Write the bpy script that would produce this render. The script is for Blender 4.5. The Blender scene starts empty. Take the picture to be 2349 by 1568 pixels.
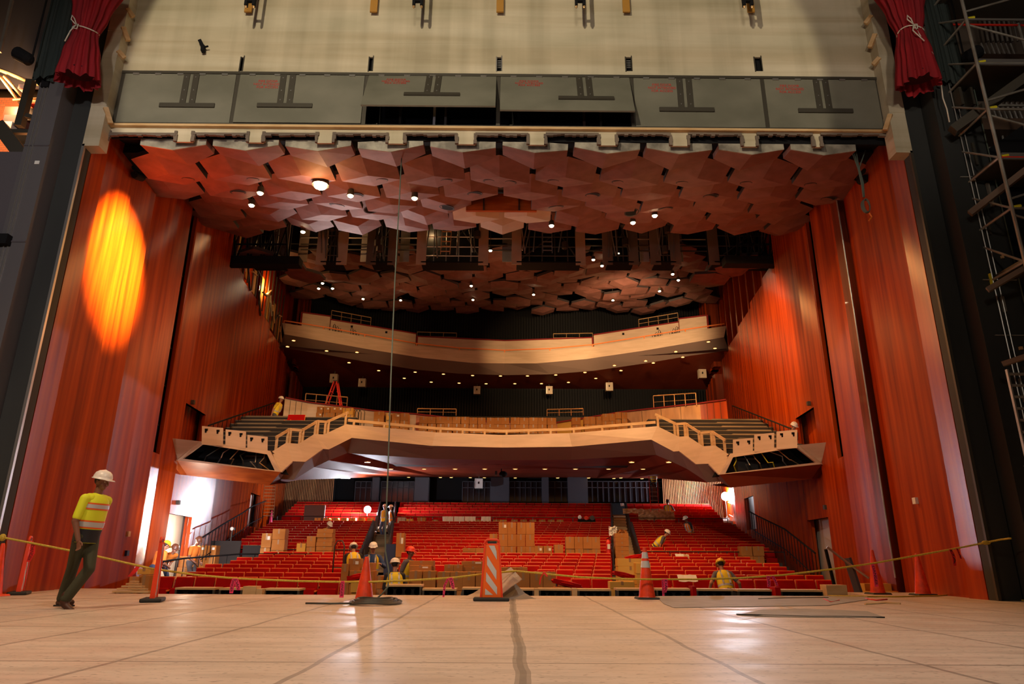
import bpy, bmesh, math, random
from mathutils import Vector, Matrix, Euler
random.seed(7)
R = math.radians
PI = math.pi
SC = bpy.context.scene
C = SC.collection

# ---------------- camera, world, exposure ----------------
F = 1566.0
CX, CY = 1174.5, 784.0
CAM = Vector((0.25, 0.0, 0.70))
ROT = (Matrix.Rotation(R(-0.31), 3, 'Z') @ Matrix.Rotation(R(90 + 17.58), 3, 'X') @ Matrix.Rotation(R(0.30), 3, 'Z'))
cd = bpy.data.cameras.new('camera'); cam = bpy.data.objects.new('camera', cd); C.objects.link(cam)
cd.sensor_width = 36.0; cd.lens = 36.0 * F / 2349.0; cd.clip_start = 0.05; cd.clip_end = 300
cam.matrix_world = Matrix.Translation(CAM) @ ROT.to_4x4()
SC.camera = cam
SC.view_settings.view_transform = 'Standard'; SC.view_settings.look = 'None'
SC.view_settings.gamma = 1.0; SC.view_settings.use_curve_mapping = False
SC.view_settings.exposure = 0.0
SC.cycles.max_bounces = 5; SC.cycles.diffuse_bounces = 3; SC.cycles.glossy_bounces = 3
SC.cycles.transmission_bounces = 2; SC.cycles.transparent_max_bounces = 4
SC.cycles.sample_clamp_indirect = 4.0
SC.cycles.caustics_reflective = False; SC.cycles.caustics_refractive = False
SC.cycles.use_denoising = True
w = bpy.data.worlds.new('world'); SC.world = w; w.use_nodes = True
w.node_tree.nodes['Background'].inputs[0].default_value = (0.9, 0.55, 0.4, 1)
w.node_tree.nodes['Background'].inputs[1].default_value = 0.02

def ray(px, py):
    return (ROT @ Vector(((px - CX) / F, (CY - py) / F, -1.0)))
def atY(px, py, Y):
    d = ray(px, py); return CAM + d * (Y / d.y)
def atZ(px, py, Z):
    d = ray(px, py); return CAM + d * ((Z - CAM.z) / d.z)
WK = 0.165; W0 = 9.30; WD = 13.6
def WX(D): return W0 + WK * (D - WD)
def atWall(px, py, side, off=0.0):
    d = ray(px, py)   # side*(x) = W0+WK*(y-WD)-off
    t = (W0 - off - WK * WD + WK * CAM.y - side * CAM.x) / (side * d.x - WK * d.y)
    return CAM + d * t

def lampY(px, py, near):   # depth at which a lamp hangs just under the sloping ceiling cloud
    d = ray(px, py); s = d.z / d.y; return 4.683 / (s - .29) if near else 9.157 / (s - .155)
# ---------------- lights ----------------
def light(name, kind, loc, power, col, target=None, size=0.3, spot=None, blend=0.5, label=None, shape=None, size_y=None):
    l = bpy.data.lights.new(name, kind); l.energy = power; l.color = col
    o = bpy.data.objects.new(name, l); C.objects.link(o); o.location = loc
    if kind == 'AREA':
        l.size = size
        if size_y: l.shape = 'RECTANGLE'; l.size_y = size_y
    else: l.shadow_soft_size = size
    if kind == 'SPOT': l.spot_size = R(spot or 60); l.spot_blend = blend
    if target is not None:
        o.rotation_euler = (Vector(target) - Vector(loc)).to_track_quat('-Z', 'Y').to_euler()
    return o
WARM = (1.0, 0.46, 0.14); WARM2 = (1.0, 0.72, 0.42); WHITE = (0.86, 0.88, 1.0); STAGE = (1.0, 0.86, 0.62)
# ---------------- mesh builder ----------------
class MB:
    def __init__(s): s.v = []; s.f = []
    def add(s, vs, fs):
        n = len(s.v); s.v += [Vector(v) for v in vs]; s.f += [tuple(i + n for i in f) for f in fs]; return s
    def hexa(s, p):   # 8 points: bottom 4 ccw, top 4 ccw
        return s.add(p, [(3, 2, 1, 0), (4, 5, 6, 7), (0, 1, 5, 4), (1, 2, 6, 5), (2, 3, 7, 6), (3, 0, 4, 7)])
    def box(s, a, b, M=None):
        (x0, y0, z0), (x1, y1, z1) = a, b
        p = [Vector(q) for q in ((x0, y0, z0), (x1, y0, z0), (x1, y1, z0), (x0, y1, z0), (x0, y0, z1), (x1, y0, z1), (x1, y1, z1), (x0, y1, z1))]
        if M is not None: p = [M @ q for q in p]
        return s.hexa(p)
    def cbox(s, c, d, rz=0, M=None):
        m = Matrix.Translation(c) @ Matrix.Rotation(rz, 4, 'Z')
        if M is not None: m = Matrix.Translation(c) @ M
        return s.box((-d[0] / 2, -d[1] / 2, -d[2] / 2), (d[0] / 2, d[1] / 2, d[2] / 2), m)
    def bar(s, a, b, w, h):
        a = Vector(a); b = Vector(b); d = (b - a); L = d.length; d.normalize()
        up = Vector((0, 0, 1)) if abs(d.z) < .95 else Vector((0, 1, 0))
        x = d.cross(up).normalized(); z = x.cross(d)
        p = []
        for q in (a, b):
            p += [q - x * w / 2 - z * h / 2, q + x * w / 2 - z * h / 2, q + x * w / 2 + z * h / 2, q - x * w / 2 + z * h / 2]
        return s.add(p, [(0, 1, 2, 3), (7, 6, 5, 4), (0, 4, 5, 1), (1, 5, 6, 2), (2, 6, 7, 3), (3, 7, 4, 0)])
    def tube(s, pts, r, n=6, cap=True):
        pts = [Vector(p) for p in pts]; m = len(pts); base = len(s.v)
        rr = r if isinstance(r, (list, tuple)) else [r] * m
        px = None
        for i, p in enumerate(pts):
            d = (pts[min(i + 1, m - 1)] - pts[max(i - 1, 0)])
            if d.length < 1e-9: d = Vector((0, 0, 1))
            d.normalize()
            if px is None:
                up = Vector((0, 0, 1)) if abs(d.z) < .9 else Vector((1, 0, 0))
                x = d.cross(up).normalized()
            else:
                x = px - d * px.dot(d)
                x = x.normalized() if x.length > 1e-6 else d.orthogonal().normalized()
            px = x; y = d.cross(x)
            for k in range(n):
                a = 2 * PI * k / n; s.v.append(p + (x * math.cos(a) + y * math.sin(a)) * rr[i])
        for i in range(m - 1):
            for k in range(n):
                k2 = (k + 1) % n; a = base + i * n
                s.f.append((a + k, a + k2, a + n + k2, a + n + k))
        if cap:
            s.f.append(tuple(base + k for k in range(n))[::-1]); s.f.append(tuple(base + (m - 1) * n + k for k in range(n)))
        return s
    def lathe(s, prof, c=(0, 0, 0), n=20, M=None):   # prof: (r, z)
        base = len(s.v); c = Vector(c)
        for (r, z) in prof:
            for k in range(n):
                a = 2 * PI * k / n; q = Vector((r * math.cos(a), r * math.sin(a), z))
                if M is not None: q = M @ q
                s.v.append(c + q)
        for i in range(len(prof) - 1):
            for k in range(n):
                k2 = (k + 1) % n; a = base + i * n
                s.f.append((a + k, a + k2, a + n + k2, a + n + k))
        s.f.append(tuple(base + k for k in range(n))[::-1]); s.f.append(tuple(base + (len(prof) - 1) * n + k for k in range(n)))
        return s
    def ell(s, c, r, n=12, m=8, M=None):
        prof = []; base = len(s.v); c = Vector(c)
        s.v.append(None)
        def put(x, y, z):
            q = Vector((x * r[0], y * r[1], z * r[2]))
            if M is not None: q = M @ q
            return c + q
        s.v[base] = put(0, 0, -1)
        for i in range(1, m):
            t = -PI / 2 + PI * i / m
            for k in range(n):
                a = 2 * PI * k / n; s.v.append(put(math.cos(t) * math.cos(a), math.cos(t) * math.sin(a), math.sin(t)))
        s.v.append(put(0, 0, 1)); top = len(s.v) - 1
        for k in range(n): s.f.append((base, base + 1 + (k + 1) % n, base + 1 + k))
        for i in range(m - 2):
            for k in range(n):
                k2 = (k + 1) % n; a = base + 1 + i * n
                s.f.append((a + k, a + k2, a + n + k2, a + n + k))
        a = base + 1 + (m - 2) * n
        for k in range(n): s.f.append((a + k, a + (k + 1) % n, top))
        return s
    def capsule(s, a, b, ra, rb, n=12):   # tapered, round ends
        a = Vector(a); b = Vector(b); d = b - a; L = max(d.length, 1e-6); u = d / L
        pts = []; rr = []
        for t in (0.0, .3, .6, .85): pts.append(a - u * ra * math.cos(t * PI / 2)); rr.append(max(ra * math.sin(t * PI / 2), ra * .05))
        pts.append(a); rr.append(ra); pts.append(b); rr.append(rb)
        for t in (.85, .6, .3, 0.0): pts.append(b + u * rb * math.cos(t * PI / 2)); rr.append(max(rb * math.sin(t * PI / 2), rb * .05))
        return s.tube(pts, rr, n)
    def sheet(s, A, B, th=0.0):   # strip between polylines A and B; th gives thickness along normal
        n = len(A); A = [Vector(p) for p in A]; B = [Vector(p) for p in B]
        base = len(s.v)
        for p, q in zip(A, B): s.v += [p, q]
        for i in range(n - 1):
            a = base + 2 * i; s.f.append((a, a + 1, a + 3, a + 2))
        if th:
            nb = len(s.v)
            N = []
            for i in range(n):
                j = min(i + 1, n - 1); k = max(i - 1, 0)
                nn = (A[j] - A[k]).cross(B[i] - A[i]); N.append(nn.normalized() if nn.length > 1e-9 else Vector((0, 0, 1)))
            for i in range(n): s.v += [A[i] + N[i] * th, B[i] + N[i] * th]
            for i in range(n - 1):
                a = nb + 2 * i; s.f.append((a + 2, a + 3, a + 1, a))
                c = base + 2 * i
                s.f.append((c, c + 2, a + 2, a)); s.f.append((c + 1, a + 1, a + 3, c + 3))
            s.f.append((base, nb, nb + 1, base + 1)); e = base + 2 * n - 2; g = nb + 2 * n - 2
            s.f.append((e, e + 1, g + 1, g))
        return s
    def poly(s, pts, th, nrm=None):   # planar polygon extruded by vector th
        pts = [Vector(p) for p in pts]; n = len(pts); t = Vector(th)
        f = [tuple(range(n)), tuple(range(2 * n - 1, n - 1, -1))] + [(i, (i + 1) % n, n + (i + 1) % n, n + i)[::-1] for i in range(n)]
        return s.add(pts + [p + t for p in pts], f)
    def build(s, name, mat, parent=None, smooth=False, bevel=0, origin=None, local=False):
        me = bpy.data.meshes.new(name)
        if parent is not None and not local:
            o0 = WLOC.get(parent.name, Vector((0, 0, 0)))
        elif parent is None:
            if origin is None:
                xs = [v.x for v in s.v]; ys = [v.y for v in s.v]; zs = [v.z for v in s.v]
                origin = Vector(((min(xs) + max(xs)) / 2, (min(ys) + max(ys)) / 2, min(zs)))
            o0 = Vector(origin)
        else: o0 = Vector((0, 0, 0))
        me.from_pydata([v - o0 for v in s.v], [], s.f); me.update()
        bm = bmesh.new(); bm.from_mesh(me); bmesh.ops.recalc_face_normals(bm, faces=bm.faces); bm.to_mesh(me); bm.free()
        if smooth:
            me.polygons.foreach_set('use_smooth', [True] * len(me.polygons))
        o = bpy.data.objects.new(name, me); C.objects.link(o)
        if mat: me.materials.append(M_[mat] if isinstance(mat, str) else mat)
        if parent is not None:
            o.parent = parent; WLOC[o.name] = o0
        else:
            o.location = o0; WLOC[o.name] = o0
        if bevel:
            b = o.modifiers.new('bevel', 'BEVEL'); b.width = bevel; b.segments = 2; b.limit_method = 'ANGLE'
        return o
WLOC = {}
M_ = {}
def tag(o, label=None, cat=None, group=None, kind=None):
    if label: o['label'] = label
    if cat: o['category'] = cat
    if group: o['group'] = group
    if kind: o['kind'] = kind
    return o
def thing(name, label, cat, loc=(0, 0, 0), rz=0, group=None):
    o = bpy.data.objects.new(name, None); C.objects.link(o); o.location = loc; o.rotation_euler = (0, 0, rz)
    o.empty_display_size = .1; WLOC[o.name] = Vector(loc)
    return tag(o, label, cat, group)
def struct(o): o['kind'] = 'structure'; return o
def dup(root, loc=None, rz=None, label=None, group=None, cat=None):
    def cp(o, par):
        c = o.copy(); C.objects.link(c)
        if par is not None: c.parent = par
        for ch in KIDS.get(o.name, []): cp(ch, c)
        return c
    r = cp(root, None)
    if loc is not None: r.location = loc; WLOC[r.name] = Vector(loc)
    if rz is not None: r.rotation_euler = (0, 0, rz)
    if label: r['label'] = label
    if group: r['group'] = group
    return r
KIDS = {}
def remember(root):
    def go(o):
        KIDS[o.name] = [c for c in bpy.data.objects if c.parent == o]
        for c in KIDS[o.name]: go(c)
    go(root); return root
ORD = ['zeroth', 'first', 'second', 'third', 'fourth', 'fifth', 'sixth', 'seventh', 'eighth', 'ninth', 'tenth', 'eleventh', 'twelfth', 'thirteenth', 'fourteenth', 'fifteenth', 'sixteenth', 'seventeenth', 'eighteenth', 'nineteenth', 'twentieth', 'twenty-first', 'twenty-second', 'twenty-third', 'twenty-fourth', 'twenty-fifth', 'twenty-sixth', 'twenty-seventh', 'twenty-eighth', 'twenty-ninth', 'thirtieth']

# ---------------- materials ----------------
def mat(name, col, rough=.6, metal=0, col2=None, scale=(4, 4, 4), detail=4, bump=0, emit=None, estr=0, coat=0, spec=.5, dist=0, lo=.35, hi=.65, alpha=1):
    m = bpy.data.materials.new(name); m.use_nodes = True; nt = m.node_tree; b = nt.nodes['Principled BSDF']
    b.inputs['Base Color'].default_value = (*col, 1); b.inputs['Roughness'].default_value = rough
    b.inputs['Metallic'].default_value = metal; b.inputs['Coat Weight'].default_value = coat; b.inputs['Specular IOR Level'].default_value = spec
    if alpha < 1: b.inputs['Alpha'].default_value = alpha
    if emit: b.inputs['Emission Color'].default_value = (*emit, 1); b.inputs['Emission Strength'].default_value = estr
    if col2 is not None or bump:
        g = nt.nodes.new('ShaderNodeNewGeometry'); mp = nt.nodes.new('ShaderNodeMapping'); mp.inputs['Scale'].default_value = scale
        n = nt.nodes.new('ShaderNodeTexNoise'); n.inputs['Scale'].default_value = 1; n.inputs['Detail'].default_value = detail; n.inputs['Distortion'].default_value = dist
        nt.links.new(g.outputs['Position'], mp.inputs[0]); nt.links.new(mp.outputs[0], n.inputs['Vector'])
        if col2 is not None:
            r = nt.nodes.new('ShaderNodeValToRGB'); r.color_ramp.elements[0].position = lo; r.color_ramp.elements[1].position = hi
            r.color_ramp.elements[0].color = (*col, 1); r.color_ramp.elements[1].color = (*col2, 1)
            nt.links.new(n.outputs['Fac'], r.inputs[0]); nt.links.new(r.outputs[0], b.inputs['Base Color'])
        if bump:
            bp = nt.nodes.new('ShaderNodeBump'); bp.inputs['Strength'].default_value = bump; bp.inputs['Distance'].default_value = .02
            nt.links.new(n.outputs['Fac'], bp.inputs['Height']); nt.links.new(bp.outputs[0], b.inputs['Normal'])
    M_[name] = m; return m
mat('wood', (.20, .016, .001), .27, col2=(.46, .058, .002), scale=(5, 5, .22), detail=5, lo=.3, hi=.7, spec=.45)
wm = M_['wood'].node_tree; cx = wm.nodes.new('ShaderNodeCombineXYZ'); cx.inputs[2].default_value = 1
wm.nodes['Principled BSDF'].inputs['Anisotropic'].default_value = .9; wm.links.new(cx.outputs[0], wm.nodes['Principled BSDF'].inputs['Tangent'])
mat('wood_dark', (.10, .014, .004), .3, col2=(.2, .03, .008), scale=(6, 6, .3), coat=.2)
mat('wood_box', (.32, .06, .012), .35, col2=(.5, .11, .02), scale=(1.5, 1.5, 8))
mat('slat', (.36, .16, .06), .5, col2=(.55, .27, .1), scale=(3, 3, .5))
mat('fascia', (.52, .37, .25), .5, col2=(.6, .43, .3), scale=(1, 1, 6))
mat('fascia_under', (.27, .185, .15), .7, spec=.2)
mat('soffit', (.2, .03, .01), .6, spec=.15, col2=(.28, .05, .018), scale=(.5, .5, .5))
mat('hexpanel', (.17, .065, .05), .65, col2=(.22, .09, .075), scale=(3, 3, 3), bump=.1)
mat('hexrim', (.03, .02, .02), .7)
mat('grayplate', (.16, .14, .11), .5, metal=.1, col2=(.42, .38, .3), scale=(3, 3, 3))
mat('black', (.008, .008, .009), .9, spec=.2)
mat('blackgloss', (.012, .013, .013), .3)
mat('blackwall', (.02, .022, .021), .7, col2=(.03, .032, .03), scale=(1, 1, .3))
mat('graysteel', (.11, .10, .11), .4, col2=(.11, .1, .11), scale=(.6, .6, .4))
mat('graypaint', (.16, .15, .155), .4, metal=.3)
mat('firedoor', (.135, .13, .095), .6, col2=(.19, .18, .135), scale=(.8, .8, 1.2), detail=5)
mat('steeldark', (.075, .066, .05), .5, metal=.4)
mat('rustframe', (.12, .07, .045), .6)
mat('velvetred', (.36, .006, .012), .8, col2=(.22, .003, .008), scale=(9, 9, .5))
mat('velvetred_shaded', (.05, .002, .004), .9)  # darker copy of the red for the shade inside the curtain
mat('velvetblack', (.016, .026, .024), .85, col2=(.03, .04, .036), scale=(8, 8, .4))
mat('rope_white', (.75, .7, .58), .8)
mat('rope_yellow', (.62, .45, .05), .6, col2=(.4, .3, .03), scale=(50, 50, 50))
mat('cloth_red', (.46, .002, .001), .85, spec=.15, col2=(.28, .0015, .001), scale=(1.2, 1.2, 1.2))
mat('cloth_dark', (.2, .004, .004), .8)
mat('seatwood', (.8, .20, .035), .4)  # amber wood, brightened for the light rim along the seat tops
mat('seatmetal', (.03, .02, .02), .5)
mat('card', (.40, .16, .04), .85, spec=.2, col2=(.48, .21, .06), scale=(1.5, 1.5, 1.5))
mat('card2', (.62, .33, .06), .85, spec=.2, col2=(.68, .38, .08), scale=(1.5, 1.5, 1.5))
mat('tape', (.36, .2, .09), .35)
mat('paper', (.8, .78, .72), .7)
mat('lumber', (.55, .33, .14), .7, col2=(.66, .44, .22), scale=(2, 2, 9))
mat('steptread', (.10, .075, .05), .7, col2=(.3, .21, .12), scale=(.5, .5, 2))
mat('carpetdark', (.02, .016, .016), .9)
mat('concretefloor', (.09, .065, .055), .8, col2=(.13, .1, .08), scale=(.6, .6, .6))
mat('steelbare', (.5, .48, .45), .35, metal=.8)
mat('pipe', (.45, .43, .38), .4, metal=.5, col2=(.3, .27, .22), scale=(2, 2, 2))
mat('brasspipe', (.6, .36, .16), .35, metal=.6)
mat('cone', (.85, .06, .012), .45, col2=(.62, .05, .012), scale=(9, 9, 9), detail=5)
mat('conecap', (.8, .055, .01), .4)
mat('reflective', (.55, .57, .58), .35)
mat('orange', (.85, .14, .01), .4)
mat('rubber', (.02, .018, .016), .7)
mat('hat_white', (.8, .75, .68), .35)
mat('hat_yellow', (.75, .45, .03), .4)
mat('hat_brown', (.16, .06, .03), .4)
mat('hat_red', (.7, .03, .01), .4)
mat('hat_black', (.03, .03, .03), .4)
mat('vest', (.72, .78, .02), .7)
mat('vest2', (.85, .62, .02), .7)
mat('vest_orange', (.85, .22, .02), .7)
mat('silver', (.5, .5, .5), .4)
mat('orangestripe', (.85, .13, .01), .6)
mat('shirt_orange', (.85, .25, .03), .8)
mat('shirt_blue', (.03, .07, .2), .8)
mat('shirt_gray', (.12, .11, .13), .8)
mat('shirt_black', (.015, .015, .02), .8)
mat('shirt_yellow', (.7, .5, .03), .8)
mat('jeans', (.06, .1, .2), .8)
mat('jeans_gray', (.07, .065, .07), .8)
mat('trousers_olive', (.045, .045, .022), .85)
mat('boots', (.06, .018, .008), .6)
mat('skin', (.42, .19, .11), .55)
mat('skin_dark', (.2, .08, .045), .55)
mat('hair', (.02, .012, .01), .8)
mat('lips', (.3, .08, .07), .6)
mat('eyewhite', (.7, .68, .65), .3)
mat('pinktape', (.85, .04, .16), .5)
mat('redtape', (.75, .02, .02), .5)
mat('inkblack', (.01, .01, .01), .6)
mat('inkred', (.5, .03, .02), .6)
mat('ladderred', (.75, .03, .015), .4)
mat('plastic_sheet', (.75, .6, .42), .25, col2=(.5, .35, .2), scale=(6, 6, 6), bump=.8)
mat('greenrope', (.10, .13, .10), .7)
mat('cable', (.05, .05, .04), .5)
mat('boardgray', (.27, .25, .22), .75, col2=(.33, .30, .27), scale=(3, 3, 3))
mat('boardtan', (.42, .33, .24), .7, col2=(.48, .38, .28), scale=(2, 2, 2))
mat('wooden_plank', (.42, .2, .03), .6)
mat('doorwhite', (.62, .55, .48), .6)
mat('blue', (.01, .02, .08), .6)
mat('yellowpaint', (.8, .7, .03), .4)
mat('glass_dark', (.012, .013, .016), .15)
mat('bluegray', (.06, .06, .075), .6)
mat('rawconcrete', (.12, .09, .07), .85, col2=(.2, .15, .11), scale=(.7, .7, .25), detail=5)
mat('lampglow', (1, .8, .5), .4, emit=(1, .50, .14), estr=4)
mat('lampglow_hot', (1, .9, .7), .4, emit=(1, .78, .45), estr=45)
mat('lampwhite', (1, 1, 1), .4, emit=(.95, .95, 1), estr=220)
mat('lamp_glass', (.5, .48, .45), .15, metal=.6)

def floor_mat():
    m = bpy.data.materials.new('stage_boards'); m.use_nodes = True; nt = m.node_tree; N = nt.nodes; L = nt.links; b = N['Principled BSDF']
    g = N.new('ShaderNodeNewGeometry'); sep = N.new('ShaderNodeSeparateXYZ'); L.new(g.outputs['Position'], sep.inputs[0])
    def noise(sc, det=5, dist=0.0):
        mp = N.new('ShaderNodeMapping'); mp.inputs['Scale'].default_value = sc; L.new(g.outputs['Position'], mp.inputs[0])
        n = N.new('ShaderNodeTexNoise'); n.inputs['Scale'].default_value = 1; n.inputs['Detail'].default_value = det; n.inputs['Distortion'].default_value = dist
        L.new(mp.outputs[0], n.inputs[0]); return n.outputs['Fac']
    def ramp(f, p0, c0, p1, c1):
        r = N.new('ShaderNodeValToRGB'); r.color_ramp.elements[0].position = p0; r.color_ramp.elements[0].color = (*c0, 1)
        r.color_ramp.elements[1].position = p1; r.color_ramp.elements[1].color = (*c1, 1); L.new(f, r.inputs[0]); return r.outputs[0]
    def math_(op, a, bb):
        n = N.new('ShaderNodeMath'); n.operation = op
        for i, q in enumerate((a, bb)):
            if isinstance(q, (int, float)): n.inputs[i].default_value = q
            elif q is not None: L.new(q, n.inputs[i])
        return n.outputs[0]
    def mix(f, a, bb, mode='MIX'):
        n = N.new('ShaderNodeMix'); n.data_type = 'RGBA'; n.blend_type = mode
        if isinstance(f, (int, float)): n.inputs[0].default_value = f
        else: L.new(f, n.inputs[0])
        for i, q in ((6, a), (7, bb)):
            if isinstance(q, tuple): n.inputs[i].default_value = (*q, 1)
            else: L.new(q, n.inputs[i])
        return n.outputs[2]
    base = ramp(noise((.35, .6, 1)), .3, (.52, .425, .34), .7, (.64, .53, .44))
    streak = noise((1.2, 7, 1), 8, .3)
    base = mix(ramp(streak, .45, (0, 0, 0), .7, (.4, .4, .4)), base, (.26, .22, .18))
    fleck = noise((14, 30, 1), 4)
    base = mix(ramp(fleck, .60, (0, 0, 0), .68, (.8, .8, .8)), base, (.2, .17, .14))
    wob = noise((.6, .9, 1), 2)
    xw = math_('ADD', sep.outputs[0], math_('MULTIPLY', math_('SUBTRACT', wob, .5), .09))
    # taped seams running up and across the stage
    fx = math_('MODULO', math_('ADD', xw, 100 * 1.42 - .35 + .71), 1.42)
    dx = math_('ABSOLUTE', math_('SUBTRACT', fx, .71), None)
    lx = math_('LESS_THAN', dx, .022)
    fy = math_('MODULO', math_('ADD', sep.outputs[1], 100 * 2.46 - 5.25 + 1.23), 2.46)
    dy = math_('ABSOLUTE', math_('SUBTRACT', fy, 1.23), None)
    ly = math_('LESS_THAN', dy, .016)
    # the middle seam is covered with wider grey tape
    dm = math_('ABSOLUTE', math_('SUBTRACT', xw, .35), None)
    lm = math_('LESS_THAN', dm, .05)
    seam = math_('MAXIMUM', math_('MULTIPLY', lx, .55), math_('MULTIPLY', ly, .65))
    base = mix(seam, base, (.09, .08, .07))
    base = mix(math_('MULTIPLY', lm, .62), base, (.15, .14, .12))
    L.new(base, b.inputs['Base Color'])
    rr = ramp(noise((1.3, 1.3, 1), 5), .35, (.40, .40, .40), .65, (.6, .6, .6)); L.new(rr, b.inputs['Roughness'])
    bp = N.new('ShaderNodeBump'); bp.inputs['Strength'].default_value = .25; bp.inputs['Distance'].default_value = .01
    L.new(streak, bp.inputs['Height']); L.new(bp.outputs[0], b.inputs['Normal'])
    M_['stage_boards'] = m
floor_mat()
def concrete_mat():
    m = bpy.data.materials.new('concrete_wall'); m.use_nodes = True; nt = m.node_tree; N = nt.nodes; L = nt.links; b = N['Principled BSDF']
    g = N.new('ShaderNodeNewGeometry')
    def noise(sc, det=5, dist=0.0):
        mp = N.new('ShaderNodeMapping'); mp.inputs['Scale'].default_value = sc; L.new(g.outputs['Position'], mp.inputs[0])
        n = N.new('ShaderNodeTexNoise'); n.inputs['Scale'].default_value = 1; n.inputs['Detail'].default_value = det; n.inputs['Distortion'].default_value = dist
        L.new(mp.outputs[0], n.inputs[0]); return n.outputs['Fac']
    def ramp(f, p0, c0, p1, c1):
        r = N.new('ShaderNodeValToRGB'); r.color_ramp.elements[0].position = p0; r.color_ramp.elements[0].color = (*c0, 1)
        r.color_ramp.elements[1].position = p1; r.color_ramp.elements[1].color = (*c1, 1); L.new(f, r.inputs[0]); return r.outputs[0]
    def mul(a, bb):
        n = N.new('ShaderNodeMix'); n.data_type = 'RGBA'; n.blend_type = 'MULTIPLY'; n.inputs[0].default_value = 1; L.new(a, n.inputs[6]); L.new(bb, n.inputs[7]); return n.outputs[2]
    a = ramp(noise((.5, 1, 1.2)), .3, (.50, .44, .30), .7, (.66, .57, .41))
    h = ramp(noise((.12, 1, 3.2), 5, .6), .36, (.84, .80, .74), .62, (1, 1, 1))
    v = ramp(noise((2.2, 1, .1), 4, .2), .3, (.78, .78, .76), .6, (1, 1, 1))
    L.new(mul(mul(a, h), v), b.inputs['Base Color']); b.inputs['Roughness'].default_value = .8
    M_['concrete_wall'] = m
concrete_mat()
# stage work lights hung over the stage, behind the camera
light('stage_work_and_fill', 'SPOT', (-4.5, -3.0, 12.0), 6200, STAGE, (-1.3, 13.6, 11.5), 0.12, 52, 0.06)  # hard cone edge shaped to stand in for the curtain's curved shadow
light('stage_work_and_fill', 'SPOT', (-8.0, 4.0, 12.5), 3800, (1.0, 0.68, 0.42), (-3.5, 9.5, 0), 0.5, 84, 0.9)
light('stage_work_and_fill', 'SPOT', (3.5, 0.0, 14.0), 4000, (1.0, 0.82, 0.68), (0.0, 5.0, 0), 0.5, 80, 0.9)
light('stage_work_and_fill', 'SPOT', (0.0, -5.0, 10.0), 1900, (1.0, 0.88, 0.70), (0, 13, 11.5), 0.8, 90, 0.9)
# hall: tungsten lamps in the ceiling clouds, shining down, plus added bounce fills
HL = atY(735, 424, lampY(735, 424, True)) + Vector((0, 0, -0.22))
light('ceiling_lamp', 'SPOT', tuple(HL), 40000, (1, .76, .42), tuple(atWall(264, 600, -1)), 0.05, 40, 1.0)
light('ceiling_lamp', 'POINT', tuple(HL + Vector((0, 0, -.25))), 60, WARM, None, 0.1)
for (x, y, z, p) in [(-5, 22.0, 11.2, 500), (0, 22.0, 11.2, 500), (5, 22.0, 11.2, 900), (-6.5, 34, 14.6, 500), (0, 35, 14.6, 700), (6.5, 34, 14.6, 1500), (-4, 17, 9.9, 500), (4, 17, 9.9, 600)]:
    light('hall_lamp', 'SPOT', (x, y, z), p, WARM, (x * 1.25, y + 1, 0), 0.3, 150, 0.5)
for (x, y, z, p) in [(-4, 20, 7.5, 130), (5, 20, 7.5, 170), (0, 33, 11.5, 200), (-6, 38, 14.0, 50), (6, 38, 14.0, 80)]:
    light('hall_bounce_fill', 'POINT', (x, y, z), p, (1, .4, .15), None, 0.8)  # unseen mid-air points added for the reddish bounce in the hall
# lamps washing the balcony fronts
light('hall_spot_and_fill', 'SPOT', (6.0, 29.5, 12.6), 8200, (1, .66, .34), (7.8, 42, 13.8), 0.25, 56, 0.6)
light('hall_spot_and_fill', 'SPOT', (1.0, 29.5, 12.4), 4200, (1, .64, .3), (2.5, 43.4, 13.4), 0.25, 36, 0.6)
light('hall_spot_and_fill', 'SPOT', (-7.5, 31.0, 13.0), 1100, (1, .62, .28), (-9.5, 41, 14.6), 0.2, 40, 0.7)
light('hall_spot_and_fill', 'SPOT', (2.0, 24.5, 12.0), 1900, (1, .58, .25), (2.5, 32, 6.0), 0.3, 100, 0.7)
light('hall_spot_and_fill', 'SPOT', (-6.0, 24.0, 12.0), 1500, (1, .54, .18), (-8.0, 30, 6.5), 0.3, 56, 0.7)
light('hall_spot_and_fill', 'SPOT', (6.5, 24.0, 12.0), 4000, (1, .54, .18), (11.0, 28, 8.0), 0.3, 84, 0.7)
light('hall_spot_and_fill', 'SPOT', (0.0, 17.5, 10.0), 1100, (1, .5, .2), (0.0, 21, 0), 0.4, 100, 0.8)
# white work lights in the stalls, plus a hidden fill spot
WL1 = atY(843, 1168, 40.3); WL2 = atY(1664, 1138, 44.3)
light('work_lamp_and_fill', 'POINT', tuple(WL1 + Vector((0, -.3, .05))), 1000, WHITE, None, 0.12)
light('work_lamp_and_fill', 'POINT', tuple(WL2 + Vector((0, -.35, .05))), 2000, WHITE, None, 0.12)
light('work_lamp_and_fill', 'POINT', (-10.3, 24.1, 1.1), 260, (1, .86, .66), None, 0.2)
light('work_lamp_and_fill', 'SPOT', (-8.3, 17.6, 2.0), 2400, (.95, .88, .98), (-11.3, 26.5, 1.5), 0.4, 44, 0.8)  # hidden spot added to brighten the left wall past the doorway
light('hall_spot_and_fill', 'SPOT', (-8.5, 33.0, 9.2), 3800, (1, .78, .74), (-1.0, 17, 10.8), 0.3, 46, 0.8)  # unseen spot added to pick out the facets of the near cloud
light('stage_work_and_fill', 'SPOT', (-5.5, -3.0, 2.2), 1000, (.95, .85, 1.0), (0.0, 17, 10.6), 0.4, 60, 0.9)  # low unseen spot added for pale ceiling facets and wall sheen
light('gallery_lamp', 'POINT', (-12.4, 33.5, 14.2), 160, (1, .5, .16), None, 0.1)
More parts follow.
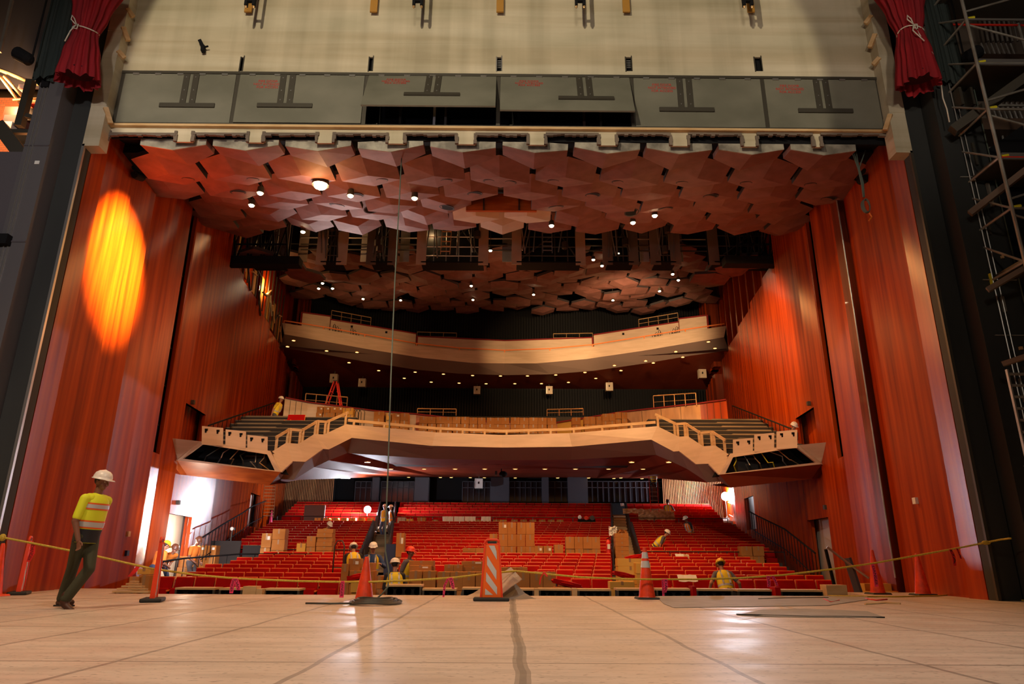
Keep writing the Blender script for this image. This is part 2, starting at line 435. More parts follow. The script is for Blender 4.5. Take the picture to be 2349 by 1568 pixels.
light('gallery_lamp', 'POINT', (-12.0, 29.0, 13.6), 90, (1, .5, .16), None, 0.1)
light('gallery_lamp', 'POINT', (-3.4, 29.2, 15.2), 60, (1, .6, .25), None, 0.1)
light('gallery_lamp', 'POINT', (-8.0, 28.4, 14.6), 70, (1, .5, .2), None, 0.1)
light('stage_work_and_fill', 'SPOT', (-6.0, -2.0, 9.0), 2600, (1, .9, .88), (-10.8, 13, 6.8), 0.4, 52, 0.9)  # fill added to lift the left portal and curtains
light('stage_work_and_fill', 'SPOT', (5.0, -2.0, 9.0), 1500, (1, .85, .7), (10.0, 12.5, 12.2), 0.4, 38, 0.9)  # small fill added for the right red curtain
# ================= STAGE =================
fl = MB().poly([(-17, -4, -.3), (17, -4, -.3), (17, 16.6, -.3), (8.05, 16.6, -.3), (7.6, 14.35, -.3), (-7.6, 14.35, -.3), (-8.05, 16.6, -.3), (-17, 16.6, -.3)], (0, 0, .3)).build('floor', 'stage_boards', origin=(0, 0, 0)); struct(fl)

def grid_wall(a0, a1, z0, z1, holes, fn, th, name, m, parent=None, origin=None):
    """wall on parameter a, height z; fn(a, z, depth) -> 3D; holes = (a0, a1, z0, z1)"""
    A = sorted(set([a0, a1] + [min(max(h[i], a0), a1) for h in holes for i in (0, 1)]))
    Z = sorted(set([z0, z1] + [min(max(h[i], z0), z1) for h in holes for i in (2, 3)]))
    mb = MB()
    for i in range(len(A) - 1):
        zz = []
        for k in range(len(Z) - 1):
            am = (A[i] + A[i + 1]) / 2; zm = (Z[k] + Z[k + 1]) / 2
            if any(h[0] < am < h[1] and h[2] < zm < h[3] for h in holes): zz.append(None)
            else:
                if zz and zz[-1]: zz[-1][1] = Z[k + 1]
                else: zz.append([Z[k], Z[k + 1]])
        for q in zz:
            if q:
                p = [fn(A[i], q[0], 0), fn(A[i + 1], q[0], 0), fn(A[i + 1], q[0], th), fn(A[i], q[0], th), fn(A[i], q[1], 0), fn(A[i + 1], q[1], 0), fn(A[i + 1], q[1], th), fn(A[i], q[1], th)]
                mb.hexa(p)
    return mb.build(name, m, parent, origin=origin)

# ---- proscenium concrete wall with slots, fire door openings and ceiling pockets ----
YW = 13.6
slots = []
for px in (555, 851, 1145, 1442, 1739):
    a = atY(px - 5, 163, YW); b = atY(px + 5, 131, YW); slots.append((a.x, b.x, a.z, b.z))
pock = []
for (x0, x1) in ((245, 405), (440, 570), (603, 728), (765, 890), (928, 1048), (1090, 1212), (1252, 1373), (1415, 1538), (1580, 1700), (1738, 1862), (1885, 2050)):
    a = atY(x0, 335, YW); b = atY(x1, 309, YW); pock.append((a.x, b.x, 9.7, b.z))
fdz0, fdz1 = 10.24, 11.60
fdx = [-8.90, -6.0, -2.93, 0.02, 2.97, 5.98, 8.97]
fdx = [atY(px, 233, YW).x for px in (273, 540, 838, 1143, 1450, 1752, 2018)]
holes = slots + pock + [(fdx[0], fdx[-1], fdz0, fdz1)]
o = grid_wall(-9.3, 9.3, 9.77, 17.5, holes, lambda a, z, d: (a, YW + d, z), .05, 'wall_front', 'concrete_wall', origin=(0, 13.6, 9.77)); struct(o)
o = MB().box((-9.3, 14.6, 10.9), (9.3, 14.7, 17)).build('trim_1', 'black'); struct(o)
# concrete border strips beside the opening, with chipped ragged lower ends
for s, n in ((-1, 'wall_left'), (1, 'wall_right')):
    mb = MB()
    for k in range(8):
        z0 = 9.45 + k * 1.05
        mb.box((min(s * 9.32, s * (8.95 + .012 * (k % 3))), 13.3 - .008 * (k % 2), z0), (max(s * 9.32, s * (8.95 + .012 * (k % 3))), 13.62, z0 + 1.05))
    o = mb.build(n, 'concrete_wall'); struct(o)
    for k, (zz, l) in enumerate(((12.4, .3), (11.9, .12), (13.1, .15), (10.1, .35))):
        o = MB().bar((s * (8.86), 13.4, zz), (s * (8.98), 13.3, zz + l), .08, .1).build('wood_block', 'lumber')
        tag(o, 'small weathered wood block on the %s concrete border, %s from the bottom' % ('left' if s < 0 else 'right', ORD[[3, 2, 4, 1][k]]), 'block')
# dark pockets: flat black sheets stand in for the shade inside
for i, (x0, x1, z0, z1) in enumerate(pock):
    mb = MB().box((x0 - .04, 13.75, 9.95), (x1 + .04, 13.8, z1 + .2))
    o = mb.build('trim_%d' % (i + 2), 'black'); struct(o)
    # ragged plaster lip of the pocket
    rr = random.Random(i); mb = MB(); n = 14
    for k in range(n):
        xa = x0 + (x1 - x0) * k / n; xb = x0 + (x1 - x0) * (k + 1) / n
        mb.box((xa, 13.55, z1 - .02 - rr.random() * .05), (xb, 13.62, z1 + .02))
    for s_, xx in ((0, x0), (1, x1)):
        for k in range(3): mb.box((xx - .03 - .02 * rr.random(), 13.56, 9.77 + .09 * k), (xx + .02 + .03 * rr.random(), 13.62, 9.86 + .09 * k))
    o = mb.build('plaster_edge', 'rawconcrete'); tag(o, 'chipped dark plaster edge around the %s black ceiling pocket from the left' % ORD[i + 1], 'plaster edge', 'pocket edges under the fire doors')
# slot linings
for i, (x0, x1, z0, z1) in enumerate(slots):
    t = thing('slot_recess', 'narrow dark slot in the concrete wall above the fire doors, %s from the left' % ORD[i + 1], 'slot', ((x0 + x1) / 2, 13.6, z0), 0, 'slots above the fire doors')
    MB().box((x0 - .03, 13.72, z0 - .03), (x1 + .03, 13.75, z1 + .03)).build('backing', 'black', t)
    fr = MB().box((x0 - .025, 13.58, z0 - .02), (x0, 13.66, z1)).box((x1, 13.58, z0), (x1 + .02, 13.66, z1 + .03))
    fr.build('frame', 'steeldark' if i != 2 else 'steelbare', t)
    if i in (2, 3):
        b = MB()
        for k in range(5): b.box((x0, 13.66, z1 - .06 - .05 * k), (x1, 13.69, z1 - .04 - .05 * k))
        b.build('louver', 'steelbare', t)
# ---- fire doors ----
mb = MB().box((fdx[0] - .04, 13.54, fdz1), (fdx[-1] + .04, 13.7, fdz1 + .07)).box((fdx[0] - .04, 13.54, fdz0 - .05), (fdx[-1] + .04, 13.7, fdz0))
for x in fdx: mb.box((x - .045, 13.56, fdz0), (x + .045, 13.7, fdz1))
fr = mb.build('fire_door_frame', 'steeldark'); tag(fr, 'long rusty steel frame holding six fire doors in the concrete wall', 'door frame')
mb = MB().box((fdx[0] - .1, 13.50, fdz0 - .11), (fdx[-1] + .1, 13.6, fdz0 - .05)); o = mb.build('ledge_board', 'lumber'); tag(o, 'long thin brown ledge running beneath the row of fire doors', 'ledge')
o = MB().box((fdx[0], 14.9, 10.95), (fdx[-1], 15.0, fdz1 + .3)).build('trim_20', 'black'); struct(o)
txt = 'FIRE DOOR\nNOT INTENDED\nFOR ACCESS'
def text(name, body, size, parent, loc, rot, m, align='CENTER', ext=.002, space=1.0):
    cu = bpy.data.curves.new(name, 'FONT'); cu.body = body; cu.size = size; cu.extrude = ext; cu.align_x = align; cu.space_line = space
    t = bpy.data.objects.new(name, cu); C.objects.link(t); bpy.context.view_layer.update()
    me = bpy.data.meshes.new_from_object(t.evaluated_get(bpy.context.evaluated_depsgraph_get())); bpy.data.objects.remove(t)
    me.name = name; me.materials.clear(); me.materials.append(M_[m])
    o = bpy.data.objects.new(name, me); C.objects.link(o); o.location = loc; o.rotation_euler = rot; o.parent = parent
    return o
desc = ['closed, leftmost, no red writing', 'closed, second from the left', 'tilted open, left of the centre post', 'tilted open, right of the centre post', 'closed, second from the right', 'closed, rightmost']
for i in range(6):
    x0, x1 = fdx[i] + .05, fdx[i + 1] - .05; xm = (x0 + x1) / 2; wdt = x1 - x0; H = fdz1 - fdz0 - .02
    opn = {2: 24, 3: 20}.get(i, 0)
    if i == 1: opn = 1.5
    t = thing('fire_door', 'grey steel fire door above the opening, ' + desc[i], 'fire door', (xm, 13.57, fdz1 - .01), 0, 'fire doors in the concrete wall')
    t.rotation_euler = (R(-opn), 0, 0)
    def L_(mb, n, m): return mb.build(n, m, t, local=True)
    L_(MB().box((-wdt / 2, -.02, -H), (wdt / 2, .02, 0)), 'panel', 'firedoor')
    sx = {0: .15 * wdt * 0 + .16, 1: -.05, 2: .02 * wdt, 3: .28 * wdt * 0 + .55, 4: -.12 * 0 - .35, 5: .0}[i]
    sx = [ (432 - 403) / 160 * .0 + .28, -.32, .05, .45, -.3, .02][i]
    for dx in (-.12, .10):
        st = L_(MB().box((sx + dx - .07, -.045, -.62 * H), (sx + dx + .07, -.02, -.01)), 'strap', 'steeldark')
    L_(MB().box((sx - .64, -.06, -.7 * H), (sx + .64, -.021, -.62 * H)), 'cross_bar', 'steeldark')
    b = MB()
    for dx in (-.12, .10):
        for zz in (-.08, -.35, -.55): b.box((sx + dx - .012, -.055, zz * H - .012), (sx + dx + .012, -.04, zz * H + .012))
    L_(b, 'bolts', 'steelbare')
    for k in range(5):
        L_(MB().box((-wdt / 2 + wdt * (k + .5) / 5 - .07, -.05, -.035), (-wdt / 2 + wdt * (k + .5) / 5 + .07, -.02, 0.0)), 'hinge', 'steelbare')
    if i: text('lettering', txt, .09, t, (-.28 * wdt if i != 1 else -.27 * wdt, -.024, -.22), (R(90), 0, 0), 'inkred', space=.95)
# structure seen through the open doors
for k, (px, m) in enumerate(((918, 'steeldark'), (996, 'lampwhite'), (1022, 'steelbare'), (1340, 'rustframe'), (1378, 'steeldark'))):
    if m == 'lampwhite': m = 'paper'
    p = atY(px, 270, 14.3); o = MB().box((p.x - .03, 14.3, 10.45), (p.x + .03, 14.36, 11.9)).build('steel_stud', m)
    tag(o, '%s upright stud seen in the dark gap below the open fire doors, %s from left' % (['grey', 'white', 'thin', 'rusty', 'wide'][k], ORD[k + 1]), 'stud', 'studs behind the open fire doors')
for i in (2, 3):
    o = MB().box((fdx[i] + .05, 14.25, 10.55), (fdx[i + 1] - .05, 14.3, 10.6)).bar((fdx[i] + .05, 14.4, 10.85), (fdx[i + 1] - .05, 14.4, 10.8), .03, .03).build('steel_rail', 'steeldark')
    tag(o, 'thin horizontal rails in the dark gap below the %s open fire door' % ('left' if i == 2 else 'right'), 'rail')
# wooden boards and rope clips hanging at the top of the wall
for k, px in enumerate((571, 858, 1147, 1436, 1721)):
    p = atY(px, 33, 13.55); q = atY(px, 33, 13.55)
    wdt = .088
    o = MB().box((p.x - wdt, 13.46, p.z), (p.x + wdt, 13.5, p.z + 2.4)).build('hanging_board', 'wooden_plank')
    tag(o, 'brown wooden board hanging on the concrete wall at the top edge, %s from the left' % ORD[k + 1], 'board', 'boards on top of the concrete wall')
for k, px in enumerate((573, 958, 1331, 1716, 205, 2080)):
    py = 14; p = atY(px, py, 12.9)
    t = thing('pipe_clamp', 'black double hook clamp hanging at the top edge, %s' % ['over the leftmost board', 'between the second and middle boards', 'between the middle and fourth boards', 'over the rightmost board', 'in front of the left red curtain', 'in front of the right red curtain'][k], 'clamp', (p.x, 12.9, p.z), 0, 'black clamps along the top edge')
    for s in (-1, 1):
        MB().box((p.x + s * .09 - .03, 12.85, p.z), (p.x + s * .09 + .03, 12.95, p.z + .9)).build('arm', 'black', t)
        MB().lathe([(.012, -.06), (.03, -.03), (.03, 0), (.02, .02)], (p.x + s * .09, 12.9, p.z - .0), 8).build('bulb_tip', 'brasspipe', t)
    MB().box((p.x - .1, 12.86, p.z + .12), (p.x + .1, 12.94, p.z + .2)).build('crossbar', 'black', t)
p = atY(463, 110, 13.5)
o = MB().bar((p.x - .08, 13.5, p.z + .22), (p.x + .03, 13.5, p.z + .02), .07, .08).bar((p.x + .03, 13.5, p.z + .05), (p.x + .05, 13.48, p.z - .12), .08, .09).bar((p.x, 13.5, p.z), (p.x + .16, 13.47, p.z + .03), .03, .03).build('broken_bracket', 'black')
tag(o, 'broken black bracket stuck on the upper left of the concrete wall', 'bracket')

# ================= side walls of the hall: folded wood panels =================
def zc(D): return 10.6 + .3 * (D - 14) if D < 22 else 15.5
def wallfn(side, D0, D1, o0, o1):
    def fn(a, z, d):
        t = (a - D0) / (D1 - D0); return (side * (WX(a) - (o0 + (o1 - o0) * t) + d), a, z)
    return fn
DOORS = {  # D0, D1, z0, z1
    'orch': (22.95, 25.3, -.5, 2.05), 'mezz': (22.95, 25.2, 4.25, 5.75), 'rear': (35.8, 37.9, 2.2, 3.85), 'mrear': (40.2, 42.3, 8.6, 10.8)}
panels = [(13.62, 14.2, .0, .088), (14.2, 15.8, 0, .10), (15.8, 17.3, 0, .12), (17.3, 18.35, .0, .24), (18.35, 19.15, .0, .20), (19.15, 20.1, .0, .24),
          (20.1, 21.35, .06, .06), (21.35, 22.6, .0, .2), (22.6, 25.5, .0, .2), (25.5, 28.0, 0, .18), (28.0, 31.0, 0, .2), (31.0, 34.6, 0, .2), (34.6, 38.2, 0, .2), (38.2, 41.0, 0, .2), (41.0, 47.2, 0, .2)]
for side, nm in ((-1, 'left'), (1, 'right')):
    base = MB().hexa([(side * (WX(13.6) + .35), 13.6, -1), (side * (WX(47.5) + .9), 47.5, -1), (side * (WX(47.5) + 1.1), 47.5, -1), (side * (WX(13.6) + .6), 13.6, -1),
                      (side * (WX(13.6) + .35), 13.6, 19), (side * (WX(47.5) + .9), 47.5, 19), (side * (WX(47.5) + 1.1), 47.5, 19), (side * (WX(13.6) + .6), 13.6, 19)]).build('wall_' + nm, 'blackwall', origin=(side * 9.9, 13.6, -1))
    struct(base)
    for i, (D0, D1, o0, o1) in enumerate(panels):
        top = 12.4 if D0 < 18 else 14.2
        if D0 >= 24: top = 12.6
        hs = [h for h in DOORS.values() if h[0] >= D0 - .01 and h[1] <= D1 + .01]
        if D0 == 20.1: hs = [(20.3, 21.2, 3.7, 15)]
        gap = .012
        o = grid_wall(D0 + gap, D1, -1, top, hs, wallfn(side, D0, D1, o0, o1), .12, 'wall_' + nm, 'wood', None, origin=(side * WX(D0), D0, -1)); struct(o)
        # dark joint filler
    # equipment slot: black recess with fixtures
    t = thing('lighting_slot', 'tall black lighting slot in the %s wood wall above the side box' % nm, 'slot', (side * WX(20.8), 20.8, 3.7))
    MB().hexa([(side * (WX(20.2) + .3), 20.2, 3.6), (side * (WX(21.3) + .3), 21.3, 3.6), (side * (WX(21.3) + .4), 21.3, 3.6), (side * (WX(20.2) + .4), 20.2, 3.6),
               (side * (WX(20.2) + .3), 20.2, 14), (side * (WX(21.3) + .3), 21.3, 14), (side * (WX(21.3) + .4), 21.3, 14), (side * (WX(20.2) + .4), 20.2, 14)]).build('backing', 'black', t)
    for k in range(7):
        z = 4.6 + k * 1.25
        MB().bar((side * (WX(20.35) + .1), 20.35, z), (side * (WX(21.15) + .1), 21.15, z), .03, .03).build('crossbar', 'steeldark', t)
        MB().ell((side * (WX(20.8) + .1), 20.8, z + .2), (.06, .06, .08), 8, 5).build('lamp_socket', 'steelbare', t)
    MB().tube([(side * (WX(20.75) + .12), 20.75, 3.8), (side * (WX(20.75) + .12), 20.75, 13.5)], .03).build('pipe', 'steeldark', t)
    # recessed upper wall behind the wood, with narrow fins
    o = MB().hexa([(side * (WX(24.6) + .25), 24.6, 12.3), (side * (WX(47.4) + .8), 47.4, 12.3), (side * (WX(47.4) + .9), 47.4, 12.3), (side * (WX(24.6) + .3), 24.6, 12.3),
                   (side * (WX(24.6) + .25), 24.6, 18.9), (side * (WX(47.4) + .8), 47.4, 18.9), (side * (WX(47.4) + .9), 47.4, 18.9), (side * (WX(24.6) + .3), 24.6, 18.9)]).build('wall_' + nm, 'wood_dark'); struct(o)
    for k in range(12):
        D = 25.2 + k * 1.75
        o = MB().hexa([(side * (WX(D) + .0), D, 12.5), (side * (WX(D + .3) + .0), D + .3, 12.5), (side * (WX(D) + .5), D + .3, 12.5), (side * (WX(D) + .5), D, 12.5),
                       (side * (WX(D) + .0), D, 18.5), (side * (WX(D + .3) + .0), D + .3, 18.5), (side * (WX(D) + .5), D + .3, 18.5), (side * (WX(D) + .5), D, 18.5)]).build('upright_fin', 'wood')
        tag(o, 'upright wood fin on the recessed %s upper wall, %s from the stage' % (nm, ORD[k + 1]), 'wall fin', 'wood fins on the %s upper wall' % nm)
    # rooms behind the doorways
    for kk, (dn, (D0, D1, z0, z1)) in enumerate(DOORS.items()):
        m = {'orch': 'doorwhite', 'mezz': 'wood', 'rear': 'doorwhite', 'mrear': 'wood'}[dn]
        mb = MB()
        E0, E1 = D0 - .3, D1 + 1.6
        mb.hexa([(side * (WX(E0) + .26), E0, z0), (side * (WX(E1) + .26), E1, z0), (side * (WX(E1) + .32), E1, z0), (side * (WX(E0) + .32), E0, z0),
                 (side * (WX(E0) + .26), E0, z1 + .6), (side * (WX(E1) + .26), E1, z1 + .6), (side * (WX(E1) + .32), E1, z1 + .6), (side * (WX(E0) + .32), E0, z1 + .6)])
        o = mb.build('door_%d' % (kk + 1 + (4 if side > 0 else 0)), m); struct(o)

# black portal returns either side of the stage opening
for s, nm in ((-1, 'left'), (1, 'right')):
    o = MB().box((min(s * 9.3, s * 9.75), 13.35, 0), (max(s * 9.3, s * 9.75), 13.6, 11.2)).build('wall_' + nm, 'blackwall'); struct(o)
    o = MB().box((min(s * 9.27, s * 9.33), 13.3, 0), (max(s * 9.27, s * 9.33), 13.36, 9.5)).build('corner_bead', 'steelbare' if s < 0 else 'steeldark')
    tag(o, 'thin metal corner bead up the %s edge of the stage opening' % nm, 'corner bead')

# ================= auditorium shell =================
# rows of tiers
rows = []   # (section, D, ztop)
def lin(a, b, t): return a + (b - a) * t
for k in range(8): rows.append((1, 19.0 + .95 * k, lin(.19, .88, k / 7)))
for k in range(12): rows.append((2, 28.1 + .87 * k, lin(1.02, 2.54, k / 11)))
for k in range(6): rows.append((3, 39.8 + 1.0 * k, lin(2.92, 4.06, k / 5)))
def seatfloor(z): return z - .86
prof = [(14.4, -1.0), (18.4, -1.0)]
ys = [14.4]; 
tiers = []
tiers.append((14.36, 18.5, -.72))
for i, (s, D, z) in enumerate(rows):
    D1 = rows[i + 1][1] - .45 if i + 1 < len(rows) else 47.4
    D0 = D - .45
    if i + 1 < len(rows) and rows[i + 1][0] != s: 
        tiers.append((D0, D0 + .95, seatfloor(z))); tiers.append((D0 + .95, D1, seatfloor(z) + .05))
    else: tiers.append((D0, D1, seatfloor(z)))
mb = MB()
for (a, b, z) in tiers:
    mb.add([(-WX(a) - .2, a, z), (WX(a) + .2, a, z), (WX(b) + .2, b, z), (-WX(b) - .2, b, z), (-WX(a) - .2, a, z - .5), (WX(a) + .2, a, z - .5)], [(0, 1, 2, 3), (0, 4, 5, 1)])
o = mb.build('floor', 'concretefloor', origin=(0, 14.4, -1.2)); struct(o)
# rear wall of the stalls with dark window grids and slats
o = MB().box((-15.2, 47.3, 2.5), (15.2, 47.5, 19)).build('wall_back', 'black'); struct(o)
o = MB().box((-15.5, 13.9, 18.9), (15.5, 47.6, 19.1)).build('ceiling', 'black'); struct(o)
# ================= balconies =================
def mirror(p): return Vector((-p.x, p.y, p.z))
# --- mezzanine front; right half measured, left half mirrored
T = [atY(1153, 997, 30.0), atY(1305, 993, 29.7), atY(1508, 977, 28.0), atY(1557, 1001, 27.0), atY(1578, 1000, 26.7), atY(1613, 1023, 25.8), atY(1641, 1021, 25.5), atY(1672, 1042, 24.6)]
Mi = [atY(1153, 1026, 29.9), atY(1312, 1024, 29.6), atY(1494, 1008, 27.9), atY(1545, 1035, 26.9), atY(1558, 1034, 26.6), atY(1597, 1064, 25.7), atY(1625, 1063, 25.4), atY(1652, 1090, 24.5)]
B = [atY(1153, 1055, 31.0), atY(1310, 1054, 30.7), atY(1505, 1043, 28.8), atY(1545, 1060, 27.7), atY(1578, 1076, 27.3), atY(1623, 1106, 26.2), atY(1653, 1104, 25.9), atY(1676, 1118, 25.0)]
T[0].x = Mi[0].x = B[0].x = 0
def full(P): return [mirror(p) for p in P[:0:-1]] + [Vector(p) for p in P]
FT, FM, FB = full(T), full(Mi), full(B)
def folded(A, Bq, th): return MB().sheet(A, Bq, th)
mz = thing('mezzanine_front', 'long cream folded parapet of the lower balcony, stepping down to the side boxes', 'balcony front', (0, 30, 4.5))
def strip(A, Bq, inward):
    # quads between A (top) and B (bottom) with separate verts per segment, thickness along +Y
    mb = MB()
    for i in range(len(A) - 1):
        v = [A[i], A[i + 1], Bq[i + 1], Bq[i]]; t = Vector(inward)
        mb.add(v + [p + t for p in v], [(0, 1, 2, 3), (7, 6, 5, 4), (0, 4, 5, 1), (1, 5, 6, 2), (2, 6, 7, 3), (3, 7, 4, 0)])
    return mb
strip(FT, FM, (0, .12, 0)).build('fascia', 'fascia', mz)
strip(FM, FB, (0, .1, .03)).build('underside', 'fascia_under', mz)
# soffit over the stalls
sB = [Vector(p) for p in FB]
back = [Vector((WX(47) * (2 * i / (len(sB) - 1) - 1), 47.2, 5.95)) for i in range(len(sB))]
mb = MB()
for i in range(len(sB) - 1): mb.add([sB[i], sB[i + 1], back[i + 1], back[i]], [(0, 1, 2, 3)])
for s in (-1, 1):   # out to the walls
    e = sB[-1] if s > 0 else sB[0]
    mb.add([e, (s * WX(e.y + .4), e.y + .4, 4.0), (s * WX(47), 47.2, 5.95)], [(0, 1, 2)])
o = mb.build('ceiling', 'soffit', origin=(0, 38, 4)); struct(o)
def soffit_pt(px, py):
    # intersect with sloping plane z = 4.74 + (y-31)*0.0756
    d = ray(px, py); k = .0756
    t = (4.74 - k * 31 - CAM.z + k * CAM.y) / (d.z - k * d.y); return CAM + d * t
# downlight prototype
def downlight(p, label, group, hot=False, nm='downlight'):
    t = thing(nm, label, 'downlight', tuple(p), 0, group)
    MB().lathe([(.11, -.02), (.13, -.02), (.13, .01), (.11, .01)], (0, 0, 0), 12).build('trim_ring', 'brasspipe', t, local=True)
    MB().lathe([(.005, -.028), (.10, -.022), (.10, .0), (.005, .0)], (0, 0, 0), 12).build('lamp', 'lampglow_hot' if hot else 'lampglow', t, local=True)
    return remember(t)
low = {1: [763, 843, 1449, 1534], 2: [897, 973, 1044, 1112, 1182, 1250, 1320, 1396, 1475, 1558], 3: [712, 769, 845, 943, 1013, 1080, 1146, 1279, 1350, 1424], 4: [869, 1050, 1117, 1180, 1244, 1307, 1388, 1449]}
yy = {1: 1057, 2: 1073, 3: 1094, 4: 1100}
proto = None
for r, xs in low.items():
    for k, px in enumerate(xs):
        lab = 'glowing downlight under the lower balcony, %s from left in %s line' % (ORD[k + 1], ORD[r])
        p = soffit_pt(px, yy[r] if not (r == 3 and px in (712, 769)) else 1088)
        if p.y > 46.8: p.y = 46.7
        p.z = 4.74 + .0756 * (p.y - 31) - .035
        if proto is None: proto = downlight(p, lab, 'downlights under the lower balcony')
        else: dup(proto, tuple(p), 0, lab)
light('balcony_glow', 'AREA', (0, 38, 5.0), 120, WARM, (0, 38, 0), 14, size_y=8)

# --- upper balcony
T2 = [atY(1153, 808, 43.4), atY(1262, 804, 43.0), atY(1361, 795, 42.5), atY(1480, 776, 41.6), atY(1575, 760, 40.8), atY(1666, 747, 40.0)]
M2 = [atY(1153, 833, 43.3), atY(1230, 833, 42.9), atY(1345, 823, 42.4), atY(1475, 804, 41.5), atY(1570, 788, 40.7), atY(1661, 773, 39.9)]
B2 = [atY(1153, 860, 44.2), atY(1262, 858, 43.8), atY(1361, 850, 43.3), atY(1480, 833, 42.4), atY(1580, 816, 41.6), atY(1672, 803, 40.8)]
for P in (T2, M2, B2): P[0].x = 0
UT, UM, UB = full(T2), full(M2), full(B2)
ub = thing('upper_balcony_front', 'cream curved parapet of the top balcony', 'balcony front', (0, 43, 12.2))
strip(UT, UM, (0, .12, 0)).build('fascia', 'fascia', ub)
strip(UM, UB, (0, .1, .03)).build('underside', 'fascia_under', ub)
mb = MB()
for P, Q in ((UT, UM), (UM, UB)):
    for s, i in ((-1, 0), (1, -1)):
        a, b_ = P[i], Q[i]; mb.add([a, b_, b_ + Vector((s * .8, 1.6, 0)), a + Vector((s * .8, 1.6, 0))], [(0, 1, 2, 3)])
mb.build('end_plate', 'hexrim', ub)
mb = MB()
bk = [Vector((WX(47) * (2 * i / (len(UB) - 1) - 1), 47.6, 12.2)) for i in range(len(UB))]
for i in range(len(UB) - 1): mb.add([UB[i], UB[i + 1], bk[i + 1], bk[i]], [(0, 1, 2, 3)])
for s in (-1, 1):
    e = UB[-1] if s > 0 else UB[0]; mb.add([e, (s * (WX(e.y)), e.y + .4, e.z), bk[-1] if s > 0 else bk[0]], [(0, 1, 2)])
o = mb.build('ceiling', 'soffit', origin=(0, 44, 12)); struct(o)
ups = [(656, 827, 1), (747, 829, 1), (670, 814, 0), (817, 832, 0), (799, 852, 1), (868, 861, 1), (952, 860, 0), (1017, 864, 0), (1084, 866, 0), (927, 874, 0), (989, 879, 0), (1053, 881, 0), (1115, 882, 0), (1210, 867, 0), (1275, 866, 0), (1342, 861, 0), (1410, 852, 0), (1482, 842, 0), (1552, 831, 0), (1628, 817, 0), (1425, 862, 1), (1500, 854, 1), (1568, 843, 1), (1643, 831, 1), (1148, 867, 0), (1181, 882, 0), (1242, 882, 0), (1304, 880, 0), (1367, 875, 0)]
ups.sort()
for k, (px, py, hot) in enumerate(ups):
    p = atZ(px, py, 12.14)
    if p.y > 47: p.y = 46.9
    p.z = lin(12.25, 12.12, 0)
    # height of soffit near this point: between UB edge height and 12.2
    i = min(range(len(UB) - 1), key=lambda j: abs((UB[j].x + UB[j + 1].x) / 2 - p.x)); ze = (UB[i].z + UB[i + 1].z) / 2; ye = (UB[i].y + UB[i + 1].y) / 2
    p.z = ze + (12.2 - ze) * max(0, min(1, (p.y - ye) / (47.6 - ye))) - .05
    lab = '%s downlight under the top balcony, %s from the left' % ('bright' if hot else 'dim', ORD[k + 1])
    dup(proto, tuple(p), 0, lab, 'downlights under the top balcony')
light('balcony_glow', 'AREA', (0, 45.5, 11.2), 60, WARM, (0, 45.5, 8), 16, size_y=2)

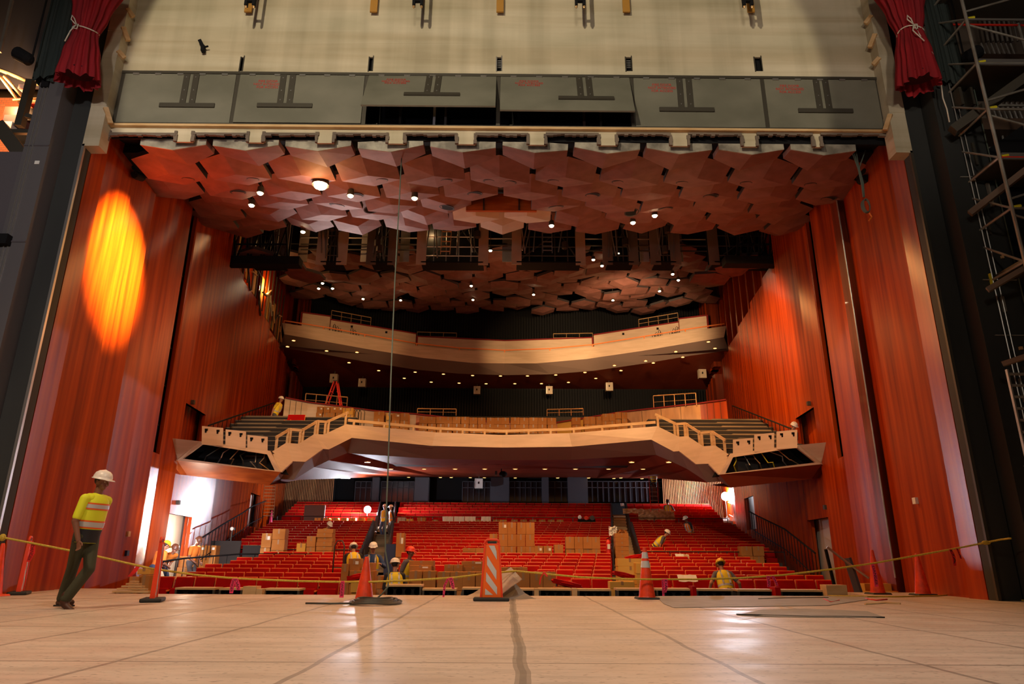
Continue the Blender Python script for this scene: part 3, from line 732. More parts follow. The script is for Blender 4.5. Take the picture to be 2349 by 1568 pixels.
# side boxes at the wall ends of the mezzanine
for s, nm in ((-1, 'left'), (1, 'right')):
    def q(px, py, Y):
        p = atY(px, py, Y); p.x *= s; return p
    t = thing('side_box', 'angular cream side box on the %s wall with a dark equipment opening' % nm, 'side box', (s * 9.5, 23, 3.2))
    o_t = q(1898, 1012, 22.2); i_t = q(1681, 1040, 24.6)      # top front edge: outer, inner
    o_m = q(1910, 1064, 22.4); i_b = q(1676, 1118, 24.5)
    sh_o = q(1830, 1026, 22.3); sh_i = q(1682, 1041, 24.3)
    # front ring around the opening
    tl = q(1682, 1048, 24.0); tr = q(1828, 1026, 22.4); br = q(1872, 1060, 22.5); bl = q(1664, 1085, 24.2)
    TL = q(1676, 1040, 24.1); TR = q(1832, 1020, 22.35); BR = q(1884, 1064, 22.45); BL = q(1650, 1088, 24.3)
    ring = MB()
    for a, b_, c, d in ((TL, TR, tr, tl), (TR, BR, br, tr), (BR, BL, bl, br), (BL, TL, tl, bl)):
        ring.add([a, b_, c, d] + [p + Vector((0, .1, 0)) for p in (a, b_, c, d)], [(0, 1, 2, 3), (7, 6, 5, 4), (0, 4, 5, 1), (1, 5, 6, 2), (2, 6, 7, 3), (3, 7, 4, 0)])
    ring.build('opening_frame', 'fascia', t)
    # outer cheek (cream facet towards the wall)
    ow = q(1908, 1012, 21.9); owb = q(1908, 1068, 22.3); owx = Vector((s * WX(22.0), 22.0, ow.z)); owbx = Vector((s * WX(22.6), 22.6, owb.z))
    mb = MB().add([TR, owx, owbx, BR] + [p + Vector((0, .12, 0)) for p in (TR, owx, owbx, BR)], [(0, 1, 2, 3), (7, 6, 5, 4), (0, 4, 5, 1), (3, 7, 6, 2)])
    mb.build('cheek', 'fascia', t)
    # dark sloping underside
    b1 = q(1676, 1118, 24.6); b2 = q(1740, 1117, 24.2); b3 = q(1862, 1098, 23.4); b4 = Vector((s * WX(23.6), 23.6, b3.z + .05))
    bx = q(1650, 1088, 24.3)
    mb = MB().add([BL, BR, b3, b1], [(0, 1, 2, 3)]).add([BR, owbx, b4, b3], [(0, 1, 2, 3)])
    mb.build('underside', 'wood_box' if s < 0 else 'soffit', t)
    mb = MB().add([b1, b3, b4, (s * WX(27), 27, 3.9), b1 + Vector((0, 2.5, .35))], [(0, 1, 2, 3, 4)]).build('bottom', 'soffit', t)
    # inside: dark back and floor
    mb = MB().add([TL + Vector((0, .9, 0)), TR + Vector((0, .9, 0)), BR + Vector((0, .9, -.02)), BL + Vector((0, .9, 0))], [(0, 1, 2, 3)])
    mb.add([BL, BR, BR + Vector((0, .9, 0)), BL + Vector((0, .9, 0))], [(0, 1, 2, 3)])
    mb.build('recess', 'black', t)
    # top deck
    mb = MB().add([TL + Vector((0, .1, .0)), TR + Vector((0, .1, 0)), owx + Vector((0, .1, 0)), (s * WX(26), 26, TR.z), (s * 8.2, 26, TL.z)], [(0, 1, 2, 3, 4)]).build('deck', 'carpetdark', t)
    # cable clutter in the recess
    for k in range(6):
        u = .15 + .13 * k; a = TL.lerp(TR, u); b_ = BL.lerp(BR, u + .05); c = (a + b_) / 2
        pts = [a + Vector((0, .5, -.05)), c + Vector((.1 * math.sin(k * 2), .3, .1 * math.cos(k * 3))), c + Vector((-.12 * math.cos(k), .25, -.08)), b_ + Vector((.1, .5, .05))]
        MB().tube(pts, .018, 5).build('cable', ['yellowpaint', 'steelbare', 'brasspipe'][k % 3] if s > 0 else ['brasspipe', 'steelbare', 'steeldark'][k % 3], t)
    # raised panels standing on the box edge
    for k, (xa, xb, ya, yb) in enumerate(((1682, 1727, 1008, 1046), (1731, 1776, 996, 1036), (1782, 1829, 989, 1030))):
        Yk = 24.05 - .62 * k; a = q(xa, yb, Yk); b_ = q(xb, yb - 3, Yk - .45); c = q(xb, ya - 4, Yk - .45); d = q(xa, ya, Yk)
        g = thing('fascia_panel', 'loose cream panel standing on the %s side box, %s from the centre' % (nm, ORD[k + 1]), 'panel', tuple(a), 0, 'loose panels on the side boxes')
        MB().add([a, b_, c, d] + [p + Vector((0, .04, 0)) for p in (a, b_, c, d)], [(0, 1, 2, 3), (7, 6, 5, 4), (0, 4, 5, 1), (1, 5, 6, 2), (2, 6, 7, 3), (3, 7, 4, 0)]).build('board', 'fascia', g)
        for u in (.22, .78):
            h = d.lerp(c, u) + Vector((0, -.02, -.12)); MB().box(tuple(h - Vector((.06, .02, .03))), tuple(h + Vector((.06, .01, .04)))).build('clip', 'black', g)
            MB().box(tuple(h - Vector((.02, .02, .09))), tuple(h + Vector((.03, .01, .0)))).build('clip', 'black', g)
# ================= hexagonal ceiling clouds =================
def hex_mesh(mb, Rr, a, b, orient, th=.13, cut=None):
    """pointy-along-Y hexagon, faceted downward; orient picks which three ridges"""
    V = []
    for k in range(6):
        an = PI / 2 + k * PI / 3 + (PI / 3 if orient % 2 else 0)
        V.append(Vector((Rr * math.cos(an), Rr * math.sin(an), -b if k % 2 == 0 else 0.0)))
    Cc = Vector((0, 0, -a))
    vs = [Cc] + V + [Vector((v.x, v.y, v.z + th)) for v in V] + [Vector((0, 0, .1))]
    fs = []
    for k in (0, 2, 4):
        fs.append((0, 1 + k, 1 + (k + 1) % 6, 1 + (k + 2) % 6))
    rim = [(1 + k, 1 + (k + 1) % 6, 7 + (k + 1) % 6, 7 + k) for k in range(6)]
    top = [(13, 7 + k, 7 + (k + 1) % 6) for k in range(6)]
    return vs, fs, rim, top
HP = {}
def hex_proto(Rr, a, b, orient):
    key = (round(Rr, 3), a, b, orient)
    if key in HP: return HP[key]
    vs, fs, rim, top = hex_mesh(None, Rr, a, b, orient)
    m1 = MB().add(vs, fs + rim)
    HP[key] = (vs, fs, rim, top); return HP[key]
def place_hex(x, y, z, Rr, orient, tilt, label, group, cut=False, hole=None, mname='hexpanel', extra=None):
    vs, fs, rim, top = hex_mesh(None, Rr, .16, .06, orient)
    M = Matrix.Translation((x, y, z)) @ Euler(tilt).to_matrix().to_4x4()
    t = thing('hexagon_panel', label, 'ceiling panel', (x, y, z), 0, group)
    mb = MB()
    if cut:   # half panel: keep the half behind the front edge, grey cut face in front
        bm = bmesh.new(); bv = [bm.verts.new(v) for v in vs]
        for f in fs + rim + top: bm.faces.new([bv[i] for i in f])
        bmesh.ops.triangulate(bm, faces=bm.faces)
        bmesh.ops.bisect_plane(bm, geom=bm.verts[:] + bm.edges[:] + bm.faces[:], plane_co=(0, 0, 0), plane_no=(0, -1, 0), clear_outer=True)
        bm.verts.index_update(); vv = [M @ v.co for v in bm.verts]; ff = [tuple(v.index for v in f.verts) for f in bm.faces]; bm.free()
        MB().add(vv, ff).build('panel', mname, t)
        w_ = Rr * .866
        e = [Vector((-w_, 0, -.03)), Vector((0, 0, -.165)), Vector((w_, 0, -.03))]
        A = [Vector((-w_, -.02, .13)), Vector((0, -.02, .13)), Vector((w_, -.02, .13))]
        mbb = MB()
        for i in (0, 1):
            v = [A[i], A[i + 1], e[i + 1] + Vector((0, -.02, .0)), e[i] + Vector((0, -.02, 0))]; v = [M @ p for p in v]
            mbb.add(v + [p + Vector((0, .03, 0)) for p in v], [(0, 1, 2, 3), (7, 6, 5, 4), (0, 4, 5, 1), (1, 5, 6, 2), (2, 6, 7, 3), (3, 7, 4, 0)])
        mbb.build('front_edge', 'grayplate', t)
    else:
        MB().add([M @ v for v in vs], fs).build('panel', mname, t)
        MB().add([M @ v for v in vs], rim + top).build('rim', 'hexrim', t)
    if hole:
        for (hx, hy, hr) in hole:
            # find facet height by interpolation of the three rhombi: sample
            best = None
            for f in fs:
                p0, p1, p2 = vs[f[0]], vs[f[1]], vs[f[3]]
                u, v_ = p1 - p0, p2 - p0; det = u.x * v_.y - u.y * v_.x
                aa = ((hx - p0.x) * v_.y - (hy - p0.y) * v_.x) / det; bb = (u.x * (hy - p0.y) - u.y * (hx - p0.x)) / det
                if aa >= 0 and bb >= 0: best = (p0 + u * aa + v_ * bb, u.cross(v_).normalized())
            if best:
                n = best[1]; n = -n if n.z > 0 else n
                q = n.to_track_quat('Z', 'Y').to_matrix().to_4x4()
                MM = M @ Matrix.Translation(best[0]) @ q
                h = MB(); h.lathe([(hr * .98, -.0), (hr, .012), (hr * .86, .014), (hr * .8, .004)], (0, 0, 0), 20)
                h.v = [MM @ v for v in h.v]; h.build('speaker_ring', 'hexrim', t)
                h = MB().lathe([(.01, .006), (hr * .82, .008), (hr * .8, .004), (.01, .002)], (0, 0, 0), 20); h.v = [MM @ v for v in h.v]; h.build('speaker_hole', 'black', t)
    return t
rr = random.Random(11)
S1 = 1.68; R1 = S1 / math.sqrt(3) * .905
rows1 = [(13.78, 9.83, 'half', 5), (15.30, 10.12, 0, 5), (16.98, 10.63, 'h', 5.5), (18.47, 11.08, 0, 5), (19.96, 11.49, 'h', 5.5), (21.45, 11.87, 0, 6)]
nn = 0
for ri, (D, Z, kind, ext) in enumerate(rows1):
    half = kind in ('half', 'h')
    xs = [S1 * (k + .5) for k in range(-int(ext + .5), int(ext + .5))] if half else [S1 * k for k in range(-int(ext), int(ext) + 1)]
    if kind == 'half': xs = [S1 * (k + .5) for k in range(-5, 5)]
    for i, x in enumerate(xs):
        lab = 'faceted brown hexagon ceiling panel, %s from left in %s row of the near cloud' % (ORD[i + 1], ORD[ri + 1])
        orient = 1 if kind != 'half' else 0
        if ri == 3 and x == 0: 
            continue      # opening in the middle: a wooden box recess shows
        t = (rr.uniform(-.03, .03) + .04, rr.uniform(-.06, .06) + .02 * math.copysign(1, x), 0)
        if ri in (3, 4, 5): t = (rr.uniform(-.05, .05) + .04, rr.uniform(-.13, .13), 0); orient = rr.choice((1, 1, 0))
        hole = None
        if ri == 1: hole = [(-.28 if x > 0 else .28, .42, .16)] if x else [(-.28, .42, .16), (.28, .42, .16)]
        if ri == 2: hole = [(.1, -.05 + .3, .22)] if i % 2 else None
        if ri == 3 and abs(i - 5) in (1, 3): hole = [(.0, .3, .24)]
        if ri == 4 and i in (3, 8): hole = [(0, -.3, .24)]
        m = 'hexpanel'
        if ri == 4 and abs(x) < 1: m = 'boardtan'
        if ri == 5 and x == 0: m = 'boardtan'
        place_hex(x, D, Z + rr.uniform(-.04, .04) * (ri > 1), R1, orient, t, lab, 'near cloud of ceiling panels', kind == 'half', hole, m)
# wooden box recess in the middle gap
p = Vector((0, 18.3, 11.2))
t = thing('hatch_box', 'red-brown wooden hatch box in the middle gap of the near ceiling cloud', 'hatch', (0, 18.2, 11.2))
MB().box((-1.1, 19.0, 11.0), (1.1, 19.1, 11.6)).build('back_board', 'wood_box', t); MB().box((-1.1, 17.6, 11.75), (1.1, 19.0, 11.8)).build('top_board', 'wood_dark', t)
for x in (-.55, .55): MB().box((x - .02, 18.96, 11.0), (x + .02, 19.0, 11.6)).build('batten', 'hexrim', t)
# dark carrier frame above the near cloud
o = MB().add([(-9.5, 13.82, 10.3), (9.5, 13.82, 10.3), (11.5, 22.3, 12.7), (-11.5, 22.3, 12.7)], [(0, 1, 2, 3)]).build('ceiling', 'black', origin=(0, 18, 10.6)); struct(o)
S2 = 1.72; R2_ = S2 / math.sqrt(3) * .91
ri = 0
for k in range(10):
    D = 30.6 + 1.47 * k; Z = 15.0 + .155 * (D - 30.6)
    half = k % 2; lim = WX(D) - .9 if k else 9.5
    n = int(lim / S2 - (.5 if half else 0))
    xs = [S2 * j for j in range(-n, n + 1)] if not half else [S2 * (j + .5) for j in range(-n - 1, n + 1)]
    idx = 0
    for i, x in enumerate(xs):
        if k >= 8 and abs(x) > 10.5: continue
        if k == 0 and (abs(round(x / S2)) in (1, 4)): continue
        if k in (6, 7) and (i % 3 == 1) and k == 7: continue
        idx += 1
        lab = 'small hexagon ceiling panel, %s from left in %s row of the far cloud' % (ORD[idx], ORD[k + 1])
        t = (rr.uniform(-.06, .06) + .03, rr.uniform(-.14, .14), 0)
        place_hex(x, D, Z + rr.uniform(-.22, .22), R2_, rr.randint(0, 1), t, lab, 'far cloud of ceiling panels')
# stray low panels under the catwalk ends
for i, (px, py, D) in enumerate(((600, 590, 26.5), (655, 608, 28.0), (700, 632, 29.2), (1724, 600, 27.0), (1668, 620, 28.2), (1628, 640, 29.2), (545, 520, 23.5), (1800, 518, 23.5))):
    p = atY(px, py, D)
    place_hex(p.x, p.y, p.z, R2_ * 1.05, i % 2, (.05, .06, 0), 'hexagon panel hanging below the %s catwalk end, %s from the wall' % ('left' if p.x < 0 else 'right', ORD[(1, 2, 3, 1, 2, 3, 4, 4)[i]]), 'panels at the catwalk ends')
# ---- catwalk zone between the clouds ----
o = MB().box((-12.5, 30.4, 13.9 + 1.4), (12.5, 30.5, 18.9)).build('wall_back', 'black'); struct(o)
def PY(px, py, Y): return atY(px, py, Y)
bays = [(570, 655), (735, 790), (850, 905), (965, 1110), (1185, 1330), (1395, 1450), (1505, 1545), (1640, 1790)]
names = ['leftmost', 'second', 'third', 'fourth', 'fifth', 'sixth', 'seventh', 'rightmost']
for i, (x0, x1) in enumerate(bays):
    Y = 28.4 if 1 < i < 6 else 27.2
    a = PY(x0, 606, Y); b = PY(x1, 518, Y)
    t = thing('catwalk_bay', 'dark steel catwalk bay hanging between the ceiling clouds, %s from the left' % names[i] if 0 < i < 7 else 'dark steel catwalk bay hanging between the ceiling clouds, %s' % names[i], 'catwalk', ((a.x + b.x) / 2, Y, a.z), 0, 'catwalk bays')
    side = MB()
    w_ = .45
    for xx in (a.x, b.x):
        side.box((xx - w_ / 2, Y, a.z), (xx + w_ / 2, Y + .05, b.z + 1.2))
    side.build('side_board', 'boardtan' if i in (1, 3, 4) else 'rawconcrete', t)
    MB().box((a.x, Y + .9, a.z + .4), (b.x, Y + .95, b.z + 1.2)).build('back_board', 'black', t)
    for xx in (a.x, b.x): MB().tube([(xx, Y + .5, b.z + .3), (xx, Y + .5, 18.95)], .04).build('hanger_rod', 'steeldark', t)
    MB().box((a.x, Y, a.z + .1), (b.x, Y + .9, a.z + .16)).build('walkway', 'black', t)
    rb = MB()
    for k in range(6):
        u = k / 5; x = lin(a.x, b.x, u); rb.tube([(x, Y + .05, a.z + .1), (x, Y + .05, b.z + 1)], .025, 5)
    for z in (.45, .9, 1.4): rb.tube([(a.x, Y + .05, a.z + z), (b.x, Y + .05, a.z + z)], .025, 5)
    rb.build('railing', 'steeldark' if i not in (3,) else 'steelbare', t)
    rb = MB().bar((a.x, Y + .2, a.z + .2), (b.x, Y + .2, b.z + .6), .05, .05).bar((b.x, Y + .25, a.z + .2), ((a.x + b.x) / 2, Y + .25, b.z + .6), .05, .05)
    rb.build('brace', 'steeldark', t)
    r3 = random.Random(i * 3 + 1)
    for k in range(5):
        x = r3.uniform(a.x, b.x); MB().tube([(x, Y - .05, a.z + r3.uniform(.2, .8)), (x + r3.uniform(-.3, .3), Y - .1, b.z), (x + r3.uniform(-.2, .2), Y, b.z + 1)], .03, 5).build('conduit', r3.choice(['steelbare', 'pipe', 'steeldark']), t)
    for k in range(2):
        x = r3.uniform(a.x + .2, b.x - .2); z = r3.uniform(a.z + .3, b.z - .1)
        MB().lathe([(.06, 0), (.14, .05), (.14, .35), (.05, .4)], (x, Y - .12, z), 10).build('spotlight', 'steeldark', t)
# long catwalk rails and rods
for k, (y_, m) in enumerate(((560, 'steeldark'), (572, 'steeldark'), (545, 'pipe'))):
    a = PY(690, y_, 29.4); b = PY(1640, y_ + 4, 29.4)
    o = MB().tube([a, b], .035, 6).build('catwalk_rail', m); tag(o, 'long thin horizontal rail behind the catwalk bays, %s from the top' % ORD[(2, 3, 1)[k]], 'rail', 'catwalk rails')
rr = random.Random(5)
for k in range(12):
    px = 690 + 78 * k + rr.uniform(-10, 10)
    a = PY(px, 600, 29.8); b = PY(px + rr.uniform(-12, 12), 505, 29.8)
    o = MB().box((a.x - .22, 29.8, a.z), (a.x + .22, 29.85, 18.95)).build('backdrop_board', rr.choice(['boardgray', 'bluegray', 'rawconcrete']))
    tag(o, 'dusty upright board behind the catwalks, %s from the left' % ORD[k + 1], 'board', 'boards behind the catwalks')
def ladder(name, label, a, b, wdt, m, rungs, group=None, mr=None, rail=.05):
    """straight ladder: a bottom centre, b top centre"""
    a = Vector(a); b = Vector(b); t = thing(name, label, 'ladder', tuple(a), 0, group)
    for s in (-1, 1):
        d = Vector((s * wdt / 2, 0, 0)); MB().bar(a + d, b + d, rail * .5, rail).build('rail', m, t)
    for k in range(rungs):
        p = a.lerp(b, (k + .6) / rungs); MB().bar(p - Vector((wdt / 2, 0, 0)), p + Vector((wdt / 2, 0, 0)), rail, .035).build('rung', mr or m, t)
    return t
ladder('ladder', 'pale wooden ladder in the catwalk opening left of centre', PY(1021, 583, 28.2), PY(1026, 515, 28.0), .42, 'lumber', 6)
ladder('ladder', 'grey metal ladder in the catwalk opening right of centre', PY(1256, 580, 28.2), PY(1255, 530, 28.0), .42, 'steelbare', 5)
# truss pieces at the left and right ends
for s, (xa, xb) in ((-1, (540, 660)), (1, (1690, 1790))):
    t = thing('catwalk_truss', 'black steel truss frame at the %s end of the catwalk' % ('left' if s < 0 else 'right'), 'truss', tuple(PY((xa + xb) / 2, 600, 26)))
    for k in range(5):
        u = k / 4; x = lin(xa, xb, u)
        MB().bar(PY(x, 602, 26), PY(x + 4 * s, 505, 26), .07, .07).build('upright', 'black', t)
        if k < 4: MB().bar(PY(x, 602, 26), PY(lin(xa, xb, (k + 1) / 4), 515, 26), .06, .06).build('brace', 'black', t)
    MB().bar(PY(xa - 30, 600, 26), PY(xb + 30, 602, 26), .5, .35).build('beam', 'black', t)
    MB().bar(PY(xa, 560, 26), PY(xb, 560, 26), .06, .06).build('rail', 'black', t)
# visible lamps in the ceiling
lamps = [(735, 424, 17.9, 1), (577, 470, 18.6, 0), (597, 442, 17.8, 0), (804, 448, 18.4, 0), (951, 454, 18.7, 0), (695, 531, 22.4, 0), (1452, 510, 21.0, 0), (1502, 494, 20.2, 0), (1265, 517, 22.0, 0), (1125, 574, 29, 0), (1361, 595, 31, 0), (1381, 609, 32, 0), (1543, 628, 33, 0), (1556, 642, 34.5, 0), (1513, 667, 38, 0), (1406, 688, 41, 0), (1085, 687, 42, 0), (1081, 655, 36.5, 0), (919, 688, 41, 0), (833, 685, 41, 0), (763, 661, 37, 0), (740, 649, 36, 0), (731, 661, 37, 0), (707, 641, 35, 0), (1418, 581, 30, 0), (1224, 675, 39, 0)]
for k, (px, py, D, hot) in enumerate(lamps):
    p = atY(px, py, lampY(px, py, D < 24))
    t = thing('spotlight', '%s spotlight glowing in the %s ceiling cloud, %s' % ('very bright' if hot else 'small warm', 'near' if D < 24 else 'far', '%s from the left' % ORD[1 + sum(1 for q in lamps if (q[2] < 24) == (D < 24) and q[0] < px)]), 'spotlight', tuple(p), 0, 'lit ceiling spotlights')
    r_ = .075 if not hot else .17
    MB().tube([p + Vector((0, 0, r_)), p + Vector((0, 0, 1.3))], .015).build('hanger', 'steeldark', t)
    MB().lathe([(.03, r_ * 2.4), (r_ * 1.15, r_ * 2.2), (r_ * 1.3, -.01), (r_ * 1.1, 0)], tuple(p), 12).build('can', 'steeldark', t)
    MB().ell(tuple(p + Vector((0, 0, -.02))), (r_, r_, r_ * .6), 12, 6).build('bulb', 'lampglow_hot', t)
# fixtures clusters near the front corners of the ceiling
for s, spots in ((-1, ((296, 384), (273, 405), (313, 402))), (1, ((1992, 391), (2016, 402), (1985, 410)))):
    for k, (px, py) in enumerate(spots):
        p = atY(px, py, 15.6)
        t = thing('stage_lamp', 'round lens lamp in the dark %s front corner of the ceiling, %s' % ('left' if s < 0 else 'right', ['uppermost', 'lowest outside', 'lowest inside'][k]), 'lamp', tuple(p), 0, 'corner lamps')
        MM = Matrix.Rotation(R(70), 4, 'X')
        MB().lathe([(.09, -.1), (.11, 0), (.11, .25), (.06, .3)], tuple(p), 14, Matrix.Rotation(R(-70), 4, 'X')).build('housing', 'black', t)
        MB().ell(tuple(p + Vector((0, -.02, -.02))), (.075, .04, .075), 12, 8).build('lens', 'steelbare' if k == 0 else 'lamp_glass', t)
    a = atY(300 if s < 0 else 2000, 372, 15.6); 
    o = MB().box((a.x - .9, 15.0, a.z - .1), (a.x + .9, 16.2, a.z + .7)).build('corner_housing', 'black'); tag(o, 'black box housing above the %s corner lamps' % ('left' if s < 0 else 'right'), 'housing')
# ================= mezzanine interior =================
# dark stepped terraces at the sides, running from the side boxes up to the cross aisle
def Tx(Y):  # parapet x at depth Y (right side)
    P = T[::-1]
    for a, b in zip(P[:-1], P[1:]):
        if min(a.y, b.y) <= Y <= max(a.y, b.y): return a.x + (b.x - a.x) * (Y - a.y) / (b.y - a.y)
    return P[0].x if Y < P[0].y else P[-1].x
for s, nm in ((-1, 'left'), (1, 'right')):
    for k in range(10):
        Y0 = 24.3 + .73 * k; Y1 = Y0 + .73; z = 4.12 + .30 * k
        xi = max(Tx(min(Y0 + .3, 27.9)), 6.45) + .18; xo = WX(Y0) - .1
        t = thing('seating_step', 'dark stripped seating step on the %s side terrace, %s from the front' % (nm, ORD[k + 1]), 'step', (s * (xi + xo) / 2, Y0, z), 0, 'bare steps of the %s side terrace' % nm)
        MB().box((min(s * xi, s * xo), Y0, z - .5), (max(s * xi, s * xo), Y1, z)).build('riser', 'carpetdark', t)
        xa = xo - 1.5 - .1 * k; xb = xo - .25
        for j in range(2):
            MB().box((min(s * xa, s * xb), Y0 + .05 + .33 * j, z), (max(s * xa, s * xb), Y0 + .30 + .33 * j, z + .05 - .01 * j)).build('tread', 'steptread', t)
        MB().box((min(s * xi, s * xo), Y0 - .012, z - .03), (max(s * xi, s * xo), Y0 + .0, z)).build('nosing', 'steptread', t)
    # wall handrail with balusters
    t = thing('handrail', 'black metal handrail with balusters beside the %s side terrace' % nm, 'handrail', (s * (WX(27) - .5), 27, 4.6))
    P0 = atWall(1818, 984, 1, .4); P1 = atWall(1680, 930, 1, .4); P0.x *= s; P1.x *= s
    MB().tube([P0, P1], .03, 6).build('top_rail', 'black', t)
    for k in range(20):
        p = P0.lerp(P1, k / 19); MB().tube([p, p - Vector((0, 0, .95))], .014, 5).build('baluster', 'black', t)
    # temporary lumber guard rail along the parapet steps
    P = [Vector((s * p.x, p.y + .25, p.z)) for p in T[2:]]
    for j in range(len(P) - 1):
        a, b = P[j], P[j + 1]
        g = thing('guard_rail', 'pale lumber guard rail on the %s parapet steps, %s from the centre' % (nm, ORD[j + 1]), 'guard rail', tuple(a), 0, 'lumber guard rails')
        MB().bar(a + Vector((0, 0, .55)), b + Vector((0, 0, .55)), .05, .1).build('top_rail', 'lumber', g)
        for u in (.1, .9):
            p = a.lerp(b, u); MB().bar(p - Vector((0, 0, .1)), p + Vector((0, 0, .6)), .09, .05).build('post', 'lumber', g)
# cross-aisle floor and the guard rail in front
o = MB().sheet([Vector((p.x, p.y + .15, 5.25)) for p in full(T[:3])], [Vector((p.x * 1.2, 36, 5.25)) for p in full(T[:3])]).build('floor', 'carpetdark', origin=(0, 30, 5.25)); struct(o)
PP = full([p + Vector((0, .28, 0)) for p in T[:3]])
g = thing('guard_rail', 'long lumber guard rail along the centre of the lower balcony parapet', 'guard rail', (0, 30, 5.9), 0)
for i in range(len(PP) - 1):
    a, b = PP[i], PP[i + 1]; z = .22
    MB().bar(a + Vector((0, 0, z)), b + Vector((0, 0, z)), .05, .12).build('rail', 'lumber', g)
    for k in range(3):
        p = a.lerp(b, (k + .2) / 3); MB().bar(p - Vector((0, 0, .3)), p + Vector((0, 0, z + .05)), .09, .05).build('post', 'lumber', g)
# wall behind the cross aisle: cream and red sections
def arcpts(px_list): return [atY(*q) for q in px_list]
zt = 7.62
W = [(-10.35, 31.8, 7.9), (-9.4, 32.3, 7.8), (-6.3, 33.4, zt), (-4.4, 34.1, zt), (-1.2, 35.0, 7.45), (2.8, 35.0, 7.4), (6.0, 33.6, 7.7), (9.5, 32.2, 7.85), (10.6, 31.6, 7.9)]
cols = ['fascia', 'fascia', 'fascia', 'wood', 'wood', 'fascia', 'fascia', 'wood']
mats2 = ['fascia', 'fascia', 'fascia', 'wood_box', 'wood_box', 'card2', 'slat', 'wood']
for i in range(8):
    a, b = Vector(W[i]), Vector(W[i + 1])
    t = thing('aisle_wall', '%s aisle wall section behind the lower balcony cartons, %s from the left' % ('cream' if mats2[i] == 'fascia' else 'red-brown', ORD[i + 1]), 'low wall', (a.x, a.y, 5.25), 0, 'low wall behind the cartons')
    n = 1
    v = [Vector((a.x, a.y, 5.25)), Vector((b.x, b.y, 5.25)), b, a]
    MB().add(v + [p + Vector((0, .12, 0)) for p in v], [(0, 1, 2, 3), (7, 6, 5, 4), (0, 4, 5, 1), (1, 5, 6, 2), (2, 6, 7, 3), (3, 7, 4, 0)]).build('panel', mats2[i], t)
    MB().bar(a + Vector((0, .03, .02)), b + Vector((0, .03, .02)), .2, .06).build('cap', 'cloth_dark', t)
    for k in range(1, 4):
        p = a.lerp(b, k / 4); MB().bar(Vector((p.x, p.y - .01, 5.3)), p - Vector((0, .01, .05)), .015, .02).build('joint', 'steeldark', t)
o = MB().add([(-11.5, 31.9, 6.3), (11.5, 31.9, 6.3), (13, 35.6, 6.9), (-13, 35.6, 6.9)], [(0, 1, 2, 3)]).add([(-12.8, 35.3, 6.9), (12.8, 35.3, 6.9), (14.6, 47.2, 10.2), (-14.6, 47.2, 10.2)], [(0, 1, 2, 3)]).build('floor', 'carpetdark', origin=(0, 40, 7)); struct(o)
def pipe_rail(label, pts, h, n, m='brasspipe', group=None):
    """pts: base polyline; h height; n posts per segment"""
    pts = [Vector(p) for p in pts]; t = thing('pipe_railing', label, 'railing', tuple(pts[0]), 0, group)
    up = Vector((0, 0, h)); MB().tube([p + up for p in pts], .028, 6).build('top_rail', m, t)
    MB().tube([p + up * .5 for p in pts], .016, 6).build('mid_rail', m, t)
    for a, b in zip(pts[:-1], pts[1:]):
        for k in range(n + 1):
            p = a.lerp(b, k / n); MB().tube([p, p + up], .022, 6).build('post', m, t)
    return t
pipe_rail('orange pipe railing above the left end of the lower balcony aisle wall', [atY(699, 930, 32.6), atY(795, 938, 33.2)], .6, 4)
pipe_rail('pipe railing above the right end of the lower balcony aisle wall', [atY(1500, 936, 33.0), atY(1598, 930, 32.2)], .62, 4)
pipe_rail('short pipe railing above the cartons left of centre', [atY(957, 952, 35.2), atY(1046, 953, 35.2)], .35, 3)
pipe_rail('short pipe railing above the cartons right of centre', [atY(1255, 954, 35.2), atY(1338, 952, 35.2)], .35, 3)
# dark vertical curtain folds and slats on the rear walls
for (z0, z1, Y, nm) in ((9.6, 12.15, 47.0, 'lower balcony'), (14.6, 18.4, 47.05, 'top balcony')):
    mb = MB()
    for k in range(150):
        x = -14.2 + k * .19; mb.box((x, Y, z0), (x + .08, Y + .08, z1))
    o = mb.build('slat_screen', 'black'); tag(o, 'black slatted screen on the rear wall of the %s' % nm, 'slat screen')
# side returns of the upper levels
for s, nm in ((-1, 'left'), (1, 'right')):
    for lv, (z0, z1) in enumerate(((6.5, 12.1), (12.6, 18.6))):
        for k in range(6):
            Y = 42.5 + k * .75
            o = MB().box((min(s * (WX(Y) - .5), s * (WX(Y) - .35)), Y, z0), (max(s * (WX(Y) - .5), s * (WX(Y) + .1)), Y + .6, z1)).build('wall_' + nm, 'wood' if k % 2 else 'wood_dark'); struct(o)

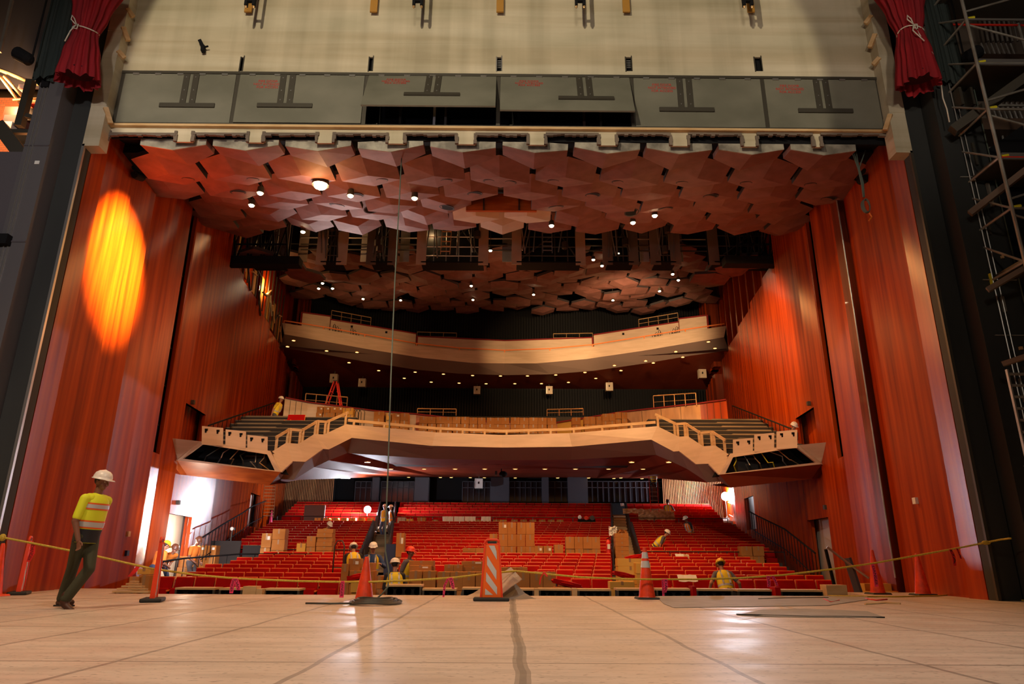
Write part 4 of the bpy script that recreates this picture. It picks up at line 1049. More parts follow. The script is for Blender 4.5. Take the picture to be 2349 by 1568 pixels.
# ================= upper balcony interior =================
o = MB().sheet([Vector((p.x, p.y + .15, 13.1)) for p in UT], [Vector((p.x * 1.05, 47.2, 14.9)) for p in UT]).build('floor', 'carpetdark', origin=(0, 44, 13)); struct(o)
U = [atY(1153, 782, 45.4), atY(1359, 775, 45.0)]
U2 = [atY(1362, 769, 44.9), atY(1558, 739, 43.2)]
U3 = [atY(1558, 732, 43.0), atY(1622, 724, 42.0)]
U[0].x = 0
secs = []
for (a, b) in (U, U2, U3):
    secs.append((a, b)); 
for s, nm in ((-1, 'left'), (1, 'right')):
    for k, (a, b) in enumerate(secs):
        a_ = Vector((s * a.x, a.y, a.z)); b_ = Vector((s * b.x, b.y, b.z))
        t = thing('aisle_wall', 'cream aisle wall of the top balcony, %s half, %s from the centre' % (nm, ORD[k + 1]), 'low wall', (a_.x, a_.y, 13.2), 0, 'cream walls of the top balcony')
        v = [Vector((a_.x, a_.y, 13.2)), Vector((b_.x, b_.y, 13.2)), b_, a_]
        MB().add(v + [p + Vector((0, .12, 0)) for p in v], [(0, 1, 2, 3), (7, 6, 5, 4), (0, 4, 5, 1), (1, 5, 6, 2), (2, 6, 7, 3), (3, 7, 4, 0)]).build('panel', 'fascia', t)
        MB().bar(a_ + Vector((0, .03, .03)), b_ + Vector((0, .03, .03)), .22, .07).build('cap', 'cloth_dark', t)
        MB().bar(Vector((b_.x, b_.y - .02, 13.3)), b_ + Vector((0, -.02, .05)), .1, .08).build('end_trim', 'cloth_dark', t)
        if k == 1:
            for u in (.35, .75):
                p = a_.lerp(b_, u) + Vector((0, -.03, -.22)); MB().box(tuple(p - Vector((.07, .02, .07))), tuple(p + Vector((.07, .02, .07)))).build('socket', 'black', t)
    a = Vector((s * secs[1][0].x, 0, 0))
    pipe_rail('pipe railing on top of the %s cream wall of the top balcony' % nm, [Vector((s * atY(1466, 752, 44.2).x, 44.2, atY(1466, 752, 44.2).z)), Vector((s * atY(1556, 737, 43.4).x, 43.4, atY(1556, 737, 43.4).z))], .62, 4)
    pipe_rail('pipe railing near the centre of the top balcony, %s' % nm, [Vector((s * atY(1270, 777, 45.3).x, 45.5, U[0].z)), Vector((s * atY(1360, 775, 45.2).x, 45.3, U[0].z))], .6, 3)
    # looped handrail stubs
    for j, (px, py) in enumerate(((1497, 778), (1537, 770))):
        for k in range(3):
            p = atY(px + 7 * k, py - 2 * k, 42.6); p.x *= s
            o = MB().tube([p + Vector((0, 0, -.3)), p + Vector((0, 0, .25 + .1 * k)), p + Vector((.07, 0, .34 + .1 * k)), p + Vector((.14, 0, .25 + .1 * k)), p + Vector((.14, 0, -.3))], .018, 6).build('handrail_hoop', 'black')
            tag(o, 'small black hooped handrail on the top balcony, %s half, %s set, %s' % (nm, 'inner' if j == 0 else 'outer', ['lowest', 'middle', 'tallest'][k]), 'handrail', 'hooped handrails')
# brown rail along the top balcony parapet
UP = [p + Vector((0, .3, .12)) for p in UT]
t = thing('parapet_rail', 'thin brown handrail along the whole top balcony parapet', 'rail', tuple(UP[5]))
for i in range(len(UP) - 1):
    MB().bar(UP[i] + Vector((0, 0, .12)), UP[i + 1] + Vector((0, 0, .12)), .04, .07).build('rail', 'seatwood', t)
    MB().bar(UP[i] - Vector((0, 0, .3)), UP[i] + Vector((0, 0, .12)), .07, .05).build('post', 'seatwood', t)
# hanging loudspeaker boxes under the upper balcony
for k, (px, py, D, sz, cr) in enumerate(((765, 867, 44.2, 17, 1), (830, 877, 45.0, 16, 1), (1094, 894, 46.0, 15, 1), (1260, 894, 46.0, 15, 1), (1398, 886, 45.2, 16, 1), (1612, 856, 43.6, 17, 1), (791, 1083, 40.5, 20, 0), (1098, 1108, 45.2, 17, 0))):
    p = atY(px, py, D); w_ = sz * D * 1.05 / F
    lab = ['first from left under the top balcony, above the red ladder', 'second from left under the top balcony', 'left of centre under the top balcony', 'right of centre under the top balcony', 'second from right under the top balcony', 'rightmost under the top balcony'][k] if k < 6 else ['under the lower balcony left of centre', 'under the lower balcony near the centre'][k - 6]
    t = thing('speaker_box', 'white square speaker box, ' + lab, 'speaker box', tuple(p), 0, 'white speaker boxes')
    MB().box(tuple(p - Vector((w_ / 2, .0, w_ * .6))), tuple(p + Vector((w_ / 2, .35, w_ * .6)))).build('cabinet', 'paper' if k > 5 else 'boardtan', t)
    MB().box(tuple(p + Vector((-.05, -.03, -.03))), tuple(p + Vector((.03, 0, .1)))).build('knob', 'black', t)
    MB().box(tuple(p + Vector((-w_ * .42, -.012, -w_ * .5))), tuple(p + Vector((-w_ * .36, 0, w_ * .5)))).build('hinge_strip', 'steelbare', t)
    MB().tube([p + Vector((0, .2, w_ * .6)), p + Vector((0, .2, w_ * .6 + .4))], .03).build('hanger', 'steeldark', t)
# stalls rear wall: window grids, pillars, slatted corners
for k, (x0, x1) in enumerate(((812, 852), (872, 950), (1060, 1125), (1168, 1243), (1258, 1303), (1347, 1445), (1448, 1520))):
    a = atY(x0, 1150, 46.6); b = atY(x1, 1103, 46.6)
    t = thing('glazed_screen', 'dark glazed screen with thin bars on the stalls rear wall, %s from the left' % ORD[k + 1], 'glazed screen', ((a.x + b.x) / 2, 46.6, a.z), 0, 'glazed screens on the stalls rear wall')
    MB().box((a.x, 46.75, a.z), (b.x, 46.8, b.z)).build('pane', 'glass_dark', t)
    n = max(3, int((x1 - x0) / 12)); g = MB()
    for j in range(n + 1):
        x = lin(a.x, b.x, j / n); g.box((x - .02, 46.66, a.z), (x + .02, 46.74, b.z))
    g.box((a.x, 46.66, b.z - .45), (b.x, 46.74, b.z - .41)).box((a.x, 46.66, b.z - .04), (b.x, 46.74, b.z)); g.build('frame', 'bluegray', t)
for k, (x0, x1) in enumerate(((852, 872), (950, 985), (1125, 1168), (1243, 1258), (1303, 1347))):
    a = atY(x0, 1160, 46.5); b = atY(x1, 1095, 46.5)
    o = MB().box((a.x, 46.3, a.z), (b.x, 46.9, b.z)).build('pillar', 'bluegray'); tag(o, 'flat grey-blue pillar on the stalls rear wall, %s from the left' % ORD[k + 1], 'pillar', 'rear wall pillars')
for s, x0, x1 in ((-1, 640, 770), (1, 1523, 1690)):
    a = atY(x0, 1165, 46.2); b = atY(x1, 1090, 46.2); mb = MB(); n = int((b.x - a.x) / .11)
    for j in range(n): mb.box((a.x + .11 * j, 46.2, 3.3), (a.x + .11 * j + .05, 46.27, 5.95))
    o = mb.build('slat_screen', 'slat'); tag(o, 'wooden slat screen in the %s rear corner of the stalls' % ('left' if s < 0 else 'right'), 'slat screen')
    o = MB().box((a.x, 46.35, 3.2), (b.x, 46.4, 6.0)).build('wall_back', 'black'); struct(o)

# braces and pale ducts seen in the open upper left wall
t = thing('gallery_bracing', 'orange-lit braces and boards inside the open upper left wall', 'bracing', (-12.6, 30, 12.7))
r_ = random.Random(8)
for k in range(14):
    D = 26 + k * .95; z = 13 + r_.random() * 1.2
    MB().bar((-WX(D) + .1, D, z), (-WX(D + .9) + .12, D + .9, z + r_.uniform(-1.0, 1.4)), .09, .06).build('brace', r_.choice(['lumber', 'steeldark', 'pipe']), t)
    MB().bar((-WX(D) + .05, D + .3, 12.7), (-WX(D) + .05, D + .3, 15.8), .05, .05).build('upright', 'steeldark', t)
    if k % 2: MB().hexa([(-WX(D) - .1, D, 13.0), (-WX(D + .7) - .1, D + .7, 13.0), (-WX(D + .7) - .05, D + .7, 13.0), (-WX(D) - .05, D, 13.0), (-WX(D) - .1, D, 14.6), (-WX(D + .7) - .1, D + .7, 14.6), (-WX(D + .7) - .05, D + .7, 14.6), (-WX(D) - .05, D, 14.6)]).build('board', 'card2', t)
# ================= orchestra seating =================
SW = .54
def make_seat(label, group):
    t = thing('theatre_seat', label, 'seat', (0, 0, 0), 0, group)
    w_ = SW / 2 - .012
    # local: seat faces -Y, z=0 is the floor, back top at .86
    MB().hexa([(-w_, .14, .36), (w_, .14, .36), (w_, .19, .36), (-w_, .19, .36), (-w_ + .008, .22, .875), (w_ - .008, .22, .875), (w_ - .008, .26, .875), (-w_ + .008, .26, .875)]).build('back_shell', 'seatwood', t, local=True, bevel=.008)
    MB().hexa([(-w_ + .015, .05, .40), (w_ - .015, .05, .40), (w_ - .015, .14, .40), (-w_ + .015, .14, .40), (-w_ + .02, .155, .86), (w_ - .02, .155, .86), (w_ - .02, .22, .86), (-w_ + .02, .22, .86)]).build('backrest', 'cloth_red', t, local=True, bevel=.02)
    MB().hexa([(-w_ + .02, -.14, .36), (w_ - .02, -.14, .36), (w_ - .02, .03, .34), (-w_ + .02, .03, .34), (-w_ + .02, -.10, .60), (w_ - .02, -.10, .60), (w_ - .02, -.0, .60), (-w_ + .02, -.0, .60)]).build('seat_cushion', 'cloth_red', t, local=True, bevel=.02)
    MB().box((-SW / 2 - .02, -.2, .52), (-SW / 2 + .02, .12, .56)).build('armrest', 'seatwood', t, local=True, bevel=.006)
    MB().box((-SW / 2 - .015, -.05, 0), (-SW / 2 + .015, .05, .52)).build('leg', 'seatmetal', t, local=True)
    return remember(t)
def blocks(sec, D):
    a = 3.0 + (D - 19.0) * .150; b = a + (1.05 if sec < 3 else .95)
    lim = WX(D) - {1: 1.15 + (D - 19) * .0, 2: .75, 3: 1.1}[sec]
    if sec == 1: lim = 9.15 + (D - 19) * -.05
    la = 2.62 + (D - 19) * .17 if sec == 1 else a
    lb = la + 1.5 if sec == 1 else b
    return {'left': (-lim, -lb), 'centre': (-la, a), 'right': (b, lim)}
seatproto = None; nseat = 0; overflow = MB(); rims = MB()
cart_seat = make_seat
allseats = []
rc = {1: 0, 2: 0, 3: 0}
for (s, D, z) in rows:
    rc[s] += 1
    for bn, (x0, x1) in blocks(s, D).items():
        n = int((x1 - x0) / SW); off = ((x1 - x0) - n * SW) / 2 * 0
        xs = [x0 + SW * (i + .5) for i in range(n)] if bn == 'right' else [x1 - SW * (n - i - .5) for i in range(n)]
        for i, x in enumerate(xs): allseats.append((s, rc[s], D, z, bn, i, x))
SKIP = set()
def skip(sec, row, bn, i0, i1):
    for i in range(i0, i1 + 1): SKIP.add((sec, row, bn, i))
# seats not yet installed (cartons stand there)
for r_ in (1, 2): skip(1, r_, 'centre', 0, 7)
skip(1, 3, 'centre', 0, 6)
for k in range(12): skip(3, 1, 'left', 4, 7)
sn = {1: 'front', 2: 'middle', 3: 'rear'}
for (s, r_, D, z, bn, i, x) in allseats:
    if (s, r_, bn, i) in SKIP: continue
    pos = (x, D - .2, seatfloor(z))
    if nseat < 300:
        lab = 'red theatre seat, %s from left in row %s of the %s %s block' % (ORD[i + 1], ['zero', 'one', 'two', 'three', 'four', 'five', 'six', 'seven', 'eight', 'nine', 'ten', 'eleven', 'twelve'][r_], sn[s], bn)
        if seatproto is None:
            seatproto = make_seat(lab, 'red theatre seats'); seatproto.location = pos
        else: dup(seatproto, pos, None, lab)
        nseat += 1
    else:
        w_ = SW / 2 - .012; X, Y, Z = pos
        def tv(q): return [(a + X, b + Y, c + Z) for a, b, c in q]
        overflow.hexa(tv([(-w_, .05, .40), (w_, .05, .40), (w_, .14, .40), (-w_, .14, .40), (-w_ + .01, .15, .875), (w_ - .01, .15, .875), (w_ - .01, .25, .875), (-w_ + .01, .25, .875)]))
        rims.hexa(tv([(-w_, .255, .40), (w_, .255, .40), (w_, .27, .40), (-w_, .27, .40), (-w_, .24, .895), (w_, .24, .895), (w_, .27, .895), (-w_, .27, .895)]))
        overflow.hexa(tv([(-w_ + .02, -.14, .36), (w_ - .02, -.14, .36), (w_ - .02, .03, .34), (-w_ + .02, .03, .34), (-w_ + .02, -.10, .60), (w_ - .02, -.10, .60), (w_ - .02, -.0, .60), (-w_ + .02, -.0, .60)]))
o = overflow.build('theatre_seats', 'cloth_red', origin=(0, 30, 0)); tag(o, 'rows of small red theatre seats filling the middle and rear stalls', 'seats', None, 'stuff')
q_ = rims.build('wooden_shells', 'seatwood', o); tag(q_, kind='stuff')
# aisle stairs and seat end panels
for s_, nm in ((-1, 'left'), (1, 'right')):
    for sec in (2, 3):
        rs = [q for q in rows if q[0] == sec]
        t = thing('aisle_steps', '%s aisle steps climbing through the %s stalls' % (nm, sn[sec]), 'steps', (s_ * 5.5, rs[0][1], rs[0][2] - .9))
        for (q, D, z) in rs:
            b_ = blocks(sec, D); x0, x1 = (b_['left'][1], b_['centre'][0]) if s_ < 0 else (b_['centre'][1], b_['right'][0])
            zf = seatfloor(z)
            MB().box((x0 + .08, D - .45, zf - .1), (x1 - .08, D - .02, zf + .10)).build('step', 'lumber' if s_ > 0 else 'steptread', t)
            MB().box((x0 + .08, D - .02, zf - .1), (x1 - .08, D + .42, zf + .19)).build('step', 'lumber' if s_ > 0 else 'steptread', t)
        for e in (0, 1):
            g = thing('end_panels', 'black row-end panels along the %s side of the %s aisle in the %s stalls' % (['left', 'right'][e], nm, sn[sec]), 'seat end panels', (s_ * 5.5, rs[0][1], rs[0][2] - .9))
            for (q, D, z) in rs:
                b_ = blocks(sec, D); x = ((b_['left'][1], b_['centre'][0]) if s_ < 0 else (b_['centre'][1], b_['right'][0]))[e]
                zf = seatfloor(z); MB().box((x - .03, D - .4, zf + .05), (x + .03, D + .1, zf + .9)).build('end_panel', 'seatmetal', g)
    # section one row ends at the right aisle
# front partition rails across the section breaks
for sec in (2, 3):
    r0 = [q for q in rows if q[0] == sec][0]
    b_ = blocks(sec, r0[1])
    for bn, (x0, x1) in b_.items():
        if sec == 2 and bn == 'centre': continue
        Y = r0[1] - .62; z = seatfloor(r0[2])
        t = thing('cross_rail', 'thin dark rail in front of the %s %s seating block' % (sn[sec], bn), 'rail', (x0, Y, z))
        MB().tube([(x0, Y, z + .82), (x1, Y, z + .82)], .022, 6).build('top_rail', 'seatmetal', t)
        n = max(2, int((x1 - x0) / 1.1))
        for k in range(n + 1):
            x = lin(x0, x1, k / n); MB().tube([(x, Y, z), (x, Y, z + .82)], .02, 5).build('post', 'seatmetal', t)
# side ramp railings at the stalls walls
def balustrade(label, P, h, n, m='black', sag=0):
    P = [Vector(p) for p in P]; t = thing('balustrade', label, 'railing', tuple(P[0] - Vector((0, 0, h))))
    MB().tube(P, .03, 6).build('top_rail', m, t); L = [0]
    MB().tube([p - Vector((0, 0, h * .82)) for p in P], .018, 6).build('bottom_rail', m, t)
    for a, b in zip(P[:-1], P[1:]):
        k_ = max(1, int((b - a).length / .45))
        for k in range(k_):
            p = a.lerp(b, k / k_); MB().tube([p, p - Vector((0, 0, h))], .014, 5).build('baluster', m, t)
    return t
balustrade('black metal railing climbing along the left stalls wall beside the bright doorway', [atWall(455, 1238, -1, .7), atWall(510, 1203, -1, .7), atWall(556, 1176, -1, .75), atWall(578, 1161, -1, .8), atWall(610, 1148, -1, .8)], .95, 20)
balustrade('black metal railing climbing along the right stalls wall', [atWall(1870, 1268, 1, .7), atWall(1800, 1213, 1, .7), atWall(1740, 1184, 1, .75), atWall(1718, 1172, 1, .8)], .95, 20)
balustrade('short grey railing under the white work light in the right rear stalls', [atY(1700, 1166, 42), atY(1670, 1152, 43.5)], .9, 5, 'steelbare')
balustrade('low black railing around the landing by the left doorway', [Vector((-9.9, 21.0, .55)), Vector((-9.9, 22.6, .65)), Vector((-8.9, 24.6, .8)), Vector((-6.6, 25.2, .8))], .75, 8)
# ================= cartons =================
rb = random.Random(21)
NC = 0
def carton(c, dims, label, group, m='card', rz=0, detail=True, lid=0):
    t = thing('carton', label, 'box', tuple(c), rz, group)
    w_, d_, h_ = dims
    MB().box((-w_ / 2, -d_ / 2, 0), (w_ / 2, d_ / 2, h_)).build('box', m, t, local=True, bevel=.008)
    if detail:
        MB().box((-.03, -d_ / 2 - .004, h_ * .55), (.03, d_ / 2 + .004, h_ + .004)).build('tape', 'tape', t, local=True)
        if lid == 1: MB().box((w_ * .1, -d_ / 2 - .006, h_ * .55), (w_ * .36, -d_ / 2, h_ * .8)).build('label', 'paper', t, local=True)
        if lid == 2:
            MB().hexa([(-w_ / 2, -d_ / 2, h_), (w_ / 2, -d_ / 2, h_), (w_ / 2, -d_ / 2 + .01, h_), (-w_ / 2, -d_ / 2 + .01, h_), (-w_ / 2, -d_ / 2 - .12, h_ + .12), (w_ / 2, -d_ / 2 - .12, h_ + .12), (w_ / 2, -d_ / 2 - .11, h_ + .13), (-w_ / 2, -d_ / 2 - .11, h_ + .13)]).build('flap', m, t, local=True)
    return t
COLN = ['leftmost', 'second', 'third', 'fourth', 'fifth', 'sixth', 'seventh', 'eighth', 'ninth', 'tenth', 'eleventh', 'twelfth', 'thirteenth', 'fourteenth', 'fifteenth', 'sixteenth']
def short(l):
    for a, b in ((' layer down', ' layer'), ('cardboard carton', 'carton'), (' from left', ''), (' layer', '')):
        if len(l.replace(',', ' ').replace('-', ' ').split()) > 16: l = l.replace(a, b)
    return l
def floorz(Y):
    for (a, b, z) in tiers:
        if a <= Y < b: return z
    return tiers[-1][2]
def pile(x0, x1, ytop, nrow, ncol, Y, hpx, where, group, m='card', base=None, d=.45, miss=(), labels=(), z0=None, jit=.02):
    """rows counted from the top row; stacked down to the floor"""
    a = atY(x0, ytop, Y); b = atY(x1, ytop, Y); w_ = (b.x - a.x) / ncol; h_ = hpx * (Y * 1.03) / F
    zb = floorz(Y) if z0 is None else z0
    hid = (a.z - zb) - nrow * h_
    if hid < h_ * .5: h_ = (a.z - zb) / nrow; lay_h = [h_] * nrow
    else: lay_h = [hid] + [h_] * nrow
    ntot = len(lay_h)
    for j in range(ntot):         # j=0 bottom
        layer = ntot - 1 - j
        for i in range(ncol):
            if (i, layer) in miss: continue
            ww = w_ * .97
            lay = ['top layer', 'second layer down', 'third layer down', 'fourth layer down', 'fifth layer down', 'sixth layer down', 'seventh layer down', 'eighth layer down'][min(layer, 7)]
            side = (COLN[i] + (' from left' if i else '')) if ncol > 1 else ''
            lab = 'cardboard carton %s%s%s' % (where, ', ' + side if side else '', ', ' + lay if ntot > 1 else '')
            carton((a.x + w_ * (i + .5) + rb.uniform(-jit, jit) * .5, Y + d / 2 + rb.uniform(-.03, .03), zb + sum(lay_h[:j])), (ww, d, lay_h[j] * .985), short(lab), group, m, rb.uniform(-.03, .03), True, 1 if (i, layer) in labels else 0)
G1 = 'cartons in the stalls'
# tall stack behind the striped barricade (cross aisle, behind front section)
pile(1144, 1226, 1197, 3, 4, 27.0, 25, 'in the tall stack right of the striped barricade', G1, labels=((0, 0),))
pile(1123, 1142, 1223, 1, 1, 27.1, 25, 'against the left side of the tall stack', G1)
pile(1226, 1266, 1251, 1, 2, 27.0, 22, 'right of the tall stack', G1, labels=((0, 0), (1, 0)))
pile(1271, 1292, 1248, 1, 1, 27.0, 22, 'alone between two stacks', G1)
pile(1297, 1377, 1230, 2, 4, 27.0, 25, 'in the double stack beside the fire extinguisher', G1)
pile(1060, 1121, 1256, 2, 2, 27.0, 8, 'in the low flat pile left of the tall stack', G1)
pile(728, 765, 1212, 7, 1, 27.0, 9, 'in the column behind the yellow-shirted worker', G1)
pile(705, 726, 1229, 2, 1, 27.0, 22, 'beside the column of flat cartons', G1)
pile(680, 701, 1245, 1, 1, 27.0, 20, 'open, yellowish, left of two brown cartons', G1, 'card2')
pile(601, 624, 1222, 2, 1, 27.0, 30, 'left half of the leaning left stack', G1, labels=((0, 0),))
pile(626, 656, 1212, 3, 1, 27.0, 22, 'right half of the leaning left stack', G1, labels=((0, 2),))
pile(450, 497, 1250, 1, 2, 26.6, 20, 'pair by the left landing railing', G1, labels=((0, 0), (1, 0)))
pile(411, 446, 1275, 1, 1, 24.0, 22, 'beside the left doorway, behind the seats', G1)
# big boxes near the stage edge, left and right of the barricade
pile(940, 1000, 1308, 1, 2, 17.6, 38, 'row near the stage edge, right of the crouching worker', G1, m='card')
pile(1002, 1120, 1310, 1, 4, 17.6, 38, 'row near the stage edge, left of the barricade', G1, labels=())
pile(939, 996, 1285, 1, 1, 18.3, 12, 'long flat, on the stage-edge row', G1, z0=.26, labels=())
pile(939, 990, 1296, 1, 1, 18.0, 12, 'long flat, second down on the stage-edge row', G1, z0=.12, labels=((0, 0),))
pile(1019, 1062, 1294, 1, 2, 18.2, 16, 'pair on the stage-edge row', G1, z0=.1)
pile(1058, 1112, 1286, 2, 1, 18.4, 11, 'broad flat, on the stage-edge row by the barricade', G1, z0=.1, labels=((0, 0),))
pile(1150, 1186, 1300, 1, 1, 18.1, 8, 'flat, on top of the row behind the curled board', G1, z0=.1)
pile(1186, 1276, 1310, 1, 3, 17.6, 38, 'row right of the curled board', G1)
pile(1180, 1210, 1300, 1, 1, 18.1, 8, 'flat, on the row right of the curled board', G1, z0=.12)
pile(1283, 1313, 1332, 1, 1, 17.0, 18, 'small, with a white label, right of the barricade', G1, labels=((0, 0),))
# left aisle pile (behind the plain cone)
pile(785, 802, 1292, 1, 1, 18.0, 35, 'tall, at the left end of the aisle pile', G1)
pile(800, 828, 1280, 1, 1, 18.1, 26, 'labelled, on the aisle pile behind the plain cone', G1, labels=((0, 0),), z0=.1)
pile(802, 858, 1308, 1, 2, 18.0, 25, 'under the aisle pile behind the plain cone', G1)
pile(836, 857, 1290, 1, 1, 18.1, 20, 'open, right end of the aisle pile', G1, z0=.15)
pile(805, 850, 1335, 1, 1, 16.9, 20, 'yellowish, low in front of the aisle pile', G1, 'card2')
pile(865, 876, 1320, 1, 1, 17.6, 26, 'narrow, standing in the left aisle', G1)
# right aisle
pile(1410, 1442, 1222, 6, 1, 28.6, 9, 'in the staircase column of the right aisle', G1)
pile(1416, 1475, 1280, 3, 1, 21.0, 16, 'broad yellow, behind the striped-collar cone', G1, 'card2')
pile(1458, 1492, 1290, 2, 1, 20.0, 22, 'yellow, right of the broad yellow pile', G1, 'card2')
pile(1398, 1456, 1333, 1, 1, 17.6, 15, 'open yellow, left of the striped-collar cone', G1, 'card2')
pile(1700, 1726, 1252, 1, 1, 27.2, 20, 'open, in the right cross aisle', G1)
pile(1726, 1752, 1252, 1, 1, 27.2, 20, 'closed, in the right cross aisle', G1)
# rear cross aisle goods
for k, (x0, x1, yt, m, wh) in enumerate(((911, 930, 1186, 'boardtan', 'pale'), (932, 947, 1189, 'card2', 'yellow'), (957, 976, 1186, 'card', 'brown'), (992, 1004, 1191, 'card', 'small'), (1019, 1043, 1197, 'card2', 'flat'), (1146, 1163, 1191, 'card2', 'bright flat'))):
    pile(x0, x1, yt, 1, 1, 38.9, 18, '%s, in the rear cross aisle, %s of six' % (wh, ORD[k + 1]), G1, m)
for k in range(11):
    x0 = 1068 + k * 21
    if k in (4,): continue
    pile(x0, x0 + 15, 1191, 1, 1, 39.1, 10, 'low brown, under the rear cross rail, %s from left' % ORD[k + 1], G1)
for k in range(7): pile(722 + 20 * k, 736 + 20 * k, 1187, 1, 1, 39.1, 10, 'small, by the white work light, %s from left' % ORD[k + 1], G1, 'card2')
o = MB().box(tuple(atY(1093, 1272, 26.9) - Vector((0, 0, 0))), tuple(atY(1095, 1270, 27))).v
# blue partition and the tall narrow carton by the left aisle
a = atY(882, 1270, 27.6); b = atY(908, 1247, 27.6)
o = MB().box((a.x, 27.6, floorz(27.6)), (b.x, 27.7, b.z)).build('partition', 'blue'); tag(o, 'dark blue partition at the foot of the left aisle', 'partition')
pile(909, 928, 1221, 1, 1, 27.4, 50, 'tall and narrow, upright by the left aisle', G1, labels=((0, 0),))
# --- cartons on the lower balcony aisle
G2 = 'cartons on the lower balcony'
Z2 = 5.26
def bp(x0, x1, yt, nr, nc, Y, where, m='card', hpx=17, **k): pile(x0, x1, yt, nr, nc, Y, hpx, where, G2, m, z0=Z2, d=.5, **k)
bp(728, 785, 932, 4, 4, 32.4, 'in the stack below the red ladder', hpx=14, labels=((0, 0), (1, 0), (2, 0), (3, 0), (2, 2), (0, 1)), jit=.08)
bp(786, 811, 935, 4, 2, 32.0, 'in the yellowish stack right of the ladder', 'card2', hpx=16)
bp(858, 882, 943, 3, 1, 33.0, 'in the first stack right of the hand trucks')
bp(886, 896, 946, 3, 1, 33.0, 'in the narrow stack behind the hanging cable', 'card2')
bp(899, 938, 947, 3, 2, 33.2, 'in the stack right of the hanging cable', labels=((0, 0),))
bp(963, 1077, 955, 3, 6, 33.4, 'in the long wall of cartons, left part', hpx=16, jit=.06)
bp(1078, 1170, 957, 3, 5, 33.4, 'in the long wall of cartons, middle part', hpx=15, jit=.06)
bp(1171, 1276, 957, 3, 5, 33.4, 'in the long wall of cartons, right part', hpx=16, jit=.06)
bp(1312, 1332, 957, 3, 1, 33.4, 'in the stack right of the cream wall piece')
bp(1340, 1380, 955, 3, 3, 33.2, 'in the small triple stack right of centre')
bp(1381, 1412, 948, 4, 2, 33.0, 'in the fourth stack from the right end')
bp(1412, 1438, 945, 4, 2, 32.8, 'in the rightmost brown stack', hpx=15)
# ================= stage sides =================
def box3(x0, x1, y0, y1, z0, z1, name, m, par=None):
    return MB().box((min(x0, x1), y0, z0), (max(x0, x1), y1, z1)).build(name, m, par)
# left: grey steel column and panel
t = thing('steel_column', 'tall grey steel column left of the stage opening', 'column', (-10.05, 13.1, 0))
MB().box((-10.32, 12.95, 0), (-9.78, 13.4, 11.35)).build('body', 'graypaint', t)
for x in (-10.2, -10.12): MB().box((x - .012, 12.925, 0), (x + .012, 12.95, 11.1)).build('cover_strip', 'steelbare', t)
for z in (2.2, 4.4, 6.9, 9.2): MB().box((-10.32, 12.93, z), (-9.78, 12.95, z + .03)).build('seam', 'graysteel', t)
MB().box((-10.26, 12.9, 10.7), (-10.1, 12.95, 11.0)).build('bracket', 'black', t); MB().box((-10.0, 12.94, 8.75), (-9.9, 12.95, 8.83)).build('sticker', 'paper', t)
t = thing('steel_flat', 'broad dark grey steel panel at the left edge of the stage', 'panel', (-12, 13.2, 0))
MB().box((-14.4, 13.1, 0), (-10.36, 13.3, 9.15)).build('sheet', 'graysteel', t)
for z in (1.6, 5.1): MB().box((-14.4, 13.085, z), (-10.36, 13.1, z + .02)).build('joint', 'graypaint', t)
MB().box((-12.4, 12.9, 9.1), (-11.0, 13.1, 9.3)).build('top_bracket', 'black', t)
p = atY(5, 552, 12.9); MB().box((p.x - .4, 12.8, p.z - .1), (p.x + .16, 13.1, p.z + .12)).build('handle', 'black', t)
# back walls behind the wings
for s in (-1, 1):
    o = box3(s * 9.8, s * 17, 16.5, 16.7, 0, 18, 'wall_back', 'rawconcrete' if s > 0 else 'rawconcrete'); struct(o)
    o = box3(s * 16.9, s * 17.1, -4, 16.7, 0, 18, 'wall_left' if s < 0 else 'wall_right', 'blackwall'); struct(o)
# right: black column with rails, black panels
t = thing('black_column', 'tall black guide column with thin rails right of the stage opening', 'column', (10.1, 13.1, 0))
MB().box((9.78, 12.95, 0), (10.75, 13.4, 11.2)).build('body', 'blackwall', t)
for x, m in ((10.18, 'steelbare'), (10.28, 'steelbare'), (10.72, 'greenrope')): MB().tube([(x, 12.9, .2), (x, 12.9, 11.0)], .014, 6).build('guide_wire', m, t)
for z in (2.4, 5.0, 6.2, 8.6): MB().box((10.0, 12.92, z), (10.7, 12.945, z + .02)).build('cross_line', 'pipe', t)
r_ = random.Random(3)
for k in range(14):
    z = 1.0 + k * .62 + r_.uniform(-.2, .2); x = 10.2 + r_.uniform(-.1, .35)
    MB().box((x, 12.90, z), (x + r_.uniform(.03, .06), 12.95, z + r_.uniform(.08, .5) * (k % 3 > 0) + .06)).build('tape_scrap', r_.choice(['lumber', 'pipe', 'steeldark', 'yellowpaint']) if k % 3 else 'lumber', t)
for x in (10.25, 10.5): MB().box((x - .03, 12.7, 10.3), (x + .03, 12.95, 10.75)).build('hook_plate', 'steeldark', t)
t = thing('black_flat', 'huge black flat standing at the right edge of the stage', 'panel', (12.6, 13.3, 0))
MB().poly([(10.76, 13.2, 0), (15.5, 13.2, 0), (15.5, 13.2, 9.6), (12.0, 13.2, 10.2), (10.76, 13.2, 9.35)], (0, .2, 0)).build('sheet', 'black', t)
MB().bar((11.9, 13.15, 10.2), (12.15, 13.15, 3.0), .09, .06).build('edge_trim', 'rawconcrete', t)
